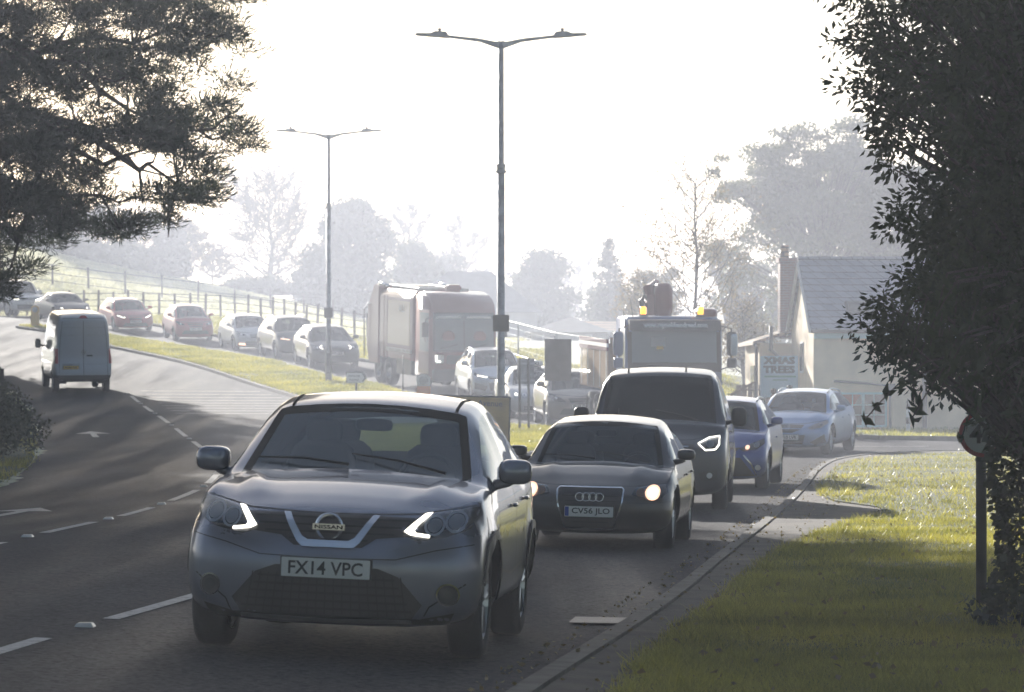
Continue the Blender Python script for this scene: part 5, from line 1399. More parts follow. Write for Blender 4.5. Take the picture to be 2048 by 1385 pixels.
mb = MB(); mb.bbox(-.5, .5, o_ + .4, L_ / 2 - .3, .5, 1.14); mb.build('chassis', M['matt'], t)
# ------------------------------------------------------------------ street furniture
def at(x, Y): return (x - 1024) / FPX * Y
def lamp_post(x, Y, label, Hh=8.95, base_kind=True, rz=0.0):
    X = at(x, Y); z = tzf(X, Y)
    t = empty('street_lamp', (X, Y, z), rz); tag(t, label, 'street lamp', 'double-armed lamp columns on the islands')
    mb = MB(); mb.tube([(0, 0, 0), (0, 0, 1.25), (0, 0, 1.35), (0, 0, 6.2), (0, 0, 6.2), (0, 0, Hh)], [.115, .115, .085, .080, .066, .060], 16); mb.build('column', M['steel'], t, smooth=True)
    mb = MB(); mb.lathe([(.066, 6.1), (.115, 6.12), (.115, 6.17), (.09, 6.18), (.09, 6.25), (.10, 6.26), (.10, 6.30), (.066, 6.32)], 'z', n=16); mb.build('collar', M['steel'], t, smooth=False)
    mb = MB(); mb.box((0, -.115, .75), (.11, .02, .7)); mb.build('access_door', M['darksteel'], t, bevel=.005)
    for sg in (1, -1):
        mb = MB()
        mb.prism([(sg * .03, Hh - .16), (sg * .03, Hh + .02), (sg * .10, Hh - .01), (sg * .45, Hh + .06), (sg * 1.25, Hh + .145), (sg * 1.25, Hh + .095), (sg * .45, Hh - .01)], 'y', -.045, .045)
        arm = mb.build('arm', M['steel'], t, bevel=.006)
        mb = MB()
        mb.prism([(sg * 1.12, Hh + .075), (sg * 1.14, Hh + .145), (sg * 1.18, Hh + .205), (sg * 1.42, Hh + .215), (sg * 1.52, Hh + .17), (sg * 1.80, Hh + .175), (sg * 1.86, Hh + .15), (sg * 1.80, Hh + .13)], 'y', -.14, .14)
        hd = mb.build('lantern', M['steel'], t, bevel=.01)
        mb = MB(); mb.lathe([(.03, Hh + .2), (.03, Hh + .25), (.04, Hh + .255), (.035, Hh + .285), (.001, Hh + .29)], 'z', (sg * 1.32, 0, 0), 10); mb.build('photocell', M['black'], hd)
    return t
t = lamp_post(1002, 86, 'nearer and taller-looking double-armed lamp column with a square box on it')
mb = MB(); mb.box((0, -.10, 2.88), (.35, .03, .36)); mb.build('sign_plate', M['darksteel'], t, bevel=.01)
t = lamp_post(657, 139, 'farther double-armed lamp column standing on the grass island', 8.7)
mb = MB(); mb.box((0, -.10, 2.5), (.30, .03, .36)); mb.build('sign_plate', M['darksteel'], t, bevel=.01)

def bollard(x, Y, label, h=.92, w_=.40, low='bollard_orange', top='bollard_grey'):
    X = at(x, Y); z = tzf(X, Y) + .13
    t = empty('traffic_bollard', (X, Y, z)); tag(t, label, 'bollard', 'plastic bollards on the traffic islands')
    out = [(-w_ / 2, .56), (-w_ / 2, h - .14)] + [(-w_ / 2 * math.cos(a), h - .14 + .14 * math.sin(a)) for a in np.linspace(.2, math.pi - .2, 9)] + [(w_ / 2, h - .14), (w_ / 2, .56)]
    mb = MB(); mb.prism(out, 'y', -.10, .10); mb.build('bollard_head', M[top], t, bevel=.02)
    mb = MB(); mb.prism([(-w_ / 2 - .01, 0), (-w_ / 2 - .01, .56), (w_ / 2 + .01, .56), (w_ / 2 + .01, 0)], 'y', -.11, .11); mb.build('bollard_base', M[low], t, bevel=.02)
    mb = MB(); mb.lathe([(.001, -.118), (.12, -.118), (.13, -.10)], 'y', (0, 0, h - .19), 20); mb.build('round_sign', M['steel'], t)
M['bollard_orange'] = simple('bollard_orange', (0.80, 0.22, 0.03), 0.5); M['bollard_grey'] = simple('bollard_grey', (0.62, 0.62, 0.60), 0.5)
M['bollard_yellow'] = simple('bollard_yellow', (0.60, 0.38, 0.06), 0.5)
bollard(847, 120.5, 'orange and grey plastic bollard at the tip of the grass island')
bollard(70, 182, 'plain yellow plastic bollard at the far island end, above the white van', .95, .36, 'bollard_yellow', 'bollard_yellow')

# direction sign pointing right
X, Y = at(713, 131), 131; z = tzf(X, Y) + .12
t = empty('direction_sign', (X, Y, z), R(16)); tag(t, 'small white arrow-shaped direction sign on a short post in the grass', 'road sign')
mb = MB(); mb.tube([(0, .03, 0), (0, .03, .72)], .04, 8); mb.build('post', M['darksteel'], t, smooth=True)
shp = [(-.35, .32), (.22, .32), (.36, .50), (.22, .68), (-.35, .68)]
sc_ = lambda k: [(x * k[0], (z_ - .5) * k[1] + .5) for x, z_ in shp]
mb = MB(); mb.prism(shp, 'y', -.02, .0); pn = mb.build('sign_panel', M['black'], t)
mb = MB(); mb.prism(sc_((.95, .88)), 'y', -.026, -.021); mb.build('sign_face', M['plate_w'], pn)
mb = MB(); mb.prism([(.17, .36), (.21, .36), (.32, .50), (.21, .64), (.17, .64), (.27, .50)], 'y', -.031, -.027); mb.build('sign_arrow', M['black'], pn)
for txt, zz, ww in (('Starcross', .56, .40), ('Powderham', .43, .30)):
    v, f = text_mesh(txt, .09, .001, width=ww); v[:, 0] -= .09; v[:, 1] -= .029; v[:, 2] += zz; mk('sign_lettering', v, f, M['ink'], pn, smooth=False)
# thin marker pole
X, Y = at(806, 123), 123
mb = MB(); mb.tube([(0, 0, 0), (0, 0, 1.45)], .018, 8); mb.lathe([(.022, .9), (.03, .92), (.03, 1.0), (.022, 1.02)], 'z', n=8)
o = mb.build('marker_pole', M['darksteel'], None, smooth=True, loc=(X, Y, tzf(X, Y) + .12)); tag(o, 'thin dark pole upright in the grass left of the orange bollard', 'pole')
# yellow temporary sign
M['sign_yellow'] = simple('sign_yellow', (0.42, 0.27, 0.06), 0.5, nscale=3, namt=0.15)
X, Y = at(946, 83.5), 83.5; z = tzf(X, Y) + .12
t = empty('temporary_sign', (X, Y, z), R(4)); tag(t, 'yellow temporary road sign partly hidden behind the grey crossover', 'road sign')
t.rotation_euler = (R(-4), R(1.5), R(4))
mb = MB(); mb.box((0, 0, .72), (1.5, .02, 1.0)); pn = mb.build('sign_panel', M['sign_yellow'], t, bevel=.006)
mb = MB()
for a, b in (((-.75, 0, .22), (.75, 0, .22)), ((-.75, 0, 1.22), (.75, 0, 1.22)), ((-.75, 0, .22), (-.75, 0, 1.22)), ((.75, 0, .22), (.75, 0, 1.22)), ((-.6, 0, .22), (-.6, -.25, -.02)), ((.6, 0, .22), (.6, -.25, -.02)), ((-.6, 0, .6), (-.6, .4, -.02)), ((.6, 0, .6), (.6, .4, -.02))): mb.tube([a, b], .02, 6)
mb.build('frame', M['darksteel'], t)
v, f = text_mesh('Avenue', .17, .002, width=.52, bold=.003); v[:, 0] += .33; v[:, 1] -= .014; v[:, 2] += 1.08; mk('sign_lettering', v, f, M['ink'], pn, smooth=False)
# back of a two-post sign, turned almost edge on
X, Y = at(1048, 103), 103; z = tzf(X, Y) + .1
t = empty('two_post_sign', (X, Y, z)); tag(t, 'narrow road sign on two dark posts, seen from its back', 'road sign')
for x in (-.11, .12):
    mb = MB(); mb.tube([(x, x * .5, -.05), (x, x * .5, 1.86)], .035, 10); mb.build('post', M['darksteel'], t, smooth=True)
mb = MB(); mb.box((.05, .10, 1.52), (.46, .02, .66), rz=.25); pn = mb.build('sign_panel', M['steel'], t, bevel=.004)
for zz in (1.72, 1.28):
    mb = MB(); mb.box((.05, .07, zz), (.46, .03, .05), rz=.25); mb.build('rail', M['alloy'], pn)
# forty sign
X, Y = at(1962, 29.6), 29.6; z = tzf(X, Y) + .06
t = empty('speed_limit_sign', (X, Y, z), R(2)); tag(t, 'round red-ringed 40 sign on a dark post beside the ivy', 'road sign')
mb = MB(); mb.tube([(0, 0, -.05), (0, 0, 1.16), (0, 0, 1.45)], .040, 16); mb.build('post', M['darkpost'] if 'darkpost' in M else M['darksteel'], t, smooth=True)
mb = MB(); mb.lathe([(.001, -.05), (.170, -.05), (.172, -.046), (.172, -.038), (.001, -.038)], 'y', (0, 0, 1.33), 40); ds = mb.build('sign_disc', simple('sign_red', (0.35, 0.02, 0.02), 0.4), t)
mb = MB(); mb.lathe([(.001, -.054), (.140, -.054), (.140, -.051)], 'y', (0, 0, 1.33), 40); mb.build('sign_face', M['plate_w'], ds)
v, f = text_mesh('40', .19, .001, width=.19, bold=.005); v[:, 1] -= .057; v[:, 2] += 1.33; mk('sign_lettering', v, f, M['ink'], ds, smooth=False)
mb = MB(); mb.box((0, -.02, 1.14), (.09, .05, .03)); mb.build('clamp', M['darksteel'], t, bevel=.004)
mb = MB(); mb.box((-.02, .0, 1.56), (.20, .08, .12)); mb.build('lamp_hood', M['darksteel'], t, bevel=.02)
# black and white marker post by the cottage
X, Y = at(1816, 107), 107; z = tzf(X, Y)
t = empty('marker_post', (X, Y, z)); tag(t, 'black and white banded post on the verge in front of the cottage', 'bollard')
r_ = .055
for k, (a, b) in enumerate(((0, .12), (.12, .33), (.33, .5), (.5, .72), (.72, .95))):
    mb = MB(); mb.lathe([(.001, a), (r_ + .001 * (k % 2), a), (r_ + .001 * (k % 2), b), (r_ * .6 if k == 4 else .001, b + (.03 if k == 4 else 0)), (.001, b + (.03 if k == 4 else 0))], 'z', n=14); mb.build('band', M['black'] if k % 2 == 0 else M['white'], t, smooth=False)
# xmas trees board
X, Y = at(1558, 106.5), 106.5; z = tzf(X, Y)
t = empty('advert_board', (X, Y, z), R(-3)); tag(t, 'pale board reading XMAS TREES on a stake by the cottage', 'sign')
mb = MB(); mb.box((0, 0, 1.43), (1.00, .03, 1.10)); pn = mb.build('board', simple('board_pale', (0.62, 0.76, 0.80), 0.6), t, bevel=.005)
for x in (-.40, .40): mb = MB(); mb.box((x, .04, .85), (.06, .05, 1.7)); mb.build('stake', M['darksteel'], t)
M['sign_green'] = simple('sign_green', (0.01, 0.03, 0.025), 0.7)
for txt, zz, ww, hh in (('XMAS', 1.86, .84, .20), ('TREES', 1.62, .84, .20)):
    v, f = text_mesh(txt, .25, .002, width=ww, bold=.014); v[:, 2] *= hh / (v[:, 2].max() - v[:, 2].min()); v[:, 1] -= .019; v[:, 2] += zz; mk('sign_lettering', v, f, M['sign_green'], pn, smooth=False)
for zz, ww, hh in ((1.43, .84, .045), (1.34, .40, .03)):
    mb = MB(); mb.box((.03, -.018, zz), (ww, .004, hh)); mb.build('green_strip', simple('strip_green', (0.20, 0.42, 0.30), 0.6), pn)
# wooden bollard with a bright cap, timber fence
for x, lab, m_ in ((1547, 'wooden post with a sunlit top in front of the pale board', 'wood'), (1579, 'dark round-headed post in front of the pale board', 'darksteel')):
    if 'wood' not in M: M['wood'] = simple('weathered_timber', (0.16, 0.10, 0.055), 0.8, nscale=5, namt=0.35)
    X, Y = at(x, 103.5), 103.5
    mb = MB(); r_ = .07; hh = 1.18 if m_ == 'wood' else 1.28
    mb.lathe([(r_, 0), (r_, hh - .18), (r_ * .75, hh - .16), (r_ * .75, hh - .13), (r_ * 1.1, hh - .11), (r_ * 1.1, hh - .03), (r_ * .6, hh), (.001, hh)], 'z', n=14)
    o = mb.build('verge_post', M[m_], None, smooth=False, loc=(X, Y, tzf(X, Y))); tag(o, lab, 'post', 'short posts on the corner verge')
# drain cover and road studs
X, Y = .62, 29.6
o = sheet('drain_cover', [(.40, 28.3), (.80, 28.5), (.86, 29.3), (.46, 29.1)], simple('iron_cover', (0.06, 0.06, 0.065), 0.5, 0.5, bump=.6, bscale=30), .02, .3); tag(o, 'shiny iron drain cover in the road by the kerb', 'drain cover')
M['stud'] = simple('stud_white', (0.6, 0.6, 0.58), 0.3)
def studs(pts, n0=0):
    for k, (x, y) in enumerate(pts):
        mb = MB(); mb.box((0, 0, .012), (.13, .17, .028), taper=.7); b = mb.build('road_stud', M['stud'], None, bevel=.004, loc=(x, y, tzf(x, y)))
        od = ['nearest', 'second nearest', 'third nearest', 'fourth nearest', 'fifth nearest', 'sixth nearest', 'seventh nearest', 'eighth nearest', 'ninth nearest', 'tenth nearest', 'eleventh nearest', 'twelfth nearest', 'thirteenth nearest', 'fourteenth nearest', 'farthest']
        tag(b, 'large white road stud left of the grey crossover between two dashes' if k == 0 else od[min(k - 1, 14)] + ' small white stud along the dashed line of the left lanes', 'road stud', 'reflecting studs along the lane lines')
q = [(-2.73, 25.6)]
for (x, y) in dense(LINE1, .4):
    pass
cum = 0; P = dense(LINE1, .4); nxt = 7.1
for i in range(1, len(P)):
    cum += math.hypot(P[i][0] - P[i - 1][0], P[i][1] - P[i - 1][1])
    if cum >= nxt: q.append((P[i][0] + .0, P[i][1])); nxt += 8.4
studs(q)

# ------------------------------------------------------------------ fences
M['fencewood'] = simple('fence_timber', (0.10, 0.08, 0.06), 0.8, nscale=4, namt=0.3)
def rail_fence(label, pts, hh, nrail, spacing, group, rw=.035):
    P = dense(pts, .5); cum = [0]
    for i in range(1, len(P)): cum.append(cum[-1] + math.hypot(P[i][0] - P[i - 1][0], P[i][1] - P[i - 1][1]))
    t = empty('field_fence', (P[0][0], P[0][1], tzf(*P[0]))); tag(t, label, 'fence', group)
    o3 = Vector(t.location); s = 0; pp = []
    rr = random.Random(5)
    while s <= cum[-1]:
        x = np.interp(s, cum, [p[0] for p in P]); y = np.interp(s, cum, [p[1] for p in P]); pp.append(Vector((x, y, tzf(x, y)))); s += spacing
    for p in pp:
        h = hh + rr.uniform(-.06, .08)
        mb = MB(); mb.box(p - o3 + Vector((0, 0, h / 2 - .1)), (.11, .11, h + .2), rz=rr.uniform(-.1, .1), ry=rr.uniform(-.03, .03)); mb.build('post', M['fencewood'], t)
    for i in range(len(pp) - 1):
        mb = MB()
        for k in range(nrail):
            zz = hh * (.16 + .76 * k / (nrail - 1)); sg = rr.uniform(-.02, .02)
            mb.tube([pp[i] - o3 + Vector((0, -.06, zz)), (pp[i] + pp[i + 1]) / 2 - o3 + Vector((0, -.06, zz - .015 + sg)), pp[i + 1] - o3 + Vector((0, -.06, zz))], rw, 4)
        mb.build('rails', M['fencewood'], t)
rail_fence('nearer timber post and rail fence running behind the queue of cars', [(-30, 212), (-20.4, 200), (-13, 190.5), (-7.9, 180.5), (-5.0, 175)], 1.25, 4, 1.35, 'post and rail fences round the field', .018)
rail_fence('farther post and rail fence crossing the frosty field uphill', [(-40, 240), (-28.5, 233), (-20, 231), (-13, 229), (-9, 226)], 1.2, 3, 2.2, 'post and rail fences round the field', .02)
# steel mesh barrier panels
pts = [(-.5, 163.5), (.25, 156), (1.65, 147), (3.9, 140.5), (6.4, 136)]
for i in range(4):
    a, b = Vector((*pts[i], tzf(*pts[i]))), Vector((*pts[i + 1], tzf(*pts[i + 1])))
    t = empty('mesh_barrier', a); tag(t, ['steel mesh barrier panel farthest left, right beside the tall lamp column', 'steel mesh barrier panel second from the lamp column', 'steel mesh barrier panel above the silver taxi roof', 'steel mesh barrier panel nearest the blue lorry'][i], 'barrier', 'mesh barrier panels along the far verge')
    d = b - a; hh = 1.4
    mb = MB(); mb.tube([(0, 0, 0), (0, 0, hh), d * .98 + Vector((0, 0, hh)), d * .98], .028, 8); mb.tube([(0, 0, .15), d * .98 + Vector((0, 0, .15))], .02, 6); mb.build('frame', M['steel'], t)
    mb = MB()
    for k in range(1, 22): mb.tube([d * k / 22 + Vector((0, 0, .15)), d * k / 22 + Vector((0, 0, hh))], .004, 3, caps=False)
    for k in range(1, 5): mb.tube([Vector((0, 0, .15 + k * .25)), d * .98 + Vector((0, 0, .15 + k * .25))], .004, 3, caps=False)
    mb.build('mesh', M['steel'], t)
    mb = MB(); mb.box(Vector((0, 0, .06)), (.3, .6, .12)); mb.build('foot_block', M['black'], t, bevel=.02)
# ------------------------------------------------------------------ cottage
M['render'] = simple('cream_render', (0.78, 0.64, 0.44), 0.85, nscale=1.6, namt=0.10, bump=.25, bscale=12)
M['slate'] = brickmat('slate_roof', (0.20, 0.22, 0.29), (0.27, 0.29, 0.36), (0.06, 0.06, 0.075), .32, .19, ms=.012)
M['clay'] = brickmat('clay_tiles', (0.42, 0.25, 0.12), (0.30, 0.20, 0.10), (0.10, 0.07, 0.05), .22, .14, ms=.02)
M['brick'] = brickmat('red_brick', (0.20, 0.08, 0.055), (0.14, 0.06, 0.05), (0.18, 0.16, 0.14))
M['frame_blue'] = simple('window_frame_blue', (0.40, 0.62, 0.64), 0.5)
M['pane'] = simple('window_pane', (0.02, 0.025, 0.03), 0.05, spec=1.0)
M['curtain'] = simple('orange_curtain', (0.42, 0.13, 0.05), 0.8)
M['pipe'] = simple('downpipe', (0.10, 0.10, 0.10), 0.5)
HX, HY = at(1627, 113), 113.0; HZ = tzf(HX + 3, HY) - .15
t = empty('cottage', (HX, HY, HZ), R(3.3)); tag(t, 'cream rendered cottage with a grey slate roof and tall brick chimney', 'house')
Lh, Dh, E, Rg = 9.5, 4.9, 3.10, 5.05      # front length, depth, eaves, ridge
mb = MB(); mb.prism([(0, 0), (0, E), (Dh / 2, Rg - .12), (Dh, E), (Dh, 0)], 'x', 0, Lh)
wall = mb.build('wall', M['render'], t)
rf = MB()
for s0, s1 in ((-.22, Dh / 2), (Dh + .22, Dh / 2)):
    z0 = E - .10
    th = .09
    yy0, yy1 = s0, s1
    rf.add([(-.10, yy0, z0), (Lh + .1, yy0, z0), (Lh + .1, yy1, Rg), (-.10, yy1, Rg), (-.10, yy0, z0 + th), (Lh + .1, yy0, z0 + th), (Lh + .1, yy1, Rg + th), (-.10, yy1, Rg + th)],
           [(0, 1, 2, 3), (7, 6, 5, 4), (0, 4, 5, 1), (2, 6, 7, 3), (0, 3, 7, 4), (1, 5, 6, 2)])
roof = rf.build('roof', M['slate'], t)
mb = MB(); mb.tube([(-.12, Dh / 2, Rg + .10), (Lh + .1, Dh / 2, Rg + .10)], .07, 8); mb.build('ridge_tiles', M['slate'], roof)
mb = MB(); mb.bbox(0.0, Lh, -.16, -.12, E - .30, E - .05); mb.build('fascia', M['frame_blue'], t)
mb = MB(); mb.tube([(-.1, -.26, E - .10), (Lh, -.26, E - .10)], .05, 8); mb.build('gutter', M['pipe'], t, smooth=True)
for s in (1, -1):
    mb = MB(); mb.tube([(-.12, Dh / 2 - s * (Dh / 2 + .2), E - .12), (-.12, Dh / 2, Rg - .02)], .045, 4); mb.build('barge_board', M['white'], t)
# skylight
import math as _m
sl = (Rg - E + .1) / (Dh / 2 + .22)
def onroof(x, y, up=.1): return (x, y, E - .10 + (y + .22) * sl + up)
mb = MB(); a = [onroof(x, y, u) for u in (.08, .15) for x, y in ((1.0, .30), (1.72, .30), (1.72, .75), (1.0, .75))]
mb.add(a, [(3, 2, 1, 0), (4, 5, 6, 7), (0, 1, 5, 4), (1, 2, 6, 5), (2, 3, 7, 6), (3, 0, 4, 7)]); sk = mb.build('skylight', M['pipe'], roof)
mb = MB(); mb.add([onroof(x, y, .155) for x, y in ((1.07, .35), (1.65, .35), (1.65, .70), (1.07, .70))], [(0, 1, 2, 3)]); mb.build('pane', M['pane'], sk)
# window with small panes
wx0, wx1, wz0, wz1 = .80, 2.02, .36, 1.22
mb = MB()
for a in ((wx0, wx1, wz0 - .07, wz0), (wx0, wx1, wz1, wz1 + .06), (wx0 - .06, wx0, wz0 - .07, wz1 + .06), (wx1, wx1 + .06, wz0 - .07, wz1 + .06), ((wx0 + wx1) / 2 - .04, (wx0 + wx1) / 2 + .04, wz0, wz1)): mb.bbox(a[0], a[1], -.05, .02, a[2], a[3])
wn = mb.build('window', M['frame_blue'], t)
mb = MB(); mb.bbox(wx0, wx1, -.012, -.004, wz0, wz1); mb.build('pane', M['pane'], wn)
mb = MB()
for q in (.25, .75): mb.bbox(wx0 + (wx1 - wx0) * q - .012, wx0 + (wx1 - wx0) * q + .012, -.035, -.014, wz0, wz1)
for zz in (.33, .66): mb.bbox(wx0, wx1, -.036, -.0135, wz0 + (wz1 - wz0) * zz - .012, wz0 + (wz1 - wz0) * zz + .012)
mb.build('glazing_bars', M['frame_blue'], wn)
mb = MB(); mb.add([(wx0 + .02, -.0125, wz0), (wx0 + .02, -.0125, wz1), (wx0 + .52, -.0125, wz1), (wx0 + .2, -.0125, wz0 + .3)], [(0, 1, 2, 3)]); mb.build('curtain', M['curtain'], wn)
mb = MB(); mb.bbox(wx0 - .12, wx1 + .12, -.12, 0, wz0 - .14, wz0 - .07); mb.build('sill', M['render'], wn)
# pipes on the front
mb = MB(); mb.tube([(.58, -.06, 1.60), (1.6, -.06, 1.53), (2.16, -.06, 1.46), (2.18, -.06, 0)], .035, 8); mb.box((2.18, -.08, 1.42), (.24, .14, .20)); mb.build('waste_pipe', M['pipe'], t)
mb = MB(); mb.tube([(3.15, -.08, E - .2), (3.15, -.08, 0)], .07, 10); mb.build('downpipe', M['pipe'], t, smooth=True)
# gable window (left wall)
mb = MB(); mb.bbox(-.03, .02, 2.1, 2.75, 1.85, 2.75); gw = mb.build('window', M['white'], t)
mb = MB(); mb.bbox(-.045, -.032, 2.16, 2.40, 1.92, 2.70); mb.bbox(-.045, -.032, 2.45, 2.69, 1.92, 2.70); mb.build('pane', M['pane'], gw)
# rear annex with clay tiles, chimney, pipes
mb = MB(); mb.bbox(-.95, 1.2, Dh + .01, Dh + 3.6, 0, 2.75); mb.build('annex_wall', M['render'], t)
mb = MB(); mb.add([(-1.15, Dh - .1, 2.70), (1.2, Dh - .1, 3.45), (1.2, Dh + 3.8, 3.45), (-1.15, Dh + 3.8, 2.70), (-1.15, Dh - .1, 2.80), (1.2, Dh - .1, 3.55), (1.2, Dh + 3.8, 3.55), (-1.15, Dh + 3.8, 2.80)], [(3, 2, 1, 0), (4, 5, 6, 7), (0, 1, 5, 4), (1, 2, 6, 5), (2, 3, 7, 6), (3, 0, 4, 7)]); mb.build('annex_roof', M['clay'], t)
mb = MB(); mb.bbox(-.30, .20, Dh + .25, Dh + .85, 2.9, 5.15); mb.bbox(-.34, .24, Dh + .21, Dh + .99, 5.15, 5.28); ch = mb.build('chimney', M['brick'], roof)
mb = MB(); mb.lathe([(.13, 5.28), (.11, 5.62), (.13, 5.64), (.12, 5.66), (.08, 5.66)], 'z', (-.12, Dh + .55, 0), 12); mb.build('chimney_pot', M['clay'], ch) if False else mb.build('chimney_pot', M['clay'], roof)
mb = MB(); mb.tube([(-1.05, Dh - .12, 0), (-1.05, Dh - .12, 2.6), (-1.1, Dh - .1, 2.75)], .05, 8); mb.build('downpipe', M['pipe'], t, smooth=True)
mb = MB(); mb.tube([(-.35, Dh - .16, 0), (-.35, Dh - .16, 2.3), (-.62, Dh - .16, 2.55), (-.62, Dh - .16, 3.25)], .06, 8); mb.build('soil_pipe', M['pipe'], t, smooth=True)
mb = MB(); mb.bbox(-.22, -.10, Dh - .02, Dh + .005, .9, 1.9); mb.build('annex_window', M['pane'], t)
mb = MB(); mb.bbox(-.99, -.95, Dh + 1.0, Dh + 1.9, 1.3, 2.1); mb.build('annex_side_window', M['pane'], t)

def house(name, label, x0, x1, Y, depth, ytop, ybase, eave_frac, wallm, roofm, hip=0.0, rz=0.0, windows=()):
    """background house; x0..x1 and heights surveyed from the photograph at distance Y"""
    X0, X1 = at(x0, Y), at(x1, Y); s = FPX / Y
    zt = EYE + (820 - ytop) / s; zb = EYE + (820 - ybase) / s; L_ = X1 - X0
    t = empty(name, (X0, Y, zb), rz); tag(t, label, 'house', 'houses in the haze')
    h = zt - zb; e = h * eave_frac
    mb = MB(); mb.bbox(0, L_, 0, depth, 0, e); mb.build('wall', wallm, t)
    mb = MB(); o = .3
    v = [(-o, -o, e), (L_ + o, -o, e), (L_ + o, depth + o, e), (-o, depth + o, e), (hip * depth / 2 - (0 if hip else o), depth / 2, h), (L_ - hip * depth / 2 + (0 if hip else o), depth / 2, h)]
    mb.add(v, [(0, 1, 5, 4), (2, 3, 4, 5), (1, 2, 5), (3, 0, 4), (3, 2, 1, 0)]); mb.build('roof', roofm, t)
    for (a, b, c_, d) in windows:
        mb = MB(); mb.bbox(L_ * a, L_ * b, -.03, .02, e * c_, e * d); w_ = mb.build('window', M['white'], t)
        mb = MB(); mb.bbox(L_ * a + .06, L_ * b - .06, -.04, -.031, e * c_ + .06, e * d - .06); mb.build('pane', M['pane'], w_)
    return t
M['greyroof'] = simple('grey_roof', (0.10, 0.105, 0.115), 0.7, nscale=2, namt=.2)
M['palewall'] = simple('pale_wall', (0.45, 0.44, 0.42), 0.8, nscale=1, namt=.08)
house('barn', 'long grey roofed building behind the refuse lorry', 800, 1075, 232, 9, 538, 672, .35, M['palewall'], M['greyroof'], .6)
house('bungalow', 'low bungalow with a pale hipped roof behind the mesh barriers', 1062, 1215, 196, 8, 630, 690, .42, M['palewall'], M['greyroof'], .5, 0, ((.15, .35, .3, .8), (.6, .8, .3, .8)))
house('bungalow', 'sunlit gabled roof at the right end of the bungalow', 1190, 1285, 200, 6, 640, 690, .55, M['palewall'], M['clay'], 0.0, R(25), ((.2, .4, .3, .8),))
house('detached_house', 'grey blue house behind the thin autumn tree', 1462, 1572, 176, 7, 592, 735, .62, M['palewall'], M['greyroof'], 0, 0, ((.62, .70, .1, .8), (.30, .42, .5, .85), (.72, .80, .5, .85)))
# timber fence by the cottage
X, Y = at(1478, 118), 118
t = empty('timber_fence', (X, Y, tzf(X, Y))); tag(t, 'low weathered board fence between the lorry and the cottage', 'fence')
mb = MB()
for k in range(9): mb.box((k * .16, k * .12 * -.3, .42), (.14, .03, .85 + .03 * math.sin(k * 7)))
mb.build('boards', M['wood'], t)
mb = MB(); mb.tube([(-.1, .05, .7), (1.4, -.4, .72)], .03, 4); mb.tube([(-.1, .05, .25), (1.4, -.4, .27)], .03, 4); mb.build('rails', M['wood'], t)
mb = MB(); mb.tube([(-.25, 0, .55), (.05, 0, .72), (.5, -.1, .95)], .04, 6); mb.build('leaning_branch', M['wood'], t)
# ------------------------------------------------------------------ plants
RS = np.random.RandomState(11)
M['bark'] = simple('bark', (0.055, 0.045, 0.036), 0.9, nscale=6, namt=.35, bump=.5, bscale=20)
M['bark_grey'] = simple('bark_grey', (0.10, 0.09, 0.08), 0.9, nscale=6, namt=.3)
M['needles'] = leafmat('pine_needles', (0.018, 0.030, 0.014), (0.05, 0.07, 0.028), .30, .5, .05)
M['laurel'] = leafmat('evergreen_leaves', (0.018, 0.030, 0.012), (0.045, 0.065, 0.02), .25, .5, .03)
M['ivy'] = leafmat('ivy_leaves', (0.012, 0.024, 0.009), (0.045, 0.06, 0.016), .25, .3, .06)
M['oakleaf'] = leafmat('oak_leaves', (0.035, 0.055, 0.018), (0.12, 0.13, 0.035), .45, .4, .08, .4)
M['autumn'] = leafmat('autumn_leaves', (0.10, 0.085, 0.03), (0.24, 0.17, 0.05), .5, .3, .12)
M['hedge'] = leafmat('hedge_leaves', (0.03, 0.045, 0.018), (0.09, 0.10, 0.04), .35, .5, .06, .3)
M['blade'] = leafmat('grass_blades', (0.085, 0.11, 0.012), (0.52, 0.46, 0.07), .68, .35, .07, .45)
M['frostblade'] = leafmat('frosted_grass', (0.36, 0.37, 0.18), (0.80, 0.76, 0.50), .6, .4, .05, .5)

def cards(P, size, aspect=.45, up=0.0, rs=RS, jitter=.4, dirs=None):
    """diamond leaves at points P; returns V, F"""
    n = len(P)
    d = rs.normal(size=(n, 3)) if dirs is None else dirs + rs.normal(size=(n, 3)) * .35
    d[:, 2] += up
    d /= np.linalg.norm(d, axis=1)[:, None] + 1e-9
    a = rs.normal(size=(n, 3)); w_ = np.cross(d, a); w_ /= np.linalg.norm(w_, axis=1)[:, None] + 1e-9
    s = size * (1 + jitter * (rs.rand(n) - .5) * 2)
    nn = np.cross(d, w_) * (s * .12)[:, None]
    L1 = d * (s / 2)[:, None]; W1 = w_ * (s * aspect / 2)[:, None]
    V = np.stack([P - L1, P + W1 + nn, P + L1, P - W1 + nn], 1).reshape(-1, 3)
    F = np.arange(4 * n).reshape(n, 4)
    return V, F

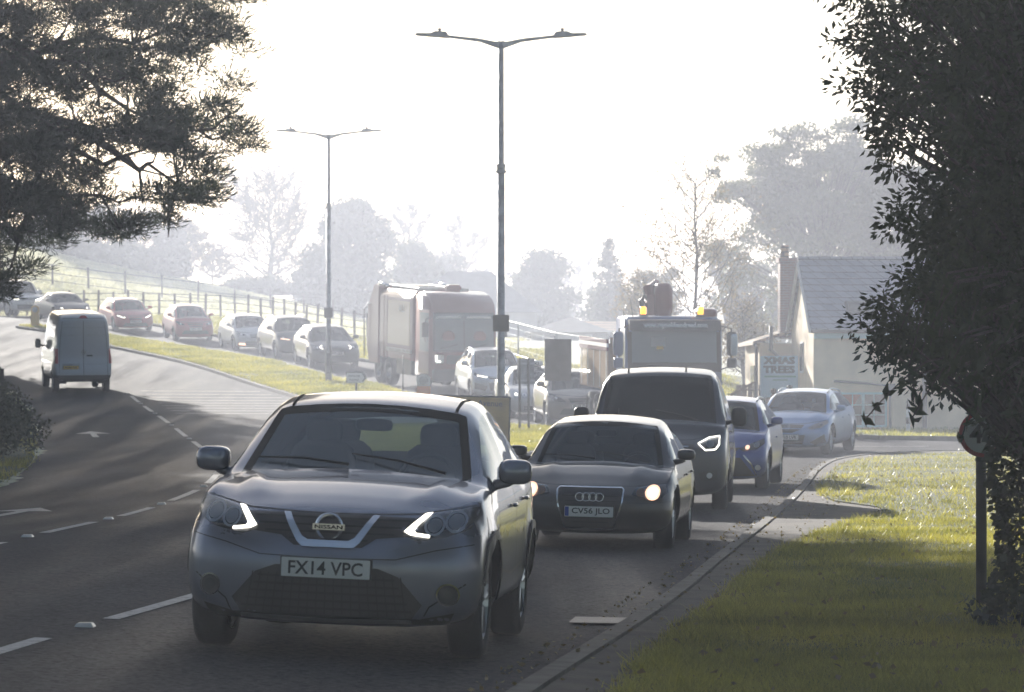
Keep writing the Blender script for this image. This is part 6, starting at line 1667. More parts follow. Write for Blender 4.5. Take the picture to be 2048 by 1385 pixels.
def segs_mesh(segs, sides=5):
    """segs: arrays p0,p1,r0,r1 -> tapered prisms"""
    p0 = np.array([s[0] for s in segs]); p1 = np.array([s[1] for s in segs]); r0 = np.array([s[2] for s in segs]); r1 = np.array([s[3] for s in segs])
    d = p1 - p0; d /= np.linalg.norm(d, axis=1)[:, None] + 1e-9
    h = np.where(np.abs(d[:, 2:3]) < .9, np.array([[0, 0, 1.]]), np.array([[1., 0, 0]]))
    a = np.cross(d, h); a /= np.linalg.norm(a, axis=1)[:, None]; b = np.cross(d, a)
    V = []
    for P, r in ((p0, r0), (p1, r1)):
        for k in range(sides):
            an = 2 * math.pi * k / sides
            V.append(P + (a * math.cos(an) + b * math.sin(an)) * r[:, None])
    V = np.stack(V, 1).reshape(-1, 3); n = len(segs); m = 2 * sides
    F = []
    base = np.arange(n) * m
    for k in range(sides):
        F.append(np.stack([base + k, base + (k + 1) % sides, base + sides + (k + 1) % sides, base + sides + k], 1))
    return V, np.concatenate(F)

def grow(base, H, spread=.5, levels=5, seed=1, trunk_r=None, up=.35, fork=(2, 4), trunk_frac=.25, shrink=.72, lean=(0, 0), straight=False, minr=.008):
    """branching skeleton; returns segments and tips"""
    rs = np.random.RandomState(seed); segs = []; tips = []
    tr = trunk_r or H * .022
    def br(p, d, L_, r, lv):
        n = 3 if lv < 2 else 2
        for i in range(n):
            q = p + d * (L_ / n)
            r2 = r * (1 - .35 * (i + 1) / n)
            segs.append((p, q, r, r2))
            d = d + rs.normal(size=3) * (.10 if lv < 2 else .22); d[2] += up * .12; d /= np.linalg.norm(d)
            if lv >= 1 and i < n - 1 and lv < levels:
                dd = d + rs.normal(size=3) * spread * 1.3; dd[2] += up * .3; dd /= np.linalg.norm(dd)
                br(q, dd, L_ * shrink * .7, max(minr, r2 * .5), lv + 1)
            p, r = q, r2
        if lv >= levels: tips.append((p, d)); return
        k = rs.randint(fork[0], fork[1] + 1)
        for j in range(k):
            an = 2 * math.pi * (j + rs.rand() * .6) / k
            side = np.array([math.cos(an), math.sin(an), 0])
            dd = d * (1 - spread * .5) + side * spread * (0.8 + rs.rand() * .5) ; dd[2] += up * .25
            dd /= np.linalg.norm(dd)
            br(p, dd, L_ * shrink * (0.75 + rs.rand() * .4), max(minr, r * (.62 if k > 2 else .7)), lv + 1)
    d0 = np.array([lean[0], lean[1], 1.0]); d0 /= np.linalg.norm(d0)
    br(np.zeros(3), d0, H * trunk_frac, tr, 0)
    zmax = max(s[1][2] for s in segs); k = H / zmax
    segs = [(s[0] * k, s[1] * k, s[2], s[3]) for s in segs]; tips = [(p * k, d) for p, d in tips]
    return segs, tips

def tree_obj(name, label, group, x, Y, segs, leafP=None, leafD=None, lsize=.1, aspect=.5, lmat=None, zoff=0, bark='bark', sides=5, up=0, cat='tree', zbase=None):
    X = at(x, Y); z = tzf(X, Y) if zbase is None else zbase
    t = empty(name, (X, Y, z + zoff)); tag(t, label, cat, group)
    V, F = segs_mesh(segs, sides); mk_np('trunk', V, F, M[bark], t, True)
    if leafP is not None and len(leafP):
        V, F = cards(np.asarray(leafP), lsize, aspect, up, dirs=None if leafD is None else np.asarray(leafD)); mk_np('crown', V, F, lmat, t)
    return t

def ytop2h(x, Y, ytop):
    X = at(x, Y); return EYE + (820 - ytop) * Y / FPX - tzf(X, Y)

# --- bare trees in the haze
def bare(label, x, Y, ytop, halfw, seed, tr=.2, limbs=26, low=.14, leaves=0, rise=.55, group='bare winter trees on the skyline'):
    H_ = ytop2h(x, Y, ytop); Wd = halfw * Y / FPX; rs = np.random.RandomState(seed); segs = []; T = []
    n = 9; pts = [np.array([.04 * H_ * math.sin(i * 1.1 + seed) * i / n * .5, .1 * math.cos(i), H_ * .86 * i / n]) for i in range(n + 1)]
    for i in range(n): segs.append((pts[i], pts[i + 1], tr * (1 - i / n * .85), tr * (1 - (i + 1) / n * .85)))
    def sub(p, d, L_, r, lv):
        k = 5 if lv == 0 else 3
        for i in range(k):
            q = p + d * L_ / k; segs.append((p, q, r, r * .82)); r = max(.026, r * .82)
            if lv < 3 and (i > 0 or lv > 0):
                for _ in range(2 if lv < 2 else 1):
                    dd = d + rs.normal(size=3) * .55; dd[2] += .22; dd /= np.linalg.norm(dd); sub(q, dd, L_ * (.50 - .04 * lv), max(.026, r * .62), lv + 1)
            d = d + rs.normal(size=3) * .14; d[2] += .07; d /= np.linalg.norm(d); p = q
        T.append(p)
    for k in range(limbs):
        h = low + (.86 - low) * k / limbs; an = k * 2.4 + seed; z = h * H_
        reach = Wd * math.sqrt(max(.05, 1 - ((h - .42) / .62) ** 2)) * (.62 + .22 * rs.rand())
        d = np.array([math.cos(an), math.sin(an), rise + h * .9]); d /= np.linalg.norm(d)
        i = min(n - 1, int(h / .86 * n)); base = pts[i] + (pts[i + 1] - pts[i]) * (h / .86 * n - i)
        sub(base, d, reach, tr * .36 * (1 - h * .6), 0)
    kx = Wd / np.percentile(np.abs(np.array([q_[0] for q_ in T])), 96); kx = max(1, kx); S3 = np.array([kx, kx * .8, 1])
    segs = [(a * S3, b * S3, c_, d_) for a, b, c_, d_ in segs]; T = [q_ * S3 for q_ in T]
    lp = None
    if leaves:
        TT = np.array(T); TT = TT[rs.rand(len(TT)) < .6]; lp = (TT[:, None, :] + rs.normal(size=(len(TT), leaves, 3)) * .22).reshape(-1, 3)
    return tree_obj('bare_tree', label, group, x, Y, segs, lp, None, .13, .6, M['autumn'], sides=3, bark='bark_grey')
bare('broad spreading bare tree left of the farther lamp column', 541, 272, 362, 100, 3, .30, 34, .12)
bare('slim bare tree just right of the dark rounded evergreen', 812, 285, 396, 60, 5, .18, 24, .2, rise=.9)
bare('bare tree with a fan-shaped crown behind the barn roof', 918, 290, 424, 58, 8, .18, 24, .2, rise=.8)
bare('small bare tree below the tip of the pine', 425, 268, 505, 38, 12, .10, 16)
bare('bare tree between the barn and the spire-shaped conifer', 1120, 300, 486, 48, 14, .14, 18, rise=.9)
bare('bare tree just left of the spire-shaped conifer', 1172, 305, 496, 40, 15, .12, 16, rise=.9)
bare('tall thin bare tree under the left edge of the pine', 372, 262, 448, 42, 21, .12, 18, leaves=2)
bare('bare tree on the field edge below the middle of the pine', 285, 262, 436, 50, 22, .12, 18, leaves=2)
bare('bare tree on the field edge nearer the left side', 190, 262, 430, 50, 23, .12, 18, leaves=2)
bare('bare tree farthest left on the field edge', 100, 262, 420, 50, 24, .12, 18, leaves=2)
bare('bare tree behind the rounded hazy evergreen beside the tall lamp column', 1040, 310, 520, 40, 26, .12, 16, rise=.8)
bare('slim bare tree showing left of the broad leafy tree', 1445, 200, 470, 45, 27, .10, 18, leaves=1)

# --- rounded masses of foliage
def blob_tree(name, label, x, Y, ytop, halfw, seed, n=9000, size=.20, mat='hedge', holes=.15, base=.0, group='evergreen trees in the haze', squash=1.0, shape='round', ybase=None):
    H_ = ytop2h(x, Y, ytop); Wd = halfw * Y / FPX
    rs = np.random.RandomState(seed); segs = []
    nl = 60; cl = []
    for i in range(nl):
        h = base + (1 - base) * (i + .5) / nl
        if shape == 'round': rad = math.sqrt(max(.02, 1 - ((h - .45) / .56) ** 2))
        elif shape == 'cone': rad = max(.04, 1 - h) ** .8
        else: rad = 1.0 if h < .8 else .8
        k = 2 if shape != 'cone' else 3
        for j in range(k):
            an = rs.rand() * 2 * math.pi; rr = Wd * rad * math.sqrt(rs.rand()) * (.95 + .35 * mnoise.noise(Vector((math.cos(an) * 1.5, h * 5, seed * 1.7))))
            c_ = np.array([math.cos(an) * rr, math.sin(an) * rr * .8, h * H_])
            cl.append((c_, Wd * (.16 + .26 * rs.rand()) * (1 if shape != 'cone' else .6)))
            segs.append((np.array([0, 0, max(0, h * H_ - rr * .7)]), c_, .05, .012))
    segs.append((np.zeros(3), np.array([0, 0, H_ * .92]), H_ * .02, .03))
    P = []
    per = n // len(cl)
    for c_, r in cl:
        q = rs.normal(size=(per, 3)); q /= np.linalg.norm(q, axis=1)[:, None]; q *= (rs.rand(per) ** .45)[:, None] * np.array([r, r, r * .7]) 
        P.append(c_ + q)
    P = np.concatenate(P); P = P[P[:, 2] > .05]
    return tree_obj(name, label, group, x, Y, segs, P, None, size, .55, M[mat], sides=5)
blob_tree('evergreen_tree', 'big rounded dark evergreen right of the farther lamp column', 702, 262, 412, 95, 31, 26000, .30)
blob_tree('evergreen_tree', 'lower evergreen mass right of the big rounded one, above the refuse lorry', 830, 268, 492, 60, 32, 9000, .28)
blob_tree('evergreen_tree', 'low broad evergreen left of the farther lamp column at the field corner', 640, 256, 515, 55, 37, 9000, .28)
blob_tree('evergreen_tree', 'rounded hazy evergreen between the tall lamp column and the spire-shaped conifer', 1085, 250, 512, 75, 33, 16000, .26)
blob_tree('evergreen_tree', 'holly-like tree on the field edge below the tip of the pine', 345, 255, 462, 45, 38, 9000, .22)
blob_tree('hedge_bush', 'straggling hedge behind the bungalow', 1235, 230, 585, 75, 34, 8000, .20, shape='flat')
blob_tree('hedge_bush', 'clipped hedge behind the timber fence', 1500, 124, 778, 38, 35, 5000, .06, shape='flat', group='hedges')
for k, (x, yt, hw_) in enumerate(((60, 470, 60), (130, 482, 60), (215, 492, 60), (290, 505, 55))):
    blob_tree('field_edge_bush', ['woodland bush farthest left on the hill crest', 'woodland bush second from the left on the hill crest', 'woodland bush third from the left on the hill crest', 'woodland bush nearest the open gap on the hill crest'][k], x, 262 - k * 2, yt, hw_, 40 + k, 7000, .26, group='bushes along the hill crest', shape='flat', mat='oakleaf')

blob_tree('hedge_bush', 'long ragged hedge at the field corner below the broad bare tree', 520, 258, 562, 75, 45, 9000, .20, shape='flat', group='hedges')
blob_tree('hedge_bush', 'ragged thicket below the bare trees right of the big rounded evergreen', 880, 275, 512, 60, 46, 8000, .22, shape='flat', group='hedges')
blob_tree('hedge_bush', 'thicket between the spire-shaped conifer and the autumn tree', 1310, 215, 545, 60, 47, 9000, .18, shape='flat', group='hedges', mat='oakleaf')
blob_tree('hedge_bush', 'thicket behind the grey blue house, under the broad leafy tree', 1500, 195, 530, 80, 48, 9000, .18, shape='flat', group='hedges', mat='oakleaf')
# --- conifer with a spire
def conifer(label, x, Y, ytop, halfw, seed):
    H_ = ytop2h(x, Y, ytop); Wd = halfw * Y / FPX; rs = np.random.RandomState(seed); segs = [(np.zeros(3), np.array([0, 0, H_]), .16, .015)]; P = []; D = []
    z = .10 * H_
    while z < H_ * .97:
        r = Wd * (1 - z / H_) ** .75
        for j in range(7):
            an = rs.rand() * 6.28; L_ = r * (.7 + .45 * rs.rand()); d = np.array([math.cos(an), math.sin(an), 0])
            p0 = np.array([0, 0, z]); p1 = p0 + d * L_ * .6 + np.array([0, 0, -.10 * L_]); p2 = p0 + d * L_ + np.array([0, 0, -.02 * L_])
            segs += [(p0, p1, .03, .02), (p1, p2, .02, .008)]
            m = int(24 * L_) + 4
            t_ = rs.rand(m) ** .7; q = p0 + (p2 - p0) * t_[:, None] + rs.normal(size=(m, 3)) * np.array([.12, .12, .09]); q[:, 2] -= .1 * rs.rand(m)
            P.append(q)
        z += H_ * .035 * (.7 + .6 * rs.rand())
    return tree_obj('conifer_tree', label, 'evergreen trees in the haze', x, Y, segs, np.concatenate(P), None, .24, .4, M['hedge'])
conifer('spire-shaped conifer left of the grab crane', 1218, 225, 466, 62, 51)

# --- young autumn tree behind the blue lorry
def young(label, x, Y, ytop, seed):
    H_ = ytop2h(x, Y, ytop); rs = np.random.RandomState(seed); segs = []; T = []
    top = np.array([0.0, 0, H_]); n = 10; pts = [np.array([.05 * math.sin(i * 1.3), .05 * math.cos(i), H_ * i / n]) for i in range(n + 1)]
    for i in range(n): segs.append((pts[i], pts[i + 1], .075 * (1 - i / n) + .010, .075 * (1 - (i + 1) / n) + .010))
    def sub(p, d, L_, r, lv):
        for i in range(4):
            q = p + d * L_ / 4; segs.append((p, q, r, r * .8)); r *= .8
            if lv < 3:
                dd = d + rs.normal(size=3) * .6; dd[2] += .15; dd /= np.linalg.norm(dd); sub(q, dd, L_ * .45, max(.006, r * .6), lv + 1)
            if lv >= 1: T.append(q)
            d = d + rs.normal(size=3) * .15; d[2] += .05; d /= np.linalg.norm(d); p = q
    for k in range(44):
        h = .22 + .75 * k / 44; an = k * 2.4; d = np.array([math.cos(an), math.sin(an), .62 + .4 * h]); d /= np.linalg.norm(d)
        sub(np.array([0, 0, h * H_]), d, H_ * .40 * (1 - h) ** .55 + .25, .022, 1)
    T = np.array(T); T = T[rs.rand(len(T)) < .85]
    P = np.concatenate([T + rs.normal(size=T.shape) * .10 for _ in range(2)])
    P = P[rs.rand(len(P)) < np.where(P[:, 2] > H_ * .8, .25, .9)]
    return tree_obj('young_tree', label, 'thinly leaved young trees', x, Y, segs, P, None, .085, .6, M['autumn'], sides=4)
young('thinly leaved young tree rising behind the blue lorry cab', 1392, 128, 348, 61)
young('smaller thinly leaved tree right of the lorry mirror', 1487, 135, 610, 62)
young('smaller thinly leaved tree left of the grab crane', 1290, 150, 555, 63)

# --- broad holm oak beyond the cottage
def oak(label, x, Y, ytop, halfw, seed, zlow=.33):
    H_ = ytop2h(x, Y, ytop); Wd = halfw * Y / FPX; rs = np.random.RandomState(seed)
    segs, tips = grow(None, H_ * .92, .62, 5, seed, trunk_r=.42, trunk_frac=.22, fork=(2, 4), up=.3)
    k = Wd * .92 / max(abs(t_[0][0]) for t_ in tips)
    sc3 = np.array([k, k * .8, 1]); segs = [(a * sc3, b * sc3, c_, d) for a, b, c_, d in segs]
    T = np.array([t_[0] * sc3 for t_ in tips])
    # boughs: clumps along an uneven dome
    cl = []
    for i in range(150):
        an = rs.rand() * 6.283; h = zlow + (1 - zlow) * rs.rand() ** .8
        rad = math.sqrt(max(.03, 1 - ((h - .55) / .47) ** 2)) if h > .55 else 1 - (0.55 - h) * .5
        rr = Wd * rad * (rs.rand() ** .35) * .96
        cl.append((np.array([math.cos(an) * rr, math.sin(an) * rr * .75, h * H_ * .97 + rs.normal() * .15]), Wd * (.09 + .10 * rs.rand())))
    for p in T[rs.rand(len(T)) < .3]: cl.append((p, Wd * .10))
    P = []
    for c_, r in cl:
        m = int(230 * (r / (Wd * .14)) ** 2); q = rs.normal(size=(m, 3)); q /= np.linalg.norm(q, axis=1)[:, None]; q *= (rs.rand(m) ** .5)[:, None] * np.array([r, r, r * .55]); P.append(c_ + q)
        segs.append((c_ * np.array([.6, .6, .82]), c_, .03, .012))
    return tree_obj('oak_tree', label, None, x, Y, segs, np.concatenate(P), None, .17, .5, M['oakleaf'])
oak('broad pale leafy tree rising behind the cottage', 1645, 172, 238, 238, 71, .18)
oak('second leafy tree behind the cottage, mostly hidden by the near dark foliage', 1860, 165, 330, 170, 72)

# --- the big pine on the left
def in_poly(px, py, poly):
    px = np.asarray(px); py = np.asarray(py); c_ = np.zeros(px.shape, bool); n = len(poly); j = n - 1
    for i in range(n):
        xi, yi = poly[i]; xj, yj = poly[j]
        hit = ((yi > py) != (yj > py)) & (px < (xj - xi) * (py - yi) / (yj - yi + 1e-12) + xi); c_ ^= hit; j = i
    return c_
def pine():
    Yp = 70.0; tx = -13.8; rs = np.random.RandomState(81); z0 = tzf(tx, Yp)
    t = empty('pine_tree', (tx, Yp, z0)); tag(t, 'huge dark pine filling the upper left corner with sky showing through', 'tree')
    s = FPX / Yp
    def W_(x, y): return (x - 1024) / s - tx, EYE + (820 - y) / s - z0     # local x and height at the trunk's distance
    out = [(-700, 300), (-300, 600), (-60, 640), (25, 575), (48, 490), (70, 478), (170, 462), (260, 472), (345, 440), (352, 428), (300, 405), (430, 412), (445, 392), (400, 372), (478, 352), (480, 345), (440, 330), (510, 292), (515, 262), (508, 240), (505, 180), (430, 175), (450, 140), (505, 100), (515, 55), (490, 30), (500, -40), (560, -200), (560, -420), (450, -700), (100, -1000), (-500, -1100), (-1100, -700), (-1200, 0)]
    poly = [W_(*p) for p in out]
    holes = [((250, 198), 42, 20), ((195, 222), 20, 10), ((300, 90), 50, 12), ((345, 165), 28, 12), ((78, 125), 30, 9), ((45, 188), 14, 8), ((250, 320), 48, 22), ((190, 240), 22, 9), ((175, 140), 26, 10), ((230, 375), 34, 10), ((400, 268), 34, 11), ((235, 420), 30, 24), ((300, 355), 36, 14), ((385, 195), 24, 9), ((120, 205), 30, 8), ((340, 330), 22, 7), ((420, 130), 18, 7), ((20, 60), 20, 8), ((220, 60), 26, 6)]
    H_ = 17.5; segs = []
    pts = [np.array([.25 * math.sin(i), .2 * math.cos(i * 1.3), H_ * i / 8]) for i in range(9)]
    for i in range(8): segs.append((pts[i], pts[i + 1], .42 * (1 - i / 9.5), .42 * (1 - (i + 1) / 9.5)))
    clumps = []
    # boughs leave the trunk and dip or rise towards clumps
    for k in range(9000):
        lx = rs.uniform(-7, 10.2); lz = rs.uniform(1.5, 19)
        if not in_poly(np.array([lx]), np.array([lz]), poly)[0]: continue
        r0 = max(2.0, min(6.5, abs(lx) + 1.5)); ly = rs.uniform(-1, 1) * (7.5 if lz > 9.6 else 2.8)
        px, py = (lx + tx) * s + 1024, 820 - (lz + z0 - EYE) * s
        dens = mnoise.noise(Vector((lx * .55, lz * 1.1, 3.0))) 
        if any(((px - h[0][0]) / (h[1] + 10)) ** 2 + ((py - h[0][1]) / (h[2] + 9)) ** 2 < 1 for h in holes): continue
        if py > -60 and px > -50 and dens < -.40: continue
        clumps.append(np.array([lx, ly, lz]))
    # main limbs
    limbs = []
    for (x0, y0, x1, y1) in ((-200, 200, 505, 60), (-200, 150, 500, 110), (-150, 330, 480, 250), (-100, 60, 420, 330), (-100, 180, 270, 330), (-100, 300, 420, 370), (150, 260, 350, 430), (-150, 420, 300, 440), (-200, 0, 480, -60), (-200, -100, 500, -250), (-200, -200, 350, -500), (-150, 80, 280, 200), (-60, 480, 200, 468), (-100, 240, 140, 270)):
        a = W_(x0, y0); b = W_(x1, y1); yo = rs.uniform(-1.5, 1.5)
        root = np.array([0, 0, max(1.5, a[1] - 1.0)])
        q = [root, np.array([a[0], yo * .4, a[1]]) if a[0] > .3 else root * 1.0 + np.array([.3, 0, .1])]
        for i in range(1, 9):
            t_ = i / 8 * .88; q.append(np.array([q[1][0] + (b[0] - q[1][0]) * t_ + rs.normal() * .12, yo * t_ * 1.5, q[1][2] + (b[1] - q[1][2]) * t_ + .28 * math.sin(t_ * math.pi) + rs.normal() * .13]))
        for i in range(len(q) - 1): segs.append((q[i], q[i + 1], .11 * (1 - i / 10), .11 * (1 - (i + 1) / 10)))
        limbs += q[1:]
    LB = np.array(limbs)
    for c_ in clumps:
        d = np.linalg.norm(LB - c_, axis=1); j = int(np.argmin(d + (LB[:, 0] > c_[0] + .3) * 3))
        if d[j] > .85: continue
        m = (LB[j] + c_) / 2 + np.array([0, 0, -.12])
        segs += [(LB[j], m, .028, .02), (m, c_, .02, .008)]
        for _ in range(3):
            q = c_ + rs.normal(size=3) * np.array([.3, .3, .12]); segs.append((c_ - (c_ - m) * .3, q, .012, .005))
    V, F = segs_mesh(segs, 6); mk_np('trunk', V, F, M['bark'], t, True)
    P = []; D = []
    for c_ in clumps:
        r = rs.uniform(.28, .60); m = int(150 * (r / .4) ** 1.6) if c_[2] < 9.6 else int(60 * (r / .4) ** 1.6)
        q = rs.normal(size=(m, 3)); q /= np.linalg.norm(q, axis=1)[:, None]; d = q.copy(); q *= (rs.rand(m) ** .5)[:, None] * np.array([r, r, r * .42])
        P.append(c_ + q); d[:, 2] += .5; d[:, 0] += .3; D.append(d)
    P = np.concatenate(P); D = np.concatenate(D)
    hi = P[:, 2] > 9.9  # unseen upper crown, with wider cards added to block the sun
    V, F = cards(P[~hi], .15, .13, 0, rs, .4, D[~hi]); V2, F2 = cards(P[hi], .34, .45, 0, rs, .4, D[hi])
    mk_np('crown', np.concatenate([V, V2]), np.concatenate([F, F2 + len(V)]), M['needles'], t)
    print('pine', len(clumps), len(P))
pine()

# --- more evergreens on the left bank; they shade the near road; the last, unseen, is added for more shade
for k, (X_, Y_, h_, r_, lab) in enumerate(((-18.5, 48, 15, 5.5, 'dense evergreen on the left bank nearest the camera'), (-23, 62, 17, 6.5, 'dense evergreen on the left bank in front of the pine'), (-20.5, 94, 16, 6, 'dense evergreen on the left bank behind the pine'), (-27, 139, 14, 7, 'dense evergreen on the left bank farthest away, beside the white van'), (-24, 116, 13, 5.5, 'dense evergreen on the left bank between the pine and the white van'), (-26, 153, 14, 6, 'unseen shade evergreen added on the left bank beyond the white van'))):
    xp = 1024 + X_ / Y_ * FPX; yt = 820 - (h_ + tzf(X_, Y_) - EYE) * FPX / Y_
    blob_tree('evergreen_tree', lab, xp, Y_, yt, r_ * FPX / Y_, 300 + k, 30000, .48, 'laurel', base=.12, group='evergreens on the left bank')

# --- tall unseen trees, added to close off the sky over the near road
for k, (X_, Y_, h_, r_, lab) in enumerate(((-14, 18, 17, 8, 'unseen shade evergreen added left of the camera'), (10.5, 10, 16, 7.5, 'unseen shade evergreen added right of the camera'), (13.5, 36, 15, 7, 'unseen shade evergreen added right of the near verge'), (-9, -12, 17, 8, 'unseen shade evergreen added behind the camera on the left'), (7, -14, 17, 8, 'unseen shade evergreen added behind the camera on the right'))):
    H_ = h_; rs = np.random.RandomState(400 + k); cl = []; segs = [(np.zeros(3), np.array([0, 0, H_ * .9]), .35, .05)]
    for i in range(110):
        h = .42 + .58 * rs.rand(); rad = math.sqrt(max(.05, 1 - ((h - .66) / .38) ** 2)); an = rs.rand() * 6.283; rr = r_ * rad * math.sqrt(rs.rand())
        c_ = np.array([math.cos(an) * rr, math.sin(an) * rr, h * H_]); cl.append(c_); segs.append((np.array([0, 0, h * H_ * .8]), c_, .06, .02))
    P = np.concatenate([c_ + rs.normal(size=(110, 3)) * np.array([.9, .9, .5]) for c_ in cl])
    tree_obj('added_shade_tree', lab, 'unseen shade trees added around the camera', 1024 + X_ / Y_ * FPX, Y_, segs, P, None, .42, .55, M['laurel'])

# --- dark tree close by on the right with ivy on its trunk
def near_tree():
    Yp = 27.0; tx = at(2092, Yp); rs = np.random.RandomState(91); z0 = tzf(tx, Yp) + .05; s = FPX / Yp
    t = empty('ivy_clad_tree', (tx, Yp, z0)); tag(t, 'dark broad-leaved tree with an ivy-covered trunk filling the right edge', 'tree')
    def W_(x, y): return (x - 1024) / s - tx, EYE + (820 - y) / s - z0
    out = [(1672, -20), (1705, 40), (1725, 90), (1722, 150), (1760, 190), (1790, 250), (1838, 300), (1850, 335), (1815, 380), (1800, 450), (1832, 520), (1812, 560), (1750, 600), (1730, 650), (1750, 700), (1800, 720), (1830, 770), (1870, 790), (1950, 760), (2010, 790), (2035, 1000), (2050, 1020), (2300, 1000), (2600, 300), (2700, -400), (2300, -800), (1900, -700), (1640, -300), (1640, -100)]
    poly = [W_(*p) for p in out]
    segs = []; H_ = 6.2
    pts = [np.array([.05 * math.sin(i * 1.1), .05 * math.cos(i), H_ * i / 8]) for i in range(9)]
    for i in range(8): segs.append((pts[i], pts[i + 1], .16 * (1 - i / 10), .16 * (1 - (i + 1) / 10)))
    clumps = []
    for k in range(3600):
        lx = rs.uniform(-1.6, 1.8); lz = rs.uniform(.8, 6.2)
        if not in_poly(np.array([lx]), np.array([lz]), poly)[0]: continue
        px, py = (lx + tx) * s + 1024, 820 - (lz + z0 - EYE) * s
        ly = rs.uniform(-2.2, 2.2)
        edge = 0
        # thin towards the outline
        if not in_poly(np.array([lx - .10]), np.array([lz - .05]), poly)[0] and rs.rand() < .55: continue
        clumps.append(np.array([lx, ly, lz]))
    for c_ in clumps[::2]:
        b = np.array([0, 0, max(.5, c_[2] - .7 * abs(c_[0]) - .2)]); m = (b + c_) / 2 + np.array([0, 0, .06]); segs += [(b, m, .022, .014), (m, c_, .014, .005)]
    twP = []
    for k in range(26):
        x0, y0 = rs.uniform(1770, 1950), rs.uniform(560, 760); a = W_(x0, y0); p = np.array([a[0], rs.uniform(-3.5, -1), a[1]])
        segs.append((np.array([0, 0, a[1] + .2]), p, .02, .006)); d = np.array([-.5, 0, -.55]) + rs.normal(size=3) * .3
        for i in range(5):
            q = p + d * .07; segs.append((p, q, .006, .004)); twP.append(q); twP.append(q + rs.normal(size=3) * .02); d[2] -= .12; p = q
    V, F = segs_mesh(segs, 6); mk_np('trunk', V, F, M['bark'], t, True)
    P = []; D = []
    for c_ in clumps:
        m = 50; q = rs.normal(size=(m, 3)); q /= np.linalg.norm(q, axis=1)[:, None]; d = q.copy(); q *= (rs.rand(m) ** .5)[:, None] * .17; P.append(c_ + q); d[:, 2] -= .25; d[:, 0] -= .3; D.append(d)
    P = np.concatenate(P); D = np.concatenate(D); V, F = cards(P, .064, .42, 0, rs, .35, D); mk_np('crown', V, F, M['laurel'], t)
    # ivy sleeve down the trunk
    n = 9000; h = rs.rand(n) ** .9 * 4.2; an = rs.rand(n) * 6.283; rr = .15 + .10 * rs.rand(n) + .10 * np.sin(h * 4 + an) * .5 + .12 * np.exp(-((h - .2) / .25) ** 2)
    P = np.stack([np.cos(an) * rr - .12, np.sin(an) * rr, h], 1); D = np.stack([np.cos(an), np.sin(an), -.6 + 0 * an], 1)
    V, F = cards(P, .055, .8, 0, rs, .4, D); mk_np('ivy', V, F, M['ivy'], t)
    V, F = cards(np.array(twP), .12, .36, -1.0, rs, .3); mk_np('drooping_leaves', V, F, M['laurel'], t)
    print('near', len(clumps))
near_tree()

def bush(name, label, X, Y, rx, ry, rz, n, size, mat, seed, group=None, aspect=.6):
    rs = np.random.RandomState(seed); z = tzf(X, Y); t = empty(name, (X, Y, z)); tag(t, label, 'bush', group)
    segs = []; P = []
    for k in range(26):
        an = rs.rand() * 6.28; r_ = math.sqrt(rs.rand()); c_ = np.array([math.cos(an) * r_ * rx, math.sin(an) * r_ * ry, rz * (.25 + .75 * rs.rand() * (1 - .5 * r_))]); segs.append((np.array([c_[0] * .3, c_[1] * .3, 0]), c_, .02, .006))
        m = n // 26; q = rs.normal(size=(m, 3)); q /= np.linalg.norm(q, axis=1)[:, None]; q *= (rs.rand(m) ** .5)[:, None] * np.array([rx * .4, ry * .4, rz * .35]); P.append(c_ + q)
    V, F = segs_mesh(segs, 4); mk_np('stems', V, F, M['bark'], t); P = np.concatenate(P); P = P[P[:, 2] > 0]
    V, F = cards(P, size, aspect, 0, rs); mk_np('foliage', V, F, M[mat], t); return t
bank_l = ['bramble bush nearest the camera on the left bank', 'bramble bush second nearest on the left bank', 'bramble bush in the middle of the left bank', 'bramble bush second farthest on the left bank', 'bramble bush farthest along the left bank']
for k, (x_, Y) in enumerate(((-10.4, 70), (-11.6, 81), (-13.3, 92), (-15.5, 103.5), (-18.3, 116))):
    bush('bramble_bush', bank_l[k], x_, Y, 1.7, 4.2, 1.0, 12000, .08, 'ivy', 100 + k, 'bushes on the left bank')
bush('bramble_bush', 'low ivy bush at the foot of the near dark tree', at(2150, 27), 27, .6, 1.6, .45, 3500, .05, 'ivy', 120)
bush('bramble_bush', 'bright grass-like bush beside the fence behind the red hatchbacks', at(466, 176), 176.5, 1.2, 1.5, .7, 1500, .14, 'blade', 121, None, .2)
# reflector post on the left bank
X, Y = at(4, 118), 118
mb = MB(); mb.box((0, 0, .6), (.12, .05, 1.2)); mb.box((0, -.03, 1.02), (.10, .01, .18)); o = mb.build('verge_marker_post', M['black'], None, bevel=.01, loc=(X, Y, tzf(X, Y))); tag(o, 'dark marker post at the left edge above the bank', 'post')

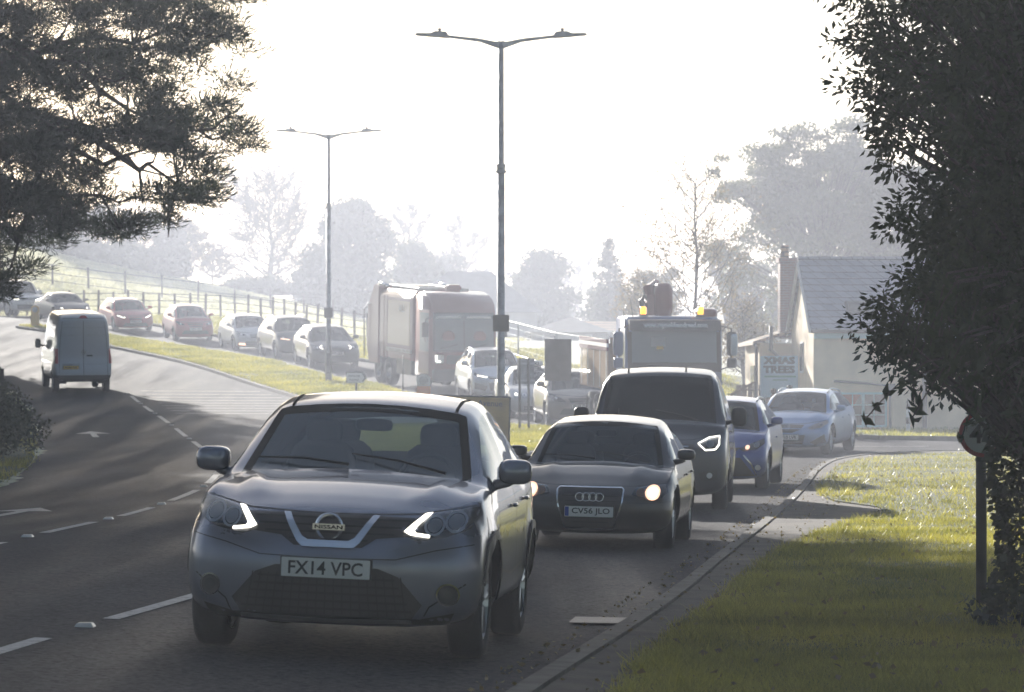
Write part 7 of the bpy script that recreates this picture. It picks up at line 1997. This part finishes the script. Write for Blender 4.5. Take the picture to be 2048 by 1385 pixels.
# ------------------------------------------------------------------ grass
def grass(name, poly, n, hgt, wid, zoff, mat, seed, dens=None, lean=.45, holes=()):
    rs = np.random.RandomState(seed); x0, x1 = min(p[0] for p in poly), max(p[0] for p in poly); y0, y1 = min(p[1] for p in poly), max(p[1] for p in poly)
    X = rs.uniform(x0, x1, n); Y = rs.uniform(y0, y1, n); k = in_poly(X, Y, poly)
    px = 1024 + X / Y * FPX
    k &= (px > -60) & (px < 2110)
    for h in holes: k &= ~in_poly(X, Y, h)
    if dens is not None: k &= rs.rand(n) < dens(X, Y)
    X, Y = X[k], Y[k]; m = len(X)
    nz = np.array([mnoise.noise(Vector((a * .8, b * .5, 0))) for a, b in zip(X[::1], Y[::1])]) if m < 250000 else 0
    k2 = rs.rand(m) < 1.0 + np.minimum(0, nz * .8); X, Y = X[k2], Y[k2]; nz = nz[k2] if m < 250000 else 0; m = len(X)
    X = X + rs.normal(size=m) * min(.06, hgt)
    Z = tz(X, Y) + zoff - .01
    h = hgt * (.55 + .8 * rs.rand(m)) * (1 + .5 * nz); an = rs.rand(m) * 6.283
    wx, wy = np.cos(an) * wid / 2, np.sin(an) * wid / 2
    lx, ly = rs.normal(size=m) * lean * h, rs.normal(size=m) * lean * h
    V = np.stack([np.stack([X - wx, Y - wy, Z], 1), np.stack([X + wx, Y + wy, Z], 1), np.stack([X + lx, Y + ly, Z + h], 1)], 1).reshape(-1, 3)
    o = mk_np(name, V, np.arange(3 * m).reshape(m, 3), mat); tag(o, kind='stuff'); print(name, m); return o
gv = [(p[0], p[1]) for p in verge_poly]
near = [(-1.0, 16), (6.5, 16), (6.5, 46), (-1, 46)]
def d_near(X, Y): return np.clip((30 / Y) ** 2, .05, 1) * (Y < 46)
grass('verge_grass', gv[:-1] + [(14, 91), (14, 14)], 1700000, .045, .006, .10, M['blade'], 201, lambda X, Y: np.clip((26 / Y) ** 2, .02, 1) * (X < 13), .55)
grass('verge_grass', gv[:-1] + [(14, 91), (14, 14)], 700000, .055, .016, .10, M['blade'], 202, lambda X, Y: (Y > 42) * .8, .5)
grass('verge_grass', [p for p in gv if 15 < p[1] < 50 and p[0] < 10] + [(8, 49), (8, 16)], 800000, .05, .007, .10, M['blade'], 209, lambda X, Y: np.clip((24 / Y) ** 2, .1, 1), .55)
grass('island_grass', ISL, 420000, .075, .035, .13, M['blade'], 203)
grass('island_grass', ISL2, 90000, .07, .020, .13, M['blade'], 204)
grass('far_verge_grass', VERGE3, 110000, .12, .05, .09, M['blade'], 205)
grass('far_verge_grass', VERGE2, 130000, .09, .04, .09, M['blade'], 206)
grass('bank_grass', BANK, 260000, .10, .03, .02, M['blade'], 207, lambda X, Y: np.clip((80 / Y) ** 2, .1, 1))
fld = [(-42, 204), (-24, 203.5), (-13.5, 192), (-6, 177), (0, 178), (2, 262), (-42, 262)]
grass('field_grass', fld, 240000, .16, .08, -.06, M['frostblade'], 208, None, .6)
# rank tufts and weeds in the near verge
def tufts():
    rs = np.random.RandomState(77); k = 420; cy = 19 + 50 * rs.rand(k) ** 1.5; cx = np.interp(cy, [p[1] for p in GR_IN][:55], [p[0] for p in GR_IN][:55]) + rs.rand(k) ** 1.6 * 6 + .02
    m = 38; X = (cx[:, None] + rs.normal(size=(k, m)) * .05).ravel(); Y = (cy[:, None] + rs.normal(size=(k, m)) * .05).ravel(); n = len(X)
    h = np.repeat(.06 + .09 * rs.rand(k), m) * (.5 + .7 * rs.rand(n)); an = rs.rand(n) * 6.283; wd = .010; Z = tz(X, Y) + .09
    V = np.stack([np.stack([X - np.cos(an) * wd / 2, Y - np.sin(an) * wd / 2, Z], 1), np.stack([X + np.cos(an) * wd / 2, Y + np.sin(an) * wd / 2, Z], 1), np.stack([X + rs.normal(size=n) * .6 * h, Y + rs.normal(size=n) * .6 * h, Z + h], 1)], 1).reshape(-1, 3)
    tag(mk_np('grass_tufts', V, np.arange(3 * n).reshape(n, 3), M['blade']), kind='stuff')
    # leaves blown over the verge
    m = 900; Y = 19 + 60 * rs.rand(m) ** 1.3; X = np.interp(Y, [p[1] for p in GR_IN][:55], [p[0] for p in GR_IN][:55]) + rs.rand(m) * 6
    D = rs.normal(size=(m, 3)); D[:, 2] *= .3; V, F = cards(np.stack([X, Y, tz(X, Y) + .145], 1), .05, .7, 0, rs, .4, D); tag(mk_np('fallen_leaves', V, F, M['autumn']), kind='stuff')
tufts()
# fallen leaves
def litter():
    rs = np.random.RandomState(5); m = 1100
    Y = 20 + 70 * rs.rand(m); u = rs.rand(m) ** 2 * 1.2
    xk = np.interp(Y, [p[1] for p in KERB_R][:60], [p[0] for p in KERB_R][:60]); X = xk + u * 1.0 - .35
    P = np.stack([X, Y, tz(X, Y) + np.where(X > xk, .115, .015)], 1)
    D = rs.normal(size=(m, 3)); D[:, 2] *= .1
    V, F = cards(P, .035, .6, 0, rs, .4, D); o = mk_np('fallen_leaves', V, F, M['autumn']); tag(o, kind='stuff')
litter()
# ------------------------------------------------------------------ haze
def haze():
    m = bpy.data.materials.new('haze'); m.use_nodes = True
    N = m.node_tree.nodes; L = m.node_tree.links
    N.remove(N['Principled BSDF'])
    pv = N.new('ShaderNodeVolumePrincipled')
    pv.inputs['Color'].default_value = (0.82, 0.87, 1.0, 1)
    pv.inputs['Density'].default_value = HAZE
    pv.inputs['Anisotropy'].default_value = HAZE_G
    L.new(pv.outputs[0], N['Material Output'].inputs['Volume'])
    mb = MB(); mb.bbox(-950, 950, -62, 1520, -4, 30)
    o = mb.build('haze', m); tag(o, kind='stuff')
HAZE = 0.0018; HAZE_G = 0.4
haze()
